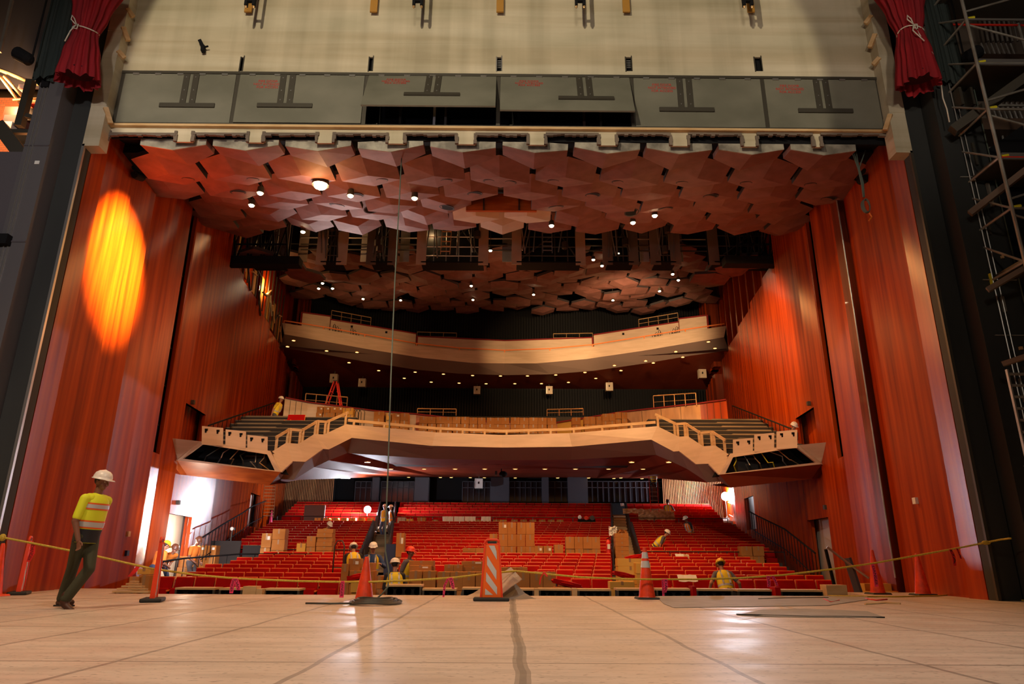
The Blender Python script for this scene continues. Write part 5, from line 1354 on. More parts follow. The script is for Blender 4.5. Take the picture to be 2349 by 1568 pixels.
# steel beams leaning across the upper right
for k, (a, b, w_) in enumerate((((2225, 490), (2360, 385), .12), ((2185, 300), (2360, 175), .2), ((2265, 665), (2360, 610), .1), ((2300, 835), (2360, 815), .09))):
    A = atY(*a, 12.7 - .1 * k); Bq = atY(*b, 12.1)
    o = MB().bar(A, Bq, w_, w_).build('steel_beam', 'rawconcrete' if k != 1 else 'steeldark'); tag(o, 'rusty steel beam slanting up at the right edge, %s from the top' % ORD[(2, 1, 3, 4)[k]], 'beam', 'beams at the right edge')
# ================= scaffold tower at the right =================
t = thing('scaffold_tower', 'tall tubular scaffold tower with platforms at the upper right', 'scaffold', tuple(atY(2330, 1000, 12.3)))
SY = 12.0
st = atY(2243, 153, SY)
for (dx, dy) in ((0, 0), (0, 1.4), (2.4, 0), (2.4, 1.4)):
    MB().tube([(st.x + dx, SY + dy, 5.5 if dx == 0 else 0), (st.x + dx, SY + dy, 17)], .035, 8).build('standard', 'pipe', t)
for k in range(9):
    z = 6.2 + k * 1.15
    for dy in (0, 1.4): MB().tube([(st.x, SY + dy, z), (st.x + 2.6, SY + dy, z)], .028, 6).build('ledger', ['pipe', 'steelbare', 'ladderred', 'pipe'][k % 4], t)
    MB().tube([(st.x, SY, z), (st.x, SY + 1.4, z)], .028, 6).build('transom', 'pipe', t)
    MB().tube([(st.x, SY, z + (.2 if k % 2 else 1.0)), (st.x + 2.4, SY, z + (1.0 if k % 2 else .2))], .024, 6).build('brace', 'pipe', t)
    MB().tube([(st.x, SY, z), (st.x, SY + 1.4, z + 1.1)], .024, 6).build('side_brace', 'pipe', t)
    for dx in (.04, 2.2): MB().tube([(st.x + dx, SY - .0, z + .02), (st.x + dx + .14, SY, z + .05)], .034, 6).build('coupler', 'yellowpaint', t)
    if k % 2 == 0: MB().box((st.x + .05, SY + .1, z + .03), (st.x + 2.6, SY + 1.3, z + .1)).build('platform', 'steeldark', t)
    if k % 2 == 0: MB().box((st.x + .05, SY - .02, z - .05), (st.x + 2.6, SY + .02, z + .1)).build('toe_board', 'steelbare', t)
# smaller scaffold frame lower right, seen edge-on as rungs
a = atY(2312, 860, 11.2); b = atY(2349, 1062, 11.2)
ladder('ladder', 'grey rung ladder at the right edge beside the black flat', (a.x + .45, 11.2, b.z - .8), (a.x + .45, 11.2, a.z + .1), .9, 'pipe', 12)
# pipe clusters and ducts on the wall behind the scaffold
for k, (px, py) in enumerate(((2290, 30), (2310, 160), (2335, 300))):
    a = atY(px, py, 15.9); g = thing('conduit_bundle', 'bundle of parallel grey conduits on the wall behind the scaffold, %s from the top' % ORD[k + 1], 'conduits', (a.x, 15.9, a.z - 1), 0, 'conduit bundles')
    for j in range(7): MB().tube([(a.x - .5 + j * .14, 15.9, a.z - 1), (a.x - .45 + j * .14, 15.9, a.z), (a.x - .55 + j * .14, 15.9, a.z + .9)], .03, 6).build('conduit', 'steelbare', g)
for k in range(3):
    z = 9.6 + 2.1 * k; o = MB().box((11.2, 15.6, z), (17, 16.4, z + .35)).build('gallery_floor', 'rustframe'); tag(o, 'dark gallery ledge behind the scaffold, %s from the bottom' % ORD[k + 1], 'ledge', 'gallery ledges')
# ================= left fly gallery clutter =================
o = MB().box((-16.8, 15.3, 9.2), (-10.0, 15.5, 12.2)).build('brick_wall', 'slat'); tag(o, 'orange-lit brick wall behind the pipes at the upper left', 'brick wall')
bmn = bpy.data.materials.new('brick'); bmn.use_nodes = True; nt = bmn.node_tree
tx = nt.nodes.new('ShaderNodeTexBrick'); tc = nt.nodes.new('ShaderNodeNewGeometry'); sp = nt.nodes.new('ShaderNodeSeparateXYZ'); cb = nt.nodes.new('ShaderNodeCombineXYZ')
nt.links.new(tc.outputs['Position'], sp.inputs[0]); nt.links.new(sp.outputs[0], cb.inputs[0]); nt.links.new(sp.outputs[2], cb.inputs[1]); nt.links.new(cb.outputs[0], tx.inputs[0])
tx.inputs['Scale'].default_value = 4; tx.inputs['Color1'].default_value = (.5, .16, .07, 1); tx.inputs['Color2'].default_value = (.38, .12, .05, 1); tx.inputs['Mortar'].default_value = (.2, .12, .08, 1)
nt.links.new(tx.outputs[0], nt.nodes['Principled BSDF'].inputs[0]); o.data.materials.clear(); o.data.materials.append(bmn)
light('wing_lamp', 'POINT', (-12.4, 14.0, 11.6), 260, (1, .5, .2), None, .1)
light('wing_lamp', 'POINT', (-11.0, 14.2, 9.6), 60, (1, .4, .15), None, .1)
def ptube(name, label, pts, r, m, cat, group=None):
    o = MB().tube([atY(*q) for q in pts], r, 7).build(name, m, smooth=True); tag(o, label, cat, group); return o
ptube('water_pipe', 'thick pale pipe running up beside the left steel column', [(132, 290, 14.4), (136, 200, 14.4), (139, 120, 14.4)], .09, 'lumber', 'pipe')
for k, (x0, y0, x1, y1, r_) in enumerate(((0, 160, 75, 190, .05), (75, 190, 160, 210, .04), (10, 175, 55, 225, .04), (0, 175, 52, 245, .035), (60, 232, 155, 238, .045), (118, 200, 108, 262, .03), (125, 196, 116, 265, .03), (30, 230, 150, 222, .03), (100, 330, 128, 285, .03))):
    ptube('conduit', 'warm-lit pipe in the upper left gallery, %s from the top' % ORD[k + 1], [(x0, y0, 14.2), (x1, y1, 14.3)], r_, 'lumber', 'pipe', 'pipes in the upper left gallery')
for k, (x0, y0, x1, y1, w_) in enumerate(((72, 185, 45, 290, .16), (0, 290, 60, 370, .3), (0, 302, 140, 304, .1), (60, 265, 120, 285, .1), (28, 0, 0, 120, .06))):
    A = atY(x0, y0, 13.8); Bq = atY(x1, y1, 13.9); o = MB().bar(A, Bq, w_, w_).build('steel_beam', 'steeldark' if k < 4 else 'pipe'); tag(o, 'dark steel beam in the upper left gallery, %s' % ['upright', 'thick sloping', 'long level', 'short level', 'thin leaning'][k], 'beam')
for k, (px, py, w_, h_, m) in enumerate(((30, 262, .5, .45, 'ladderred'), (28, 275, .45, .3, 'bluegray'), (16, 290, .2, .3, 'paper'), (95, 262, .7, .35, 'hexrim'), (48, 198, .14, .12, 'paper'), (78, 232, .25, .15, 'ladderred'), (75, 320, 1.0, .5, 'black'), (100, 345, .3, .25, 'vest_orange'))):
    p = atY(px, py, 14.6 - .05 * k); o = MB().box((p.x - w_ / 2, p.y, p.z - h_ / 2), (p.x + w_ / 2, p.y + .3, p.z + h_ / 2)).build('equipment_box', m)
    tag(o, '%s equipment box in the upper left gallery' % ['large red', 'blue-grey', 'small white leaning', 'dark perforated', 'tiny white', 'small red', 'wide black', 'orange'][k], 'equipment')
o = MB().box((-15.5, 14.9, 12.2), (-10.2, 14.95, 17)).build('grey_drape', 'bluegray'); tag(o, 'dusty grey mesh drape hanging at the upper left corner', 'drape')
for s, (px, py) in ((-1, (72, 140)), (1, (2212, 135))):
    p = atY(px, py, 12.5); t = thing('stage_light', 'black stage light hanging beside the %s black curtain' % ('left' if s < 0 else 'right'), 'stage light', tuple(p))
    M1 = Matrix.Rotation(R(60 * s), 4, 'Y'); MB().lathe([(.06, 0), (.14, .08), (.15, .4), (.1, .42)], tuple(p), 14, M1).build('housing', 'black', t); MB().tube([p, p + Vector((s * .05, 0, 5))], .02).build('hanger', 'black', t)

# ================= curtains =================
def drape(name, label, px, pyb, Y, prof, m, min_, folds, seed, flat=.75):
    """prof: list of (py, px centre, half width px)"""
    n = 96; r_ = random.Random(seed); ph = [r_.uniform(0, 6.28) for _ in range(4)]
    t = thing(name, label, 'curtain', tuple(atY(px, pyb, Y)))
    mb = MB(); inner = MB()
    rings = []
    for (py, cx, hw) in prof:
        c = atY(cx, py, Y); e = atY(cx + hw, py, Y); rad = (e - c).length; rings.append((c, rad))
    # subdivide
    R2 = []
    for (c0, r0), (c1, r1) in zip(rings[:-1], rings[1:]):
        for k in range(6): u = k / 6; u2 = u * u * (3 - 2 * u); R2.append((c0.lerp(c1, u), r0 + (r1 - r0) * u2))
    R2.append(rings[-1])
    L_ = len(R2)
    for i, (c, rad) in enumerate(R2):
        for k in range(n):
            a = 2 * PI * k / n
            w_ = 1 + .13 * math.sin(folds * a + ph[0]) + .05 * math.sin((folds * 2 - 3) * a + ph[1] + i * .05) + .03 * math.sin(5 * a + ph[2] + i * .12)
            q = Vector((math.cos(a) * rad * w_, math.sin(a) * rad * w_ * flat, (.03 * math.sin(3 * a + ph[3]) + .04 * math.sin(7 * a)) if i == 0 else 0))
            mb.v.append(c + q)
    for i in range(L_ - 1):
        for k in range(n):
            k2 = (k + 1) % n; mb.f.append((i * n + k, i * n + k2, (i + 1) * n + k2, (i + 1) * n + k))
    mb.build('cloth', m, t, smooth=True)
    c, rad = R2[1]; MB().lathe([(.01, .1), (rad * .86, .1), (rad * .86, .12), (.01, .12)], tuple(c), 24, Matrix.Scale(flat, 4, (0, 1, 0))).build('inside_shade', min_, t)  # dark disc stands in for the shade inside the open bottom
    return t, R2
tl_, _ = drape('red_curtain', 'red velvet curtain tied with white rope at the upper left', 178, 185, 12.5, [(186, 178, 44), (130, 186, 36), (80, 196, 25), (40, 208, 34), (-40, 228, 56)], 'velvetred', 'velvetred_shaded', 15, 1)
tr_, _ = drape('red_curtain', 'red velvet curtain tied with white rope at the upper right', 2110, 195, 12.5, [(196, 2110, 44), (130, 2099, 36), (75, 2088, 26), (35, 2078, 35), (-40, 2062, 56)], 'velvetred', 'velvetred_shaded', 15, 2)
for k in range(2):
    drape('black_curtain', 'pleated black curtain beside the left red curtain, %s fold bundle' % ['outer', 'inner'][k], 100 + 32 * k, 184, 12.9, [(186 - 4 * k, 100 + 34 * k, 21), (100, 118 + 32 * k, 19), (0, 142 + 28 * k, 18), (-40, 150 + 28 * k, 18)], 'velvetblack', 'black', 9, 3 + k)
    drape('black_curtain', 'pleated black curtain beside the right red curtain, %s fold bundle' % ['inner', 'outer'][k], 2172 + 24 * k, 192, 12.9, [(196, 2172 + 26 * k, 19), (100, 2152 + 22 * k, 17), (0, 2128 + 22 * k, 16), (-40, 2118 + 20 * k, 16)], 'velvetblack', 'black', 9, 6 + k)
for s, cx, nm in ((-1, 196, 'left'), (1, 2088, 'right')):
    c = atY(cx, 76, 12.5); e = atY(cx + 27, 76, 12.5); rad = e.x - c.x
    t = thing('tie_rope', 'white rope tied in a bow around the %s red curtain' % nm, 'rope', tuple(c))
    MB().tube([c + Vector((math.cos(a) * rad * 1.04, math.sin(a) * rad * .84, .03 * math.sin(a * 2))) for a in [2 * PI * k / 24 for k in range(25)]], .014, 6).build('loop', 'rope_white', t, smooth=True)
    k0 = c + Vector((-.06, -rad * .9, .02))
    MB().tube([k0, k0 + Vector((-.05, -.03, .13)), k0 + Vector((-.12, -.03, .22)), k0 + Vector((-.13, -.02, .12)), k0 + Vector((-.02, -.02, .0))], .013, 6).build('bow', 'rope_white', t, smooth=True)
    MB().tube([k0, k0 + Vector((.06, -.03, -.02)), k0 + Vector((.05, -.03, -.14)), k0 + Vector((-.04, -.03, -.12)), k0], .013, 6).build('bow', 'rope_white', t, smooth=True)
    MB().tube([k0, k0 + Vector((-.07, -.04, -.2)), k0 + Vector((-.12 if s < 0 else .12, -.06, -.5))], .013, 6).build('tail', 'rope_white', t, smooth=True)
    if s > 0: MB().tube([k0, k0 + Vector((.15, .05, -.3)), k0 + Vector((.34, .06, -.75))], .012, 6).build('tail', 'rope_white', t, smooth=True)
ptube('rope_end', 'loose white rope end dangling below the right curtains', [(2158, 185, 12.6), (2163, 225, 12.6), (2172, 250, 12.6), (2178, 280, 12.6)], .014, 'rope_white', 'rope')
# hanging cord bundle on the right of the ceiling
t = thing('cord_bundle', 'grey-green cord bundle with a coiled end hanging at the right of the ceiling', 'cord', tuple(atY(1988, 480, 14.2)))
for k, (x0) in enumerate((1953, 1958, 1964, 1985)):
    MB().tube([atY(x0, 345, 14.2), atY(1968 + k, 385, 14.1), atY(1976 + k * 1.5, 420, 14.1), atY(1980 + k, 452, 14.1)], .014, 5).build('cord', 'greenrope', t, smooth=True)
for k in range(4):
    c = atY(1987, 472, 14.1); MB().tube([c + Vector((math.cos(a) * (.07 + .01 * k), -.03 + .02 * k, math.sin(a) * .17)) for a in [2 * PI * j / 16 for j in range(17)]], .013, 5).build('coil', 'greenrope', t, smooth=True)
MB().tube([atY(1994, 488, 14.1), atY(2000, 497, 14.1), atY(1993, 506, 14.1)], .016, 5).build('frayed_end', 'vest_orange', t)
# long cable hanging from the ceiling down to the coil beside the cone
t = thing('hanging_cable', 'long grey cable hanging from the ceiling to a coil beside the plain cone', 'cable', tuple(atY(870, 1380, 12.3)))
MB().tube([atY(922, 345, 14.3), atY(917, 440, 14.0), atY(906, 640, 13.4), atY(897, 860, 13.0), atY(890, 1080, 12.7), atY(884, 1220, 12.5), atY(884, 1262, 12.5), atY(892, 1310, 12.4), atY(890, 1345, 12.3), atY(876, 1362, 12.25), atY(862, 1374, 12.2)], .014, 6).build('cable', 'greenrope', t, smooth=True)
c0 = atZ(862, 1380, .03)
for k in range(5):
    MB().tube([c0 + Vector((math.cos(a) * (.40 - .03 * k) + .04 * math.sin(k * 3), math.sin(a) * (.55 - .05 * k), .012 * k + .01 * math.sin(3 * a))) for a in [2 * PI * j / 24 for j in range(25)]], .016, 6).build('coil', 'cable', t, smooth=True)
MB().tube([c0 + Vector((-.1, -.3, .0)), c0 + Vector((-.6, -.45, .0)), c0 + Vector((-1.0, -.4, 0))], .016, 6).build('tail', 'cable', t, smooth=True)
# ================= things at the stage edge =================
eb = [(402, 493, 1347), (503, 557, 1348), (603, 687, 1349), (885, 967, 1340), (969, 1047, 1349), (1060, 1112, 1347), (1160, 1226, 1349), (1236, 1312, 1349), (1325, 1402, 1350), (1415, 1502, 1349), (1505, 1587, 1349), (1597, 1681, 1350), (1692, 1778, 1351), (1790, 1890, 1352)]
for k, (x0, x1, yt) in enumerate(eb):
    a = atY(x0, yt, 15.2); b = atY(x1, yt, 15.2)
    t = thing('light_trough', 'black trough with a tan top board beyond the stage edge, %s from left' % ORD[k + 1], 'trough', ((a.x + b.x) / 2, 15.2, -.72), 0, 'troughs beyond the stage edge')
    MB().box((a.x + .02, 15.25, -.72), (b.x - .02, 15.6, a.z - .03)).build('body', 'black', t)
    MB().box((a.x, 15.2, a.z - .04), (b.x, 15.65, a.z)).build('top_board', 'lumber', t)
    for x in (a.x, b.x - .04): MB().box((x, 15.2, -.72), (x + .04, 15.24, a.z - .04)).build('side_post', 'steeldark', t)
    for j in range(4):
        x = lin(a.x, b.x, (j + .5) / 4); MB().lathe([(.07, 0), (.09, -.01), (.09, -.03), (.07, -.04)], (x, 15.25, a.z - .14), 12, Matrix.Rotation(R(90), 4, 'X')).build('lamp_port', 'bluegray', t)
for k, (x0, x1, yt) in enumerate(((558, 588, 1344), (588, 602, 1350), (1226, 1236, 1349), (1313, 1324, 1349), (1588, 1597, 1344), (1778, 1790, 1346), (1895, 1942, 1341))):
    a = atY(x0, yt, 15.0); b = atY(x1, yt, 15.0); o = MB().box((a.x, 15.0, -.72), (b.x, 15.3, a.z)).build('timber_post', 'lumber' if k not in (4, 5) else 'cloth_red')
    tag(o, '%s block standing between the troughs at the stage edge, %s from left' % ('red' if k in (4, 5) else 'tan', ORD[k + 1]), 'block', 'blocks at the stage edge')
# curled cover board behind the barricade
t = thing('curled_board', 'curled grey-brown floor board peaking behind the striped barricade', 'board', tuple(atZ(1150, 1375, 0)))
A = [atY(1045, 1375, 13.2), atY(1085, 1360, 13.3), atY(1125, 1335, 13.3), atY(1160, 1308, 13.3), atY(1172, 1300, 13.3)]
Bq = [atY(1120, 1376, 12.9), atY(1150, 1362, 12.9), atY(1172, 1345, 12.9), atY(1190, 1333, 12.95), atY(1197, 1327, 13.0)]
MB().sheet(A, Bq, .012).build('left_flap', 'boardtan', t)
A = [atY(1172, 1326, 13.35), atY(1190, 1345, 13.4), atY(1205, 1360, 13.4), atY(1225, 1371, 13.4), atY(1245, 1374, 13.4)]
Bq = [atY(1110, 1378, 13.0), atY(1140, 1378, 13.0), atY(1165, 1378, 13.0), atY(1195, 1377, 13.0), atY(1230, 1376, 13.0)]
MB().sheet(A, Bq, .012).build('right_flap', 'boardgray', t)
# loose grey sheets lying on the right of the stage
def slab(name, label, pts, th, m, cat, z=0.004):
    P = [atZ(x, y, z) for x, y in pts]; o = MB().poly([(p.x, p.y, z) for p in P], (0, 0, th)).build(name, m); tag(o, label, cat); return o
slab('cover_sheet', 'loose grey floor sheet with a ragged left edge right of the collared cone', [(1512, 1374), (1522, 1384), (1545, 1393), (1700, 1391), (1900, 1388), (1990, 1375), (1990, 1367), (1700, 1366), (1510, 1367)], .005, 'boardgray', 'sheet')
slab('cover_sheet', 'thin grey floor sheet with a dark torn edge on the right of the stage', [(1690, 1410), (1740, 1413), (1860, 1415), (2030, 1416), (1990, 1402), (1850, 1396), (1750, 1398)], .006, 'boardgray', 'sheet')
ptube('torn_edge', 'dark torn strip along the grey floor sheet edge', [(1690, 1410, 9.2)] + [(x, y, atZ(x, y, 0).y) for x, y in ((1750, 1412), (1860, 1415), (1940, 1415), (2030, 1417))], .008, 'rubber', 'strip').location.z += .01
for k, (pts, m) in enumerate((([(1985, 1385), (2030, 1382), (2065, 1384)], 'lumber'), ([(1890, 1373), (1905, 1380), (1925, 1376)], 'redtape'), ([(1985, 1372), (2010, 1376), (2035, 1374)], 'redtape'), ([(1740, 1347 + 26), (1800, 1371), (1900, 1370)], 'cable'))):
    ptube('floor_scrap', 'thin scrap lying on the right of the stage floor, %s' % ['tan sliver', 'red tape left', 'red tape right', 'dark cord'][k], [(x, y, atZ(x, y, .01).y) for x, y in pts], .012 if k else .02, m, 'scrap')
ptube('yellow_cord', 'yellow cord lying along the right rear of the stage', [(x, y, atZ(x, y, .012).y) for x, y in ((1900, 1366), (2050, 1368), (2150, 1366), (2220, 1360), (2290, 1366), (2349, 1373))], .014, 'rope_yellow', 'cord')
ptube('yellow_cord', 'second yellow cord at the far right edge of the stage', [(x, y, atZ(x, y, .012).y) for x, y in ((2262, 1370), (2300, 1374), (2360, 1377))], .014, 'rope_yellow', 'cord')
for k in range(5):
    a = atY(262 + 10 * k, 1349 - 2 * k, 14.8 + .25 * k); b = atY(345 - 8 * k, 1350 - 2 * k, 14.7 + .25 * k); a.z = b.z = .02 + .04 * k
    o = MB().bar(a, b, .1, .035).build('timber_plank', 'lumber'); tag(o, 'pale timber plank on the left stage corner, %s from the bottom' % ORD[k + 1], 'plank', 'planks on the left stage corner')
for k, (x0, x1, y0, m) in enumerate(((300, 322, 1322, 'card'), (322, 342, 1318, 'card'), (318, 338, 1306, 'card2'))):
    a = atY(x0, y0, 15.9 + .1 * k); b = atY(x1, y0, 15.9); carton(((a.x + b.x) / 2, 16.0 + .1 * k, -.72 if k < 2 else a.z - .1), (b.x - a.x, .3, a.z + .72 if k < 2 else .12), 'carton at the left stage corner, %s' % ['left lower', 'right lower', 'thin upper'][k], G1, m)
# cones
def cone(loc, h, label, collars=False, base='rubber', rz=0, m='cone', sq=.19, lean=0):
    t = thing('traffic_cone', label, 'traffic cone', tuple(loc), rz)
    s_ = 1.0
    MB().hexa([(-sq * s_ - .02, -sq * s_ - .02, 0), (sq * s_ + .02, -sq * s_ - .02, 0), (sq * s_ + .02, sq * s_ + .02, 0), (-sq * s_ - .02, sq * s_ + .02, 0), (-sq * s_, -sq * s_, .035), (sq * s_, -sq * s_, .035), (sq * s_, sq * s_, .035), (-sq * s_, sq * s_, .035)]).build('base', base, t, local=True, bevel=.01)
    r0 = .15; r1 = .03
    MB().lathe([(r0 * 1.05, .034), (r0, .05), (r1 + (r0 - r1) * .02, h * .985), (r1 * .8, h), (r1 * .5, h)], (0, 0, 0), 28).build('body', m, t, local=True, smooth=False)
    def rad(z): return r0 + (r1 - r0) * (z - .05) / (h - .05)
    if collars:
        for (a, b) in ((.78, .90), (.60, .73)): MB().lathe([(rad(a * h) + .0, a * h), (rad(a * h) + .006, a * h), (rad(b * h) + .006, b * h), (rad(b * h), b * h)], (0, 0, 0), 28).build('reflective_collar', 'reflective', t, local=True)
    return t
def cone_at(px, py, ptop, label, **k):
    p = atZ(px, py, 0); q = atY(px, ptop, p.y + 0); return cone((p.x, p.y + .1, 0), q.z, label, **k)
cone_at(832, 1381, 1276, 'scuffed plain orange traffic cone standing beside the coiled cable')
MB().tube([(0, 0, 0), (0, 0, .13)], .006).build('antenna_stick', 'steeldark', thing('thin_stick', 'thin grey stick poking up from the plain cone beside the coiled cable', 'stick', tuple(atY(835, 1278, 12.1))), local=True)
cone_at(1487, 1374, 1254, 'orange traffic cone with two silver reflective collars', collars=True)
cone((8.3, 15.7, 0), .92, 'red-orange traffic cone by the right aisle steps with tape hanging over it')
cone((9.05, 15.3, 0), .85, 'red-orange traffic cone against the right wood wall')
cone((-9.05, 13.6 - .4, 0), .92, 'red-orange traffic cone at the far left stage corner', base='cone')
def barricade(loc, h, label, rz):
    t = thing('barricade', label, 'barricade', tuple(loc), rz)
    w_ = .155
    MB().cbox((0, 0, .03), (.62, .32, .06)).build('base', 'rubber', t, local=True, bevel=.02)
    MB().hexa([(-w_ - .02, -.03, .05), (w_ + .02, -.03, .05), (w_ + .02, .03, .05), (-w_ - .02, .03, .05), (-w_ + .03, -.02, h * .93), (w_ - .03, -.02, h * .93), (w_ - .03, .02, h * .93), (-w_ + .03, .02, h * .93)]).build('panel', 'orange', t, local=True, bevel=.01)
    for s_ in (-1, 1): MB().hexa([(s_ * (w_ + .03) - .015, -.045, .05), (s_ * (w_ + .03) + .015, -.045, .05), (s_ * (w_ + .03) + .015, .03, .05), (s_ * (w_ + .03) - .015, .03, .05), (s_ * (w_ - .03) - .015, -.035, h * .93), (s_ * (w_ - .03) + .015, -.035, h * .93), (s_ * (w_ - .03) + .015, .02, h * .93), (s_ * (w_ - .03) - .015, .02, h * .93)]).build('edge_rib', 'conecap', t, local=True)
    # handle: rounded arch
    MB().tube([(-w_ + .03, 0, h * .92), (-w_ + .04, 0, h * .98), (-.08, 0, h), (.08, 0, h), (w_ - .04, 0, h * .98), (w_ - .03, 0, h * .92), (-w_ + .03, 0, h * .92)], .022, 8).build('handle', 'conecap', t, local=True, smooth=True)
    MB().cbox((0, 0, h * .955), (.16, .03, .04)).build('grip_shadow', 'rubber', t, local=True)
    z0, z1 = .1, h * .9
    for k in range(4):
        za = z1 - k * .27 * (h / 1.08); 
        def wz(z): return w_ - .035 - .05 * (z / h)
        pts = []
        # diagonal band descending to the right, clipped to the panel
        for (x, z) in ((-1, za), (-.3, za), (1, za - .25), (1, za - .38), (-1, za - .12)):
            z = max(z0, min(z1, z)); pts.append((x * wz(z), -.034 if False else -.0335, z))
        if k == 0: pts = [(-.8 * wz(z1), -.0335, z1), (.6 * wz(z1), -.0335, z1), (wz(z1 - .1), -.0335, z1 - .1), (wz(z1 - .24), -.0335, z1 - .24)]
        else:
            zt = z1 - .17 - (k - 1) * .27
            pts = [(-wz(zt), -.0335, zt), (wz(zt), -.0335, max(z0, zt - .25)), (wz(zt), -.0335, max(z0, zt - .40)), (-wz(zt), -.0335, max(z0, zt - .15))]
            if k == 3: pts = [(-wz(zt), -.0335, zt), (.25 * wz(zt), -.0335, z0), (-wz(zt), -.0335, z0)]
        MB().poly(pts, (0, .006, 0)).build('reflective_stripe', 'reflective', t, local=True)
    return t
p = atZ(1127, 1378, 0); barricade((p.x, p.y + .05, 0), atY(1127, 1237, p.y).z, 'orange and white diagonal-striped barricade standing on the stage', 0)
p = atZ(343, 1380, 0); barricade((p.x, p.y + .1, 0), atY(345, 1233, p.y).z, 'orange barricade seen edge-on, left of the seats', R(109))
p = atZ(62, 1362, 0); barricade((-9.0, 13.95 - .1, 0), 1.05, 'orange barricade seen edge-on behind the far left cone', R(116))
# yellow rope and danger tapes
rp = [(-40, 1222, 11.8), (0, 1231, 11.9), (110, 1252, 12.0), (200, 1270, 12.1), (345, 1303, 12.3), (450, 1318, 12.5), (540, 1326, 12.6), (680, 1332, 12.6), (785, 1334, 12.4), (850, 1334, 12.0), (950, 1330, 12.2), (1045, 1324, 12.5), (1125, 1314, 12.9), (1183, 1309, 13.2), (1245, 1315, 13.1), (1330, 1323, 13.1), (1420, 1327, 13.2), (1487, 1328, 13.2), (1600, 1328, 13.3), (1700, 1325, 13.4), (1800, 1318, 13.5), (1900, 1306, 13.6), (2000, 1292, 13.7), (2100, 1274, 13.6), (2200, 1256, 13.4), (2295, 1237, 13.1), (2320, 1234, 12.9)]
P = [atY(*q) for q in rp]; fine = []
for i in range(len(P) - 1):
    for k in range(4): fine.append(P[i].lerp(P[i + 1], k / 4))
fine.append(P[-1])
t = thing('barrier_rope', 'long yellow rope strung across the stage between the cones', 'rope', tuple(P[0]))
MB().tube(fine, .017, 8).build('strand', 'rope_yellow', t, smooth=True)
MB().ell(tuple(atY(6, 1232, 11.9)), (.05, .05, .06), 10, 6).build('knot', 'rope_yellow', t); MB().ell(tuple(atY(2262, 1244, 13.2)), (.09, .04, .04), 10, 6).build('knot', 'rope_yellow', t)
def ribbon(label, px, py, Y, segs, m='pinktape', txt_=None, wd=.035):
    t = thing('danger_tape', label, 'warning tape', tuple(atY(px, py + 30, Y)), 0, 'warning tapes on the rope')
    for (pts) in segs:
        A = []; Bq = []
        for (x, y, w_) in pts:
            c = atY(x, y, Y - .03); A.append(c - Vector((w_, 0, 0))); Bq.append(c + Vector((w_, .01, 0)))
        s_ = MB().sheet(A, Bq, .002).build('tail', m, t)
        if txt_:
            body_ = txt_ if pts is segs[0] else txt_[:3]
            q = text('lettering', body_, .1, t, (0, 0, 0), (0, 0, 0), 'inkblack', 'LEFT', 0)
            vs = q.data.vertices; xa = min(v.co.x for v in vs); xb = max(v.co.x for v in vs); ya = min(v.co.y for v in vs); yb = max(v.co.y for v in vs)
            for v in vs:      # lay the letters down the length of the tail
                u = .08 + .84 * (v.co.x - xa) / (xb - xa); k = min(int(u * (len(pts) - 1)), len(pts) - 2); f = u * (len(pts) - 1) - k
                p0, p1 = pts[k], pts[k + 1]; ww = lin(p0[2], p1[2], f) * 1.35
                c = atY(lin(p0[0], p1[0], f), lin(p0[1], p1[1], f), Y - .03) + Vector((((v.co.y - ya) / (yb - ya) - .5) * ww, -.006, 0))
                v.co = c - WLOC[t.name]
    return t
ribbon('pink DANGER tape hanging from the rope before the left front seats', 540, 1330, 12.5, [[(537, 1326, .03), (533, 1340, .035), (530, 1360, .03)], [(541, 1326, .03), (545, 1340, .04), (547, 1353, .03)]], 'pinktape', 'DANGER')
ribbon('pink DANGER tape hanging left of the plain cone', 786, 1335, 12.3, [[(786, 1332, .03), (785, 1350, .035), (783, 1370, .035)]], 'pinktape', 'DANGER')
ribbon('pink DANGER tape hanging left of the striped barricade', 1030, 1326, 12.4, [[(1028, 1326, .02), (1020, 1342, .02), (1017, 1369, .015)], [(1034, 1324, .03), (1037, 1338, .035), (1040, 1350, .02)]], 'pinktape', 'DAN')
ribbon('thin red tape tied on the rope right of the curled board', 1243, 1315, 13.0, [[(1248, 1312, .015), (1240, 1325, .012), (1238, 1340, .01)], [(1248, 1312, .02), (1253, 1318, .02), (1255, 1322, .01)]], 'redtape')
ribbon('pink DANGER tape hanging right of the collared cone', 1524, 1330, 13.2, [[(1520, 1327, .02), (1521, 1345, .02), (1522, 1366, .02)], [(1527, 1327, .035), (1528, 1345, .035), (1525, 1358, .03)]], 'pinktape', 'DANGE')
ribbon('pink DANGER tape hanging before the right front seats', 1768, 1322, 13.4, [[(1762, 1320, .035), (1764, 1334, .035), (1764, 1346, .03)], [(1772, 1320, .03), (1778, 1330, .03), (1783, 1343, .025)]], 'pinktape', 'DAN')
ribbon('red DANGER tape on the rope at the far right', 2188, 1262, 13.3, [[(2180, 1259, .03), (2188, 1275, .035), (2191, 1297, .03)], [(2195, 1257, .02), (2200, 1268, .02), (2205, 1281, .02)]], 'redtape', 'DA')
ribbon('pink DANGER tape hanging over the right steps cone', 2006, 1300, 13.6, [[(2002, 1293, .03), (2008, 1320, .04), (2011, 1345, .035)]], 'pinktape', 'DANGER')
ribbon('red DANGER tape beside the far left cone', 70, 1262, 12.0, [[(76, 1246, .035), (73, 1268, .045), (64, 1288, .03)]], 'redtape', 'DANGER')
ribbon('red tape knotted on the rope behind the edge-on barricade', 315, 1305, 12.4, [[(320, 1294, .03), (308, 1310, .04), (296, 1322, .03)]], 'redtape')
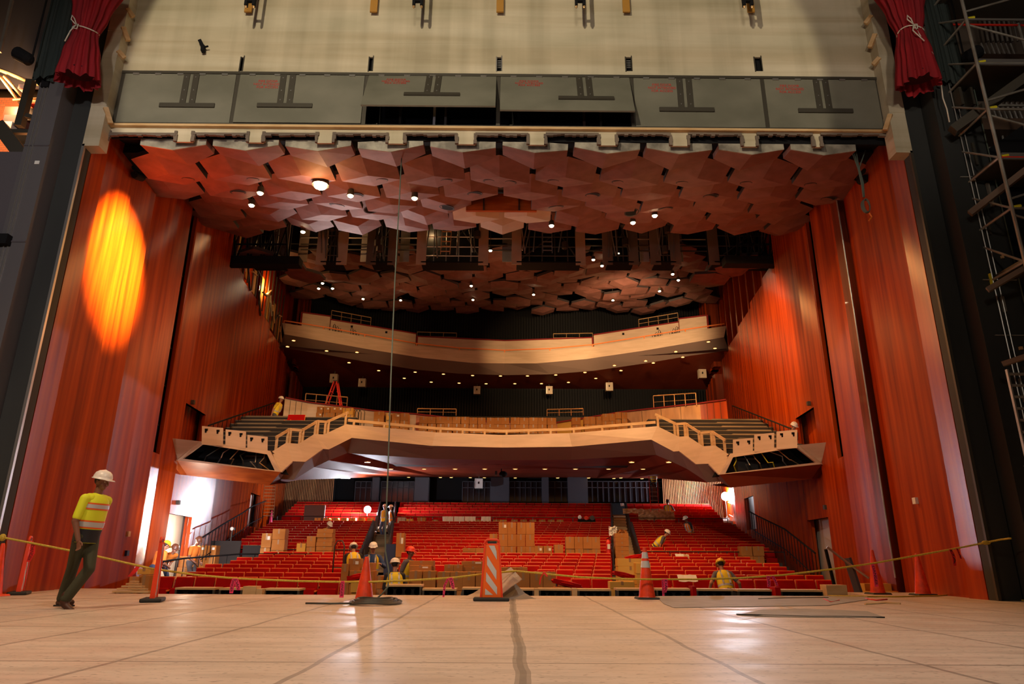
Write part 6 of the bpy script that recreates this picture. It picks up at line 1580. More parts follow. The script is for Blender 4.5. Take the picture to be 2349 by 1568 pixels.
# right wall fixtures
D0 = atWall(2045, 1300, 1, .3).y; P = [Vector((WX(D0) - .25, D0, z)) for z in (11.5, 8, 4, 1.4, .3)]
t = thing('wall_conduit', 'brown pilaster with a white conduit running down the right wood wall', 'conduit', tuple(P[-1]))
MB().tube([p + Vector((-.06, -.12, 0)) for p in P], .02, 6).build('conduit', 'pipe', t)
D0 = atWall(2045, 1300, 1, .3).y; MB().hexa([(WX(D0) - .3, D0 - .1, 0), (WX(D0) - .05, D0 - .05, 0), (WX(D0) - .05, D0 + .3, 0), (WX(D0) - .3, D0 + .3, 0), (WX(D0) - .3, D0 - .1, 12), (WX(D0) - .05, D0 - .05, 12), (WX(D0) - .05, D0 + .3, 12), (WX(D0) - .3, D0 + .3, 12)]).build('pilaster', 'wood_dark', t)
for k, (px, py, s, m) in enumerate(((2101, 1148, 1, 'paper'), (1893, 1163, 1, 'steeldark'), (1855, 925, 1, 'steeldark'), (293, 1224, -1, 'lumber'), (409, 1152, -1, 'steeldark'), (443, 922, -1, 'steeldark'), (290, 1268, -1, 'blue'))):
    p = atWall(px, py, s, .13); o = MB().box(tuple(p - Vector((.05, .06, .07))), tuple(p + Vector((.05, .06, .07)))).build('junction_box', m)
    tag(o, 'small %s wall box on the %s wood wall, %s' % ({'paper': 'white', 'steeldark': 'dark', 'lumber': 'tan', 'blue': 'blue'}[m], 'right' if s > 0 else 'left', ['beside the far right cone', 'above the lower doorway', 'above the upper doorway', 'near the walking man', 'above the bright doorway', 'above the upper left doorway', 'below the tan box'][k]), 'wall box')
# small wooden steps and rails at the right rear of the stage
t = thing('small_steps', 'small pale wooden steps between the two right cones', 'steps', (9.2, 16.3, -.72))
for k in range(4): MB().box((8.95, 16.8 + .25 * k, -.72), (9.6, 17.05 + .25 * k, -.35 + .17 * k)).build('step', 'card2', t)
t = thing('leaning_panel', 'tall black frame with grey panels leaning at the right stage corner', 'panel', (8.3, 17.2, -.72))
MB().bar((8.15, 17.2, -.72), (8.0, 17.3, .95), .06, .06).build('frame', 'black', t); MB().bar((8.75, 17.2, -.72), (8.5, 17.3, .75), .06, .3).build('panel', 'bluegray', t)
MB().tube([(7.95, 17.1, 1.0), (8.4, 17.0, .6), (8.75, 16.9, .3)], .03).build('rail', 'steelbare', t)
# ================= people =================
DG = None
def realize(o, voxel):
    m = o.modifiers.new('r', 'REMESH'); m.mode = 'VOXEL'; m.voxel_size = voxel; m.use_smooth_shade = True
    s = o.modifiers.new('s', 'SMOOTH'); s.iterations = 3; s.factor = .4
def ik(a, c, l1, l2, pole):
    a, c = Vector(a), Vector(c); d = c - a; L = min(d.length, (l1 + l2) * .999); u = d.normalized(); c = a + u * L
    x = (l1 * l1 - l2 * l2 + L * L) / (2 * L); h = math.sqrt(max(l1 * l1 - x * x, 0))
    p = Vector(pole); p = (p - u * p.dot(u)).normalized(); return a + u * x + p * h, c
def person(label, loc, rz, look, top=None, lean=0.0, side=0.0, feet=((-.1, 0), (.1, 0)), hands=None, head=(0, 0), scale=1.0, near=False, legs=True, lift=(0, 0), grip=.6, kneel=False, group=None):
    """faces local -Y. hands: targets relative to the shoulders in torso frame (x out, y forward, z up)"""
    S = scale; t = thing('person', label, 'person', tuple(loc), rz, group)
    hipz = .93; th, sh_ = .44, .43
    Lm = Matrix.Rotation(R(-side), 4, 'Y') @ Matrix.Rotation(R(lean), 4, 'X')       # forward lean towards -Y
    def pelvis_for(hz): return Matrix.Translation((0, 0, hz)) @ Lm
    # crouch so that the top of the helmet reaches `top` (height above loc)
    if top is not None:
        up = (Lm @ Vector((0, 0, .86))).z
        hipz = max(.22, min(.93, top / S - up))
        if kneel: hipz = max(.3, hipz)
    TM = pelvis_for(hipz)
    W = lambda x, y, z: (TM @ Vector((x, y, z))) * S
    back = 0.0
    chest = W(0, .0, .38); neck = W(0, .0, .54)
    HM = Matrix.Translation(TM @ Vector((0, -.0, .56))) @ Matrix.Rotation(R(lean * .45 + head[0]), 4, 'X') @ Matrix.Rotation(R(head[1]), 4, 'Z')
    H = lambda x, y, z: (HM @ Vector((x, y, z))) * S
    b = MB(); skin = look.get('skin', 'skin')
    # legs
    leg = []
    for i, s in enumerate((-1, 1)):
        hip = W(s * .09, 0, -.02); f = Vector((feet[i][0], feet[i][1], .09 + lift[i])) * S
        k, an = ik(hip, f, th * S, sh_ * S, (s * .15, -1, .1)); leg.append((hip, k, an))
    # arms
    arm = []
    hands = hands or ((-.06, .0, -.55), (.06, .0, -.55))
    for i, s in enumerate((-1, 1)):
        shd = W(s * .185, 0, .46); hx, hy, hz = hands[i]
        tgt = W(s * .185 + hx, -hy, .46 + hz)
        el, wr = ik(shd, tgt, .30 * S, .26 * S, (TM.to_3x3() @ Vector((s * .5, .8, -.5)))); arm.append((shd, el, wr))
    n = 12 if near else 8
    def ellM(c, r, M): b.ell((M @ Vector(c)) * S, tuple(q * S for q in r), n + 4, n, M.to_3x3().to_4x4())
    def bodyparts(b_, g=0.0, parts='all'):
        def E(c, r, M): b_.ell((M @ Vector(c)) * S, tuple((q + g) * S for q in r), n + 4, n, M.to_3x3().to_4x4())
        if parts in ('all', 'torso'):
            E((0, .0, .34), (.165, .115, .21), TM); E((0, .0, .46), (.18, .09, .08), TM); E((0, 0, .12), (.135, .10, .16), TM)
            b_.capsule(W(-.12, 0, .46), W(.12, 0, .46), (.07 + g) * S, (.07 + g) * S, n)
        if parts in ('all', 'torso', 'legs'): E((0, .01, .0), (.155, .12, .12), TM)
        if parts in ('all', 'sleeves', 'torso'):
            for (shd, el, wr) in arm:
                e2 = el if parts == 'all' else shd.lerp(el, look.get('sleeve', .75) if look.get('sleeve', .75) < 1 else 1.0)
                b_.capsule(shd, e2, (.056 + g) * S, (.046 + g) * S, n)
                if parts != 'all' and look.get('sleeve', .75) >= 1: b_.capsule(el, el.lerp(wr, .92), (.046 + g) * S, (.036 + g) * S, n)
        if parts in ('all', 'legs'):
            for (hip, k, an) in leg:
                b_.capsule(hip, k, (.082 + g) * S, (.056 + g) * S, n); e = k.lerp(an, .97 if parts == 'legs' else 1)
                b_.capsule(k, k.lerp(an, .4), (.056 + g) * S, (.055 + g) * S, n); b_.capsule(k.lerp(an, .4), e, (.055 + g) * S, (.042 + g * 1.6) * S, n)
    bodyparts(b)
    b.capsule(W(0, .0, .50), H(0, .0, .06), .058 * S, .052 * S, n)
    # head
    def HE(c, r): b.ell(H(*c), tuple(q * S for q in r), n + 4, n, HM.to_3x3().to_4x4())
    HE((0, .005, .165), (.075, .095, .098)); HE((0, -.03, .10), (.055, .058, .065)); HE((0, -.07, .068), (.026, .022, .02))
    b.capsule(H(0, -.088, .16), H(0, -.112, .125), .010 * S, .016 * S, 8)
    for s in (-1, 1):
        HE((s * .076, .01, .135), (.010, .018, .030)); HE((s * .032, -.075, .17), (.024, .016, .009)); HE((s * .04, -.062, .115), (.024, .022, .022))
    # hands
    for i, s in enumerate((-1, 1)):
        shd, el, wr = arm[i]; b.capsule(el, wr, .043 * S, .028 * S, n)
        d = (wr - el).normalized(); side_ = (TM.to_3x3() @ Vector((0, -1, 0))); side_ = (side_ - d * side_.dot(d)).normalized(); nrm = d.cross(side_) * s
        Mh = Matrix((side_, nrm, d)).transposed().to_4x4()
        b.ell(wr + d * .052 * S, (.040 * S, .016 * S, .05 * S), 12, 8, Mh)
        for j, (off, L) in enumerate(((.029, .068), (.010, .078), (-.010, .072), (-.029, .056))):
            p0 = wr + (d * .082 + side_ * off) * S; c1 = grip * .5; c2 = grip * 1.3
            inn = -nrm
            p1 = p0 + (d * math.cos(c1) + inn * math.sin(c1)) * L * .5 * S; p2 = p1 + (d * math.cos(c2) + inn * math.sin(c2)) * L * .5 * S
            b.capsule(p0 - d * .02 * S, p1, .0095 * S, .009 * S, 8); b.capsule(p1, p2, .009 * S, .0075 * S, 8)
        p0 = wr + (d * .03 + side_ * .03) * S; p1 = p0 + (d * .03 + side_ * .03 - nrm * .01) * S; p2 = p1 + (d * .03 + side_ * .006 - nrm * .012) * S
        b.capsule(p0, p1, .0125 * S, .0105 * S, 8); b.capsule(p1, p2, .0105 * S, .0085 * S, 8)
    body = b.build('body', skin, t, local=True, smooth=True); realize(body, .007 if near else .0115)
    vx = .011 if near else .02
    # clothes
    g = MB(); bodyparts(g, .012, 'torso'); o = g.build('shirt', look['shirt'], t, local=True, smooth=True); realize(o, vx)
    if legs:
        g = MB(); bodyparts(g, .016, 'legs'); o = g.build('trousers', look['pants'], t, local=True, smooth=True); realize(o, vx)
        for i, (hip, k, an) in enumerate(leg):
            fd = Vector((0, -1, 0)) if lift[i] == 0 else Vector((0, -.8, -.6))
            g = MB(); f = an - Vector((0, 0, .04 * S)); g.capsule(an + Vector((0, 0, .05 * S)), f, .056 * S, .056 * S, n); g.capsule(f + Vector((0, .03 * S, -.005 * S)), f + fd * .16 * S, .045 * S, .040 * S, n)
            o = g.build('boot', 'boots', t, local=True, smooth=True); realize(o, vx)
            if near and lift[i] == 0:
                MB().hexa([tuple(f + Vector((-.05, .07, -.052)) * S), tuple(f + Vector((.05, .07, -.052)) * S), tuple(f + Vector((.045, -.18, -.052)) * S), tuple(f + Vector((-.045, -.18, -.052)) * S)][::-1] + [tuple(f + Vector((-.05, .07, -.03)) * S), tuple(f + Vector((.05, .07, -.03)) * S), tuple(f + Vector((.045, -.18, -.03)) * S), tuple(f + Vector((-.045, -.18, -.03)) * S)][::-1]).build('sole', 'rubber', o, local=True)
    # vest
    if look.get('vest'):
        def shell(z0, z1, grow, m_, name, par, k=7, gap=0):
            mb = MB(); N = 28; pr = []
            for j in range(k + 1):
                z = z0 + (z1 - z0) * j / k; f = max(0, min(1, z / .5))
                rx = .165 + .028 * math.sin(f * PI * .8) + grow; ry = .13 + .012 * math.sin(f * PI) + grow
                if z > .44: q = (z - .44) / .1; rx -= .07 * q; ry -= .05 * q
                pr.append((rx, ry, z))
            base = len(mb.v)
            for (rx, ry, z) in pr:
                for a in range(N):
                    an = 2 * PI * a / N; mb.v.append(TM @ Vector((rx * math.cos(an), ry * math.sin(an), z)) * S)
            for j in range(k):
                for a in range(N):
                    if gap and abs(((a + .5) / N * 360 - 270 + 180) % 360 - 180) < gap: continue
                    a2 = (a + 1) % N; mb.f.append((j * N + a, j * N + a2, (j + 1) * N + a2, (j + 1) * N + a))
            return mb.build(name, m_, par, local=True, smooth=True)
        gp = look.get('open', 0)
        v = shell(-.08 if not near else -.1, .52, .004, look['vest'], 'vest', t, 9, gp)
        if near: MB().add([], [])
        bm_ = look.get('band', 'silver')
        if near:
            shell(.085, .19, .0075, 'orangestripe', 'stripe_edge', v, 2); shell(.105, .17, .010, bm_, 'reflective_band', v, 2); shell(-.095, .075, .0075, 'shirt_black', 'lower_panel', v, 4, 0)
            shell(.33, .42, .009, 'orangestripe', 'chest_band', v, 2); shell(.35, .40, .012, bm_, 'chest_reflective_band', v, 2)
        else:
            shell(.10, .15, .008, bm_, 'reflective_band', v, 1, gp)
            for s in (-1, 1):
                for yy_ in (-1, 1):
                    if yy_ < 0 and gp: pass
                    P_ = [TM @ Vector((s * .085, yy_ * (.152 if z < .42 else .11), z)) * S for z in (.15, .25, .36, .45, .5)]
                    MB().sheet([p - (TM.to_3x3() @ Vector((.022, 0, 0))) for p in P_], [p + (TM.to_3x3() @ Vector((.022, 0, 0))) for p in P_], .004).build('strap_band', bm_, v, local=True)
    # helmet and hair
    hm = look.get('hat')
    hb = MB(); hb.ell(H(0, .012, .172), tuple(q * S for q in (.079, .098, .096)), 16, 10, HM.to_3x3().to_4x4())
    o = hb.build('hair', 'hair', t, local=True, smooth=True)
    o.scale = (1, 1, 1)
    # cut the hair away from the face
    bm = bmesh.new(); bm.from_mesh(o.data); no = (HM.to_3x3() @ Vector((0, 1, .75))).normalized()
    bmesh.ops.bisect_plane(bm, geom=bm.verts[:] + bm.edges[:] + bm.faces[:], plane_co=H(0, -.02, .155), plane_no=no, clear_inner=True); bm.to_mesh(o.data); bm.free()
    if hm:
        M3 = HM.to_3x3().to_4x4()
        hatm = MB().lathe([(.128, 0), (.130, .008), (.118, .012), (.115, .04), (.10, .085), (.065, .115), (.02, .126), (.002, .127)], (0, 0, 0), 24)
        hatm.v = [H(v.x * .96, v.y * 1.10 + .005, v.z + .176) for v in hatm.v]
        ht = hatm.build('hard_hat', hm, t, local=True, smooth=True)
        br = MB().poly([H(-.085, -.11, .18), H(.085, -.11, .18), H(.06, -.16, .172), H(-.06, -.16, .172)], (0, 0, .008 * S)).build('brim', hm, ht, local=True)
        MB().tube([H(0, -.125, .21), H(0, -.075, .285), H(0, 0, .305), H(0, .085, .285), H(0, .13, .215)], .008 * S, 6).build('ridge', hm, ht, local=True, smooth=True)
    e_ = MB()
    for s in (-1, 1): e_.ell(H(s * .031, -.083, .152), (.012 * S, .008 * S, .007 * S), 10, 6, HM.to_3x3().to_4x4())
    e_.build('eyes', 'eyewhite', t, local=True, smooth=True)
    e_ = MB()
    for s in (-1, 1): e_.ell(H(s * .031, -.0895, .152), (.005 * S, .004 * S, .0055 * S), 8, 6, HM.to_3x3().to_4x4())
    e_.build('pupils', 'hair', t, local=True, smooth=True)
    MB().ell(H(0, -.09, .092), (.022 * S, .008 * S, .007 * S), 10, 6, HM.to_3x3().to_4x4()).build('mouth', 'lips', t, local=True, smooth=True)
    return t
Y_ = lambda px, py, Y: atY(px, py, Y)
def P(label, px, py, Y, rz, look, base=None, **k):
    p = atY(px, py, Y); z = floorz(Y) if base is None else base
    S = k.get('scale', 1.0)
    L_ = k.get('lean', 0); off = Matrix.Rotation(R(rz), 3, 'Z') @ Vector((0, -math.sin(R(L_)) * .8 * S, 0))
    return person(label, (p.x - off.x, p.y - off.y, z), R(rz), look, top=p.z - z, **k)
# the walking man in the foreground
p = atZ(158, 1397, 0.0)
person('person in a yellow-green hi-vis shirt and white hard hat walking along the stage', (-5.80, 10.25, 0), R(76), {'shirt': 'vest', 'pants': 'trousers_olive', 'vest': 'vest', 'hat': 'hat_white', 'skin': 'skin_dark', 'sleeve': .8}, top=None, lean=6,
       feet=((.09, .30), (-.09, .06)), lift=(0, 0.03), hands=((-.03, .10, -.53), (.05, -.16, -.52)), scale=1.07, near=True, grip=.9, head=(8, 0))
V = 'vest2'
P('person in an orange shirt and jeans kneeling by the bright left doorway', 383, 1238, 21.6, 150, {'shirt': 'shirt_orange', 'pants': 'jeans', 'hat': 'hat_yellow'}, base=-.45, lean=20, hands=((.05, .3, -.3), (-.05, .3, -.3)), head=(25, 0), feet=((-.1, .3), (.1, .3)))
P('person in a pale orange shirt stooping low beside the bright left doorway', 412, 1226, 22.6, 60, {'shirt': 'shirt_orange', 'pants': 'jeans', 'hat': 'hat_brown'}, base=-.45, lean=55, hands=((.05, .2, -.5), (-.05, .2, -.5)), feet=((-.15, .1), (.15, -.1)))
P('person in an orange t-shirt and dark hard hat standing by the left railing', 458, 1206, 24.0, 75, {'shirt': 'shirt_orange', 'pants': 'jeans_gray', 'hat': 'hat_brown', 'skin': 'skin_dark', 'sleeve': .7}, base=-.4, lean=10, hands=((.05, .25, -.42), (-.05, .25, -.42)), head=(28, 0))
P('person in a yellow shirt with orange suspenders behind the column of flat cartons', 757, 1190, 29.6, 60, {'shirt': 'shirt_yellow', 'pants': 'jeans_gray', 'hat': 'hat_white', 'vest': 'shirt_yellow', 'band': 'orangestripe'}, lean=25, hands=((.05, .3, -.4), (-.05, .3, -.4)), head=(25, 0))
P('person in a yellow vest bent over the cartons, back turned, left of the plain cone', 812, 1233, 20.0, 200, {'shirt': 'shirt_black', 'pants': 'jeans_gray', 'hat': 'hat_white', 'vest': V, 'sleeve': 1}, lean=32, hands=((.03, .3, -.45), (-.03, .3, -.45)), head=(20, 0))
P('person in a blue shirt, open yellow vest and white hard hat facing the stage', 857, 1242, 19.6, 8, {'shirt': 'shirt_blue', 'pants': 'jeans_gray', 'hat': 'hat_white', 'vest': V, 'open': 42, 'sleeve': 1}, lean=0, hands=((.02, .25, -.35), (.06, .3, -.18)), head=(12, 0))
P('person in a yellow vest and white hard hat crouching at the stage edge, back turned', 907, 1279, 17.0, 195, {'shirt': 'shirt_black', 'pants': 'jeans_gray', 'hat': 'hat_white', 'vest': V, 'sleeve': .95}, lean=12, hands=((.03, .3, -.4), (-.03, .3, -.4)), head=(8, -25))
P('person in a red hard hat and yellow vest walking behind the crouching worker', 945, 1253, 18.9, 70, {'shirt': 'shirt_gray', 'pants': 'jeans_gray', 'hat': 'hat_red', 'vest': V, 'skin': 'skin_dark', 'sleeve': .8}, lean=12)
P('person in a bright vest and jeans at the top of the left aisle steps', 884, 1143, 38.6, 330, {'shirt': 'shirt_gray', 'pants': 'jeans', 'hat': 'hat_white', 'vest': V, 'sleeve': 1}, lean=0)
P('person in an orange vest beside the brightly lit worker on the left aisle steps', 897, 1143, 39.0, 300, {'shirt': 'shirt_black', 'pants': 'jeans_gray', 'hat': 'hat_white', 'vest': 'vest_orange', 'sleeve': 1}, lean=8)
pt = P('person in a yellow vest standing on the tall red ladder under the balcony', 1498, 1068, 40.2, 180, {'shirt': 'shirt_black', 'pants': 'shirt_black', 'hat': 'hat_yellow', 'vest': V, 'sleeve': 1}, base=atY(1500, 1117, 40.2).z, lean=0, hands=((.02, .25, .2), (-.02, .25, .25)))
P('person in a yellow vest and black hard hat beside the foot of the red ladder', 1531, 1140, 41.2, 170, {'shirt': 'shirt_gray', 'pants': 'jeans_gray', 'hat': 'hat_black', 'vest': V}, lean=4, hands=((-.1, .3, -.25), (-.05, .2, -.45)))
P('person in a yellow vest and white hard hat bending over the right middle seats', 1534, 1202, 29.2, 75, {'shirt': 'shirt_gray', 'pants': 'jeans_gray', 'hat': 'hat_white', 'vest': V}, lean=48, hands=((.05, .25, -.5), (-.05, .25, -.5)), head=(12, 0))
P('person in an orange-yellow vest and white hard hat stooping near the right cross rail', 1571, 1183, 34.0, 300, {'shirt': 'shirt_black', 'pants': 'shirt_black', 'hat': 'hat_white', 'vest': 'vest_orange', 'skin': 'skin_dark'}, lean=25, hands=((.05, .2, -.5), (-.05, .2, -.5)), head=(15, 0))
P('person in a yellow vest and yellow hard hat leaning over the right front seats', 1651, 1281, 18.0, 180, {'shirt': 'shirt_gray', 'pants': 'jeans_gray', 'hat': 'hat_yellow', 'vest': V, 'sleeve': .7}, lean=28, hands=((-.22, .18, -.42), (.22, .18, -.42)), head=(20, 0))
P('person in a white hard hat moving along the left end of the lower balcony', 648, 909, 31.2, 80, {'shirt': 'shirt_yellow', 'pants': 'jeans_gray', 'hat': 'hat_white', 'vest': V}, base=6.2, lean=20)
P('person in an orange-yellow vest crouching behind the raised right side box panels', 1824, 982, 23.4, 20, {'shirt': 'shirt_black', 'pants': 'jeans_gray', 'hat': 'hat_white', 'vest': 'vest_orange'}, base=4.3, lean=30, hands=((.05, .3, -.35), (-.05, .3, -.35)), head=(20, 0))
# ================= ladders, lamps, odds and ends =================
def stepladder(label, base, top, wdt, spread, m='ladderred', n=7, yawx=True):
    t = thing('step_ladder', label, 'ladder', tuple(base)); base = Vector(base); top = Vector(top)
    for q, nm in ((-1, 'front'), (1, 'back')):
        b0 = base + Vector((spread * q, 0, 0))
        for s in (-1, 1):
            MB().bar(b0 + Vector((0, s * wdt / 2, 0)) + (Vector((0, 0, 0))), top + Vector((0.06 * q, s * wdt / 4, 0)), .06, .05).build('rail', m, t)
        for k in range(1, n):
            u = k / n; w2 = wdt * (1 - u * .5) / 2; c = b0.lerp(top, u); MB().bar(c - Vector((0, w2, 0)), c + Vector((0, w2, 0)), .05, .03).build('rung', m, t)
    MB().cbox(tuple(top + Vector((0, 0, .02))), (.18, wdt * .6, .05)).build('cap', 'steeldark', t)
    return t
b0 = atY(763, 940, 33.0); stepladder('tall red step ladder standing among the cartons on the lower balcony', (b0.x, 33.0, 5.26), (b0.x, 33.2, atY(766, 876, 33.2).z), .7, 1.0)
a = atY(1503, 1178, 40.0); b = atY(1497, 1085, 40.4); ladder('ladder', 'tall red ladder in the right rear stalls with a worker on it', (a.x, 40.0, seatfloor(2.92)), b, .46, 'ladderred', 14, mr='pipe')
a = atY(614, 1187, 36.0); b = atY(620, 1105, 37.2); ladder('ladder', 'pale wooden ladder leaning in the left rear corner of the stalls', a, b, .6, 'lumber', 11)
def worklight(label, p, m='lampwhite', r=.2, h=None):
    p = Vector(p); z = floorz(p.y) if h is None else p.z - h; t = thing('work_light', label, 'work light', (p.x, p.y, z))
    MB().tube([(p.x, p.y + .02, z), (p.x, p.y + .02, p.z - r)], .02).build('stand', 'steeldark', t)
    for k in range(3):
        a_ = k * 2.1; MB().tube([(p.x, p.y, z + .35), (p.x + .3 * math.cos(a_), p.y + .3 * math.sin(a_), z)], .015).build('leg', 'steeldark', t)
    MB().box(tuple(p + Vector((-r * .7, .1, -r * .7))), tuple(p + Vector((r * .7, .2, r * .7)))).build('housing', 'steeldark', t)
    MB().ell(tuple(p), (r, r * .5, r), 14, 10).build('lamp', m, t)
    return t
worklight('blinding white work light in the rear stalls left of the left aisle', WL1)
worklight('blinding white work light in the right rear corner of the stalls', WL2, r=.26)
worklight('small round-headed lamp on a pale post in front of the left middle seats', atY(532, 1212, 27.2), 'paper', .07)
# fire extinguisher
p = atY(1395, 1262, 27.3); z = floorz(27.3); q = atY(1395, 1240, 27.3)
t = thing('fire_extinguisher', 'red fire extinguisher standing right of the double carton stack', 'fire extinguisher', (q.x, 27.3, z))
MB().lathe([(.085, 0), (.09, .02), (.09, q.z - z - .05), (.05, q.z - z + .02), (.03, q.z - z + .05)], (q.x, 27.3, z), 16).build('cylinder', 'ladderred', t, smooth=False)
MB().box((q.x - .05, 27.18, q.z - .3), (q.x + .05, 27.215, q.z - .12)).build('label', 'paper', t); MB().bar((q.x - .06, 27.3, q.z + .08), (q.x + .08, 27.3, q.z + .12), .04, .03).build('handle', 'black', t)
MB().tube([(q.x + .03, 27.3, q.z + .05), (q.x + .14, 27.25, q.z), (q.x + .13, 27.25, q.z - .3)], .014).build('hose', 'black', t, smooth=True)
# draped paper sheets on the rear cross rail, towels on seats
for k, (x0, x1, y0, y1, Y) in enumerate(((1015, 1040, 1184, 1204, 38.85), (1041, 1065, 1184, 1203, 38.85), (1066, 1091, 1184, 1195, 38.85), (1104, 1126, 1184, 1195, 38.85))):
    a = atY(x0, y1, Y); b = atY(x1, y0, Y)
    A = [(a.x + (b.x - a.x) * u, Y + .02 * math.sin(u * 14), b.z) for u in [j / 8 for j in range(9)]]; Bq = [(q_[0], Y - .05 + .03 * math.cos(j * 1.7), a.z + .03 * math.sin(j * 2)) for j, q_ in enumerate(A)]
    o = MB().sheet(A, Bq, .01).build('paper_sheet', 'paper'); tag(o, 'white paper sheet draped over the rear cross rail, %s from the left' % ORD[k + 1], 'sheet', 'draped white sheets')
for k, (x0, x1, y0, y1, Y, m) in enumerate(((1557, 1600, 1320, 1333, 18.6, 'paper'), (1551, 1570, 1271, 1280, 25.3, 'paper'), (1570, 1582, 1272, 1280, 25.3, 'plastic_sheet'), (1424, 1432, 1154, 1160, 44.0, 'paper'))):
    a = atY(x0, y1, Y - .32); b = atY(x1, y0, Y - .32)
    A = [(lin(a.x, b.x, j / 6), Y - .18, b.z + .02 + .008 * math.sin(j * 2)) for j in range(7)]; Bq = [(q_[0], Y - .34, a.z + .01 * math.cos(j * 2)) for j, q_ in enumerate(A)]
    o = MB().sheet(A, Bq, .012).build('cloth_cover', m); tag(o, ['white towel draped over a right front seat left of the leaning worker', 'white cloth on the last row of the right front block', 'crumpled clear bag beside the white cloth in the right block', 'small white paper at the top left of the right rear block'][k], 'cloth')
# plastic wrapped seats in the right rear block
def crumple(a, b, Y, name, label, m, amp=.05, nx=14, nz=5, seed=1):
    r_ = random.Random(seed); rowsv = []
    mb = MB()
    for j in range(nz + 1):
        for i in range(nx + 1):
            mb.v.append(Vector((lin(a.x, b.x, i / nx), Y + r_.uniform(-amp, amp) + .06 * j / nz, lin(a.z, b.z, j / nz) + r_.uniform(-.03, .03))))
    for j in range(nz):
        for i in range(nx): k = j * (nx + 1) + i; mb.f.append((k, k + 1, k + nx + 2, k + nx + 1))
    n_ = len(mb.v); mb.v += [v + Vector((0, .03, 0)) for v in mb.v]; mb.f += [tuple(q + n_ for q in f[::-1]) for f in mb.f]
    for i in range(nx):
        k = i; mb.f.append((k + 1, k, k + n_, k + 1 + n_)); k = nz * (nx + 1) + i; mb.f.append((k, k + 1, k + 1 + n_, k + n_))
    o = mb.build(name, m); tag(o, label, 'plastic sheet'); return o
crumple(atY(1461, 1193, 40.0), atY(1542, 1175, 40.0), 39.45, 'plastic_sheet', 'shiny plastic sheet wrapped over the front seats of the right rear block', 'plastic_sheet')
crumple(atY(1428, 1177, 41.2), atY(1525, 1167, 41.2), 41.0, 'plastic_sheet', 'shiny plastic sheet lying over the row behind the wrapped seats', 'plastic_sheet', seed=4)
crumple(atY(1401, 1228, 29.0), atY(1420, 1206, 29.0), 29.4, 'plastic_bag', 'white plastic bag on top of the cartons in the right aisle', 'paper', .12, 8, 6, 9)
crumple(atY(1416, 1224, 29.0), atY(1440, 1214, 29.0), 29.2, 'torn_cardboard', 'torn brown cardboard scraps on the right aisle cartons', 'card', .12, 6, 3, 5)
# plywood boards in the left rear stalls, desk and drum kit of tools
for k, (x0, x1, y0, y1, Y, m) in enumerate(((696, 745, 1158, 1192, 39.2, 'rustframe'), (483, 553, 1240, 1262, 27.0, 'carpetdark'), (556, 600, 1250, 1264, 27.2, 'carpetdark'))):
    a = atY(x0, y1, Y); b = atY(x1, y0, Y); t = thing('plywood_board', ['dark plywood board standing in the left rear stalls', 'dark low board across the cross aisle left of the left cartons', 'short dark board beside the left carton stack'][k], 'board', ((a.x + b.x) / 2, Y, floorz(Y)))
    MB().box((a.x, Y, floorz(Y)), (b.x, Y + .06, b.z)).build('sheet', m, t)
    if k == 0: MB().box((b.x, Y - .02, a.z), (b.x + .04, Y + .08, b.z)).build('edge_strip', 'steelbare', t)
p = atY(622, 1186, 38.0); cone((p.x, 38.0, floorz(38.0)), p.z + .35 - floorz(38.0), 'tiny pink-red traffic cone in the left rear stalls', m='pinktape')
# drinking tools on the rear rail at right of centre
a = atY(1330, 1190, 38.8)
t = thing('tool_bag', 'black tool bag with red and grey coils on the rear cross rail right of centre', 'tool bag', (a.x + .4, 38.8, a.z - .2))
MB().box((a.x - .1, 38.7, floorz(38.8)), (a.x + .85, 39.0, a.z)).build('bag', 'black', t); MB().ell((a.x, 38.8, a.z + .1), (.09, .09, .12), 10, 8).build('white_roll', 'paper', t)
MB().lathe([(.06, 0), (.12, .02), (.12, .05), (.06, .07)], (a.x + .35, 38.75, a.z + .04), 14, Matrix.Rotation(R(70), 4, 'X')).build('red_coil', 'ladderred', t); MB().lathe([(.08, 0), (.14, .02), (.14, .05), (.08, .07)], (a.x + .68, 38.75, a.z + .05), 14, Matrix.Rotation(R(70), 4, 'X')).build('grey_coil', 'bluegray', t)
# loose red seat parts piled near the right aisle
for k, (px, py, Y, w_, lab) in enumerate(((1455, 1277, 21.3, .6, 'loose red seat cushion lying on the broad yellow carton pile'), (1430, 1318, 18.2, .6, 'loose dark red cushion in front of the broad yellow carton pile'), (820, 1322, 17.2, .5, 'loose red cushion on the aisle pile behind the plain cone'), (1300, 1338, 16.6, .75, 'loose red seat shell beside the small labelled carton'))):
    a = atY(px, py, Y); t = thing('loose_cushion', lab, 'cushion', tuple(a))
    MB().ell(tuple(a), (w_ / 2, .2, .07), 14, 8, Matrix.Rotation(R(12 if k % 2 else -10), 4, 'Y')).cbox(tuple(a), (w_ * .86, .34, .1), M=Matrix.Rotation(R(12 if k % 2 else -10), 4, 'Y')).build('cushion', 'cloth_red', t); MB().cbox(tuple(a - Vector((0, -.02, .08))), (w_ * .8, .3, .03)).build('base_board', 'seatwood', t)
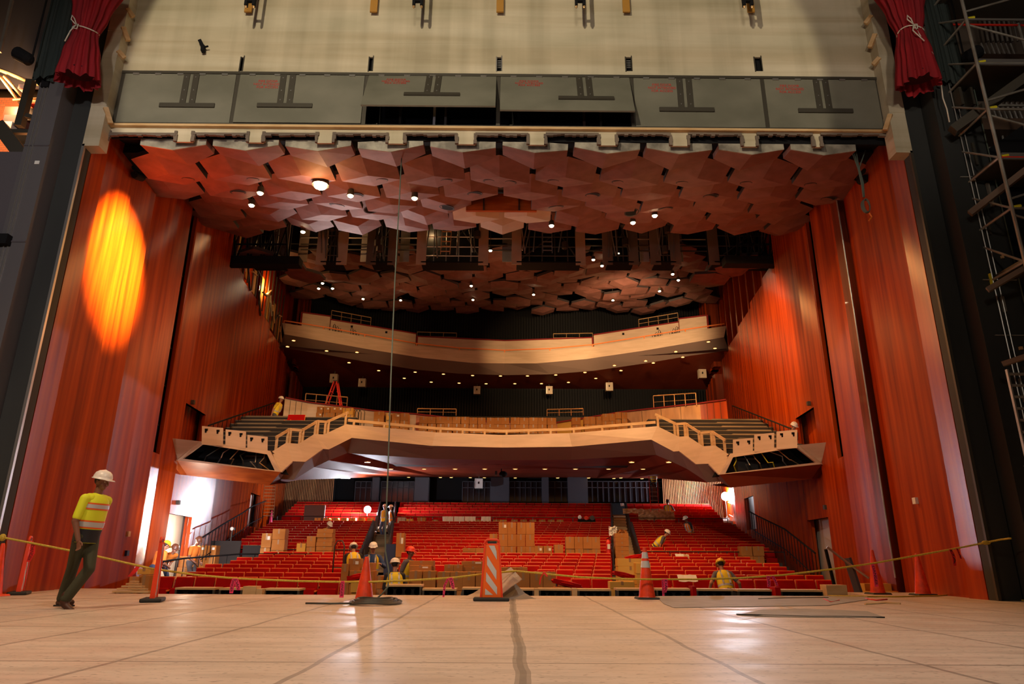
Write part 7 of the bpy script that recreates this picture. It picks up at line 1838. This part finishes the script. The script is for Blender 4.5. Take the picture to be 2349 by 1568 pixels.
# hand trucks on the lower balcony and by the stalls aisle
for k, (px, py, Y, zz) in enumerate(((815, 947, 32.2, 5.26), (822, 946, 32.3, 5.26), (830, 945, 32.4, 5.26), (779, 1252, 20.5, None))):
    a = atY(px, py, Y); z = floorz(Y) if zz is None else zz
    t = thing('hand_truck', ['hand truck with hooped handle right of the ladder stack, leftmost', 'hand truck with hooped handle right of the ladder stack, middle', 'hand truck with hooped handle right of the ladder stack, rightmost', 'dark hand truck left of the aisle carton pile'][k], 'hand truck', (a.x, Y, z), 0)
    w_ = .14; MB().tube([(a.x - w_, Y, z + .1), (a.x - w_, Y, a.z), (a.x - w_ * .5, Y, a.z + .15), (a.x + w_ * .5, Y, a.z + .15), (a.x + w_, Y, a.z), (a.x + w_, Y, z + .1)], .02, 6).build('frame', 'steeldark', t, smooth=True)
    for j in range(3): MB().tube([(a.x - w_, Y, z + .3 + .3 * j), (a.x + w_, Y, z + .3 + .3 * j)], .014, 5).build('crossbar', 'steeldark', t)
    for s in (-1, 1): MB().lathe([(.05, -.02), (.1, -.02), (.1, .02), (.05, .02)], (a.x + s * .17, Y, z + .1), 14, Matrix.Rotation(R(90), 4, 'Y')).build('wheel', 'rubber', t)
    MB().box((a.x - .18, Y - .2, z + .02), (a.x + .18, Y, z + .04)).build('toe_plate', 'steeldark', t)
# two loose seats left on the lower balcony terrace
for k in range(2):
    a = atY(672 + 14 * k, 953, 30.4); dup(seatproto, (a.x, 30.3, a.z - .8), None, 'loose red theatre seat on the left terrace of the lower balcony, %s' % ['left one', 'right one'][k], 'loose seats on the balcony')
# projector-like dark device under the lower balcony
p = soffit_pt(1150, 1079); t = thing('ceiling_device', 'dark round device hanging from the lower balcony soffit near the centre', 'device', tuple(p))
t.name = 'hanging_device'; WLOC[t.name] = Vector(p)
MB().ell(tuple(p + Vector((.1, 0, -.18))), (.22, .2, .16), 12, 8).build('body', 'black', t); MB().cbox(tuple(p + Vector((-.28, 0, -.15))), (.12, .12, .26)).build('side_unit', 'bluegray', t)
MB().tube([p + Vector((0, 0, -.1)), p + Vector((0, 0, .2))], .03).build('hanger', 'black', t)
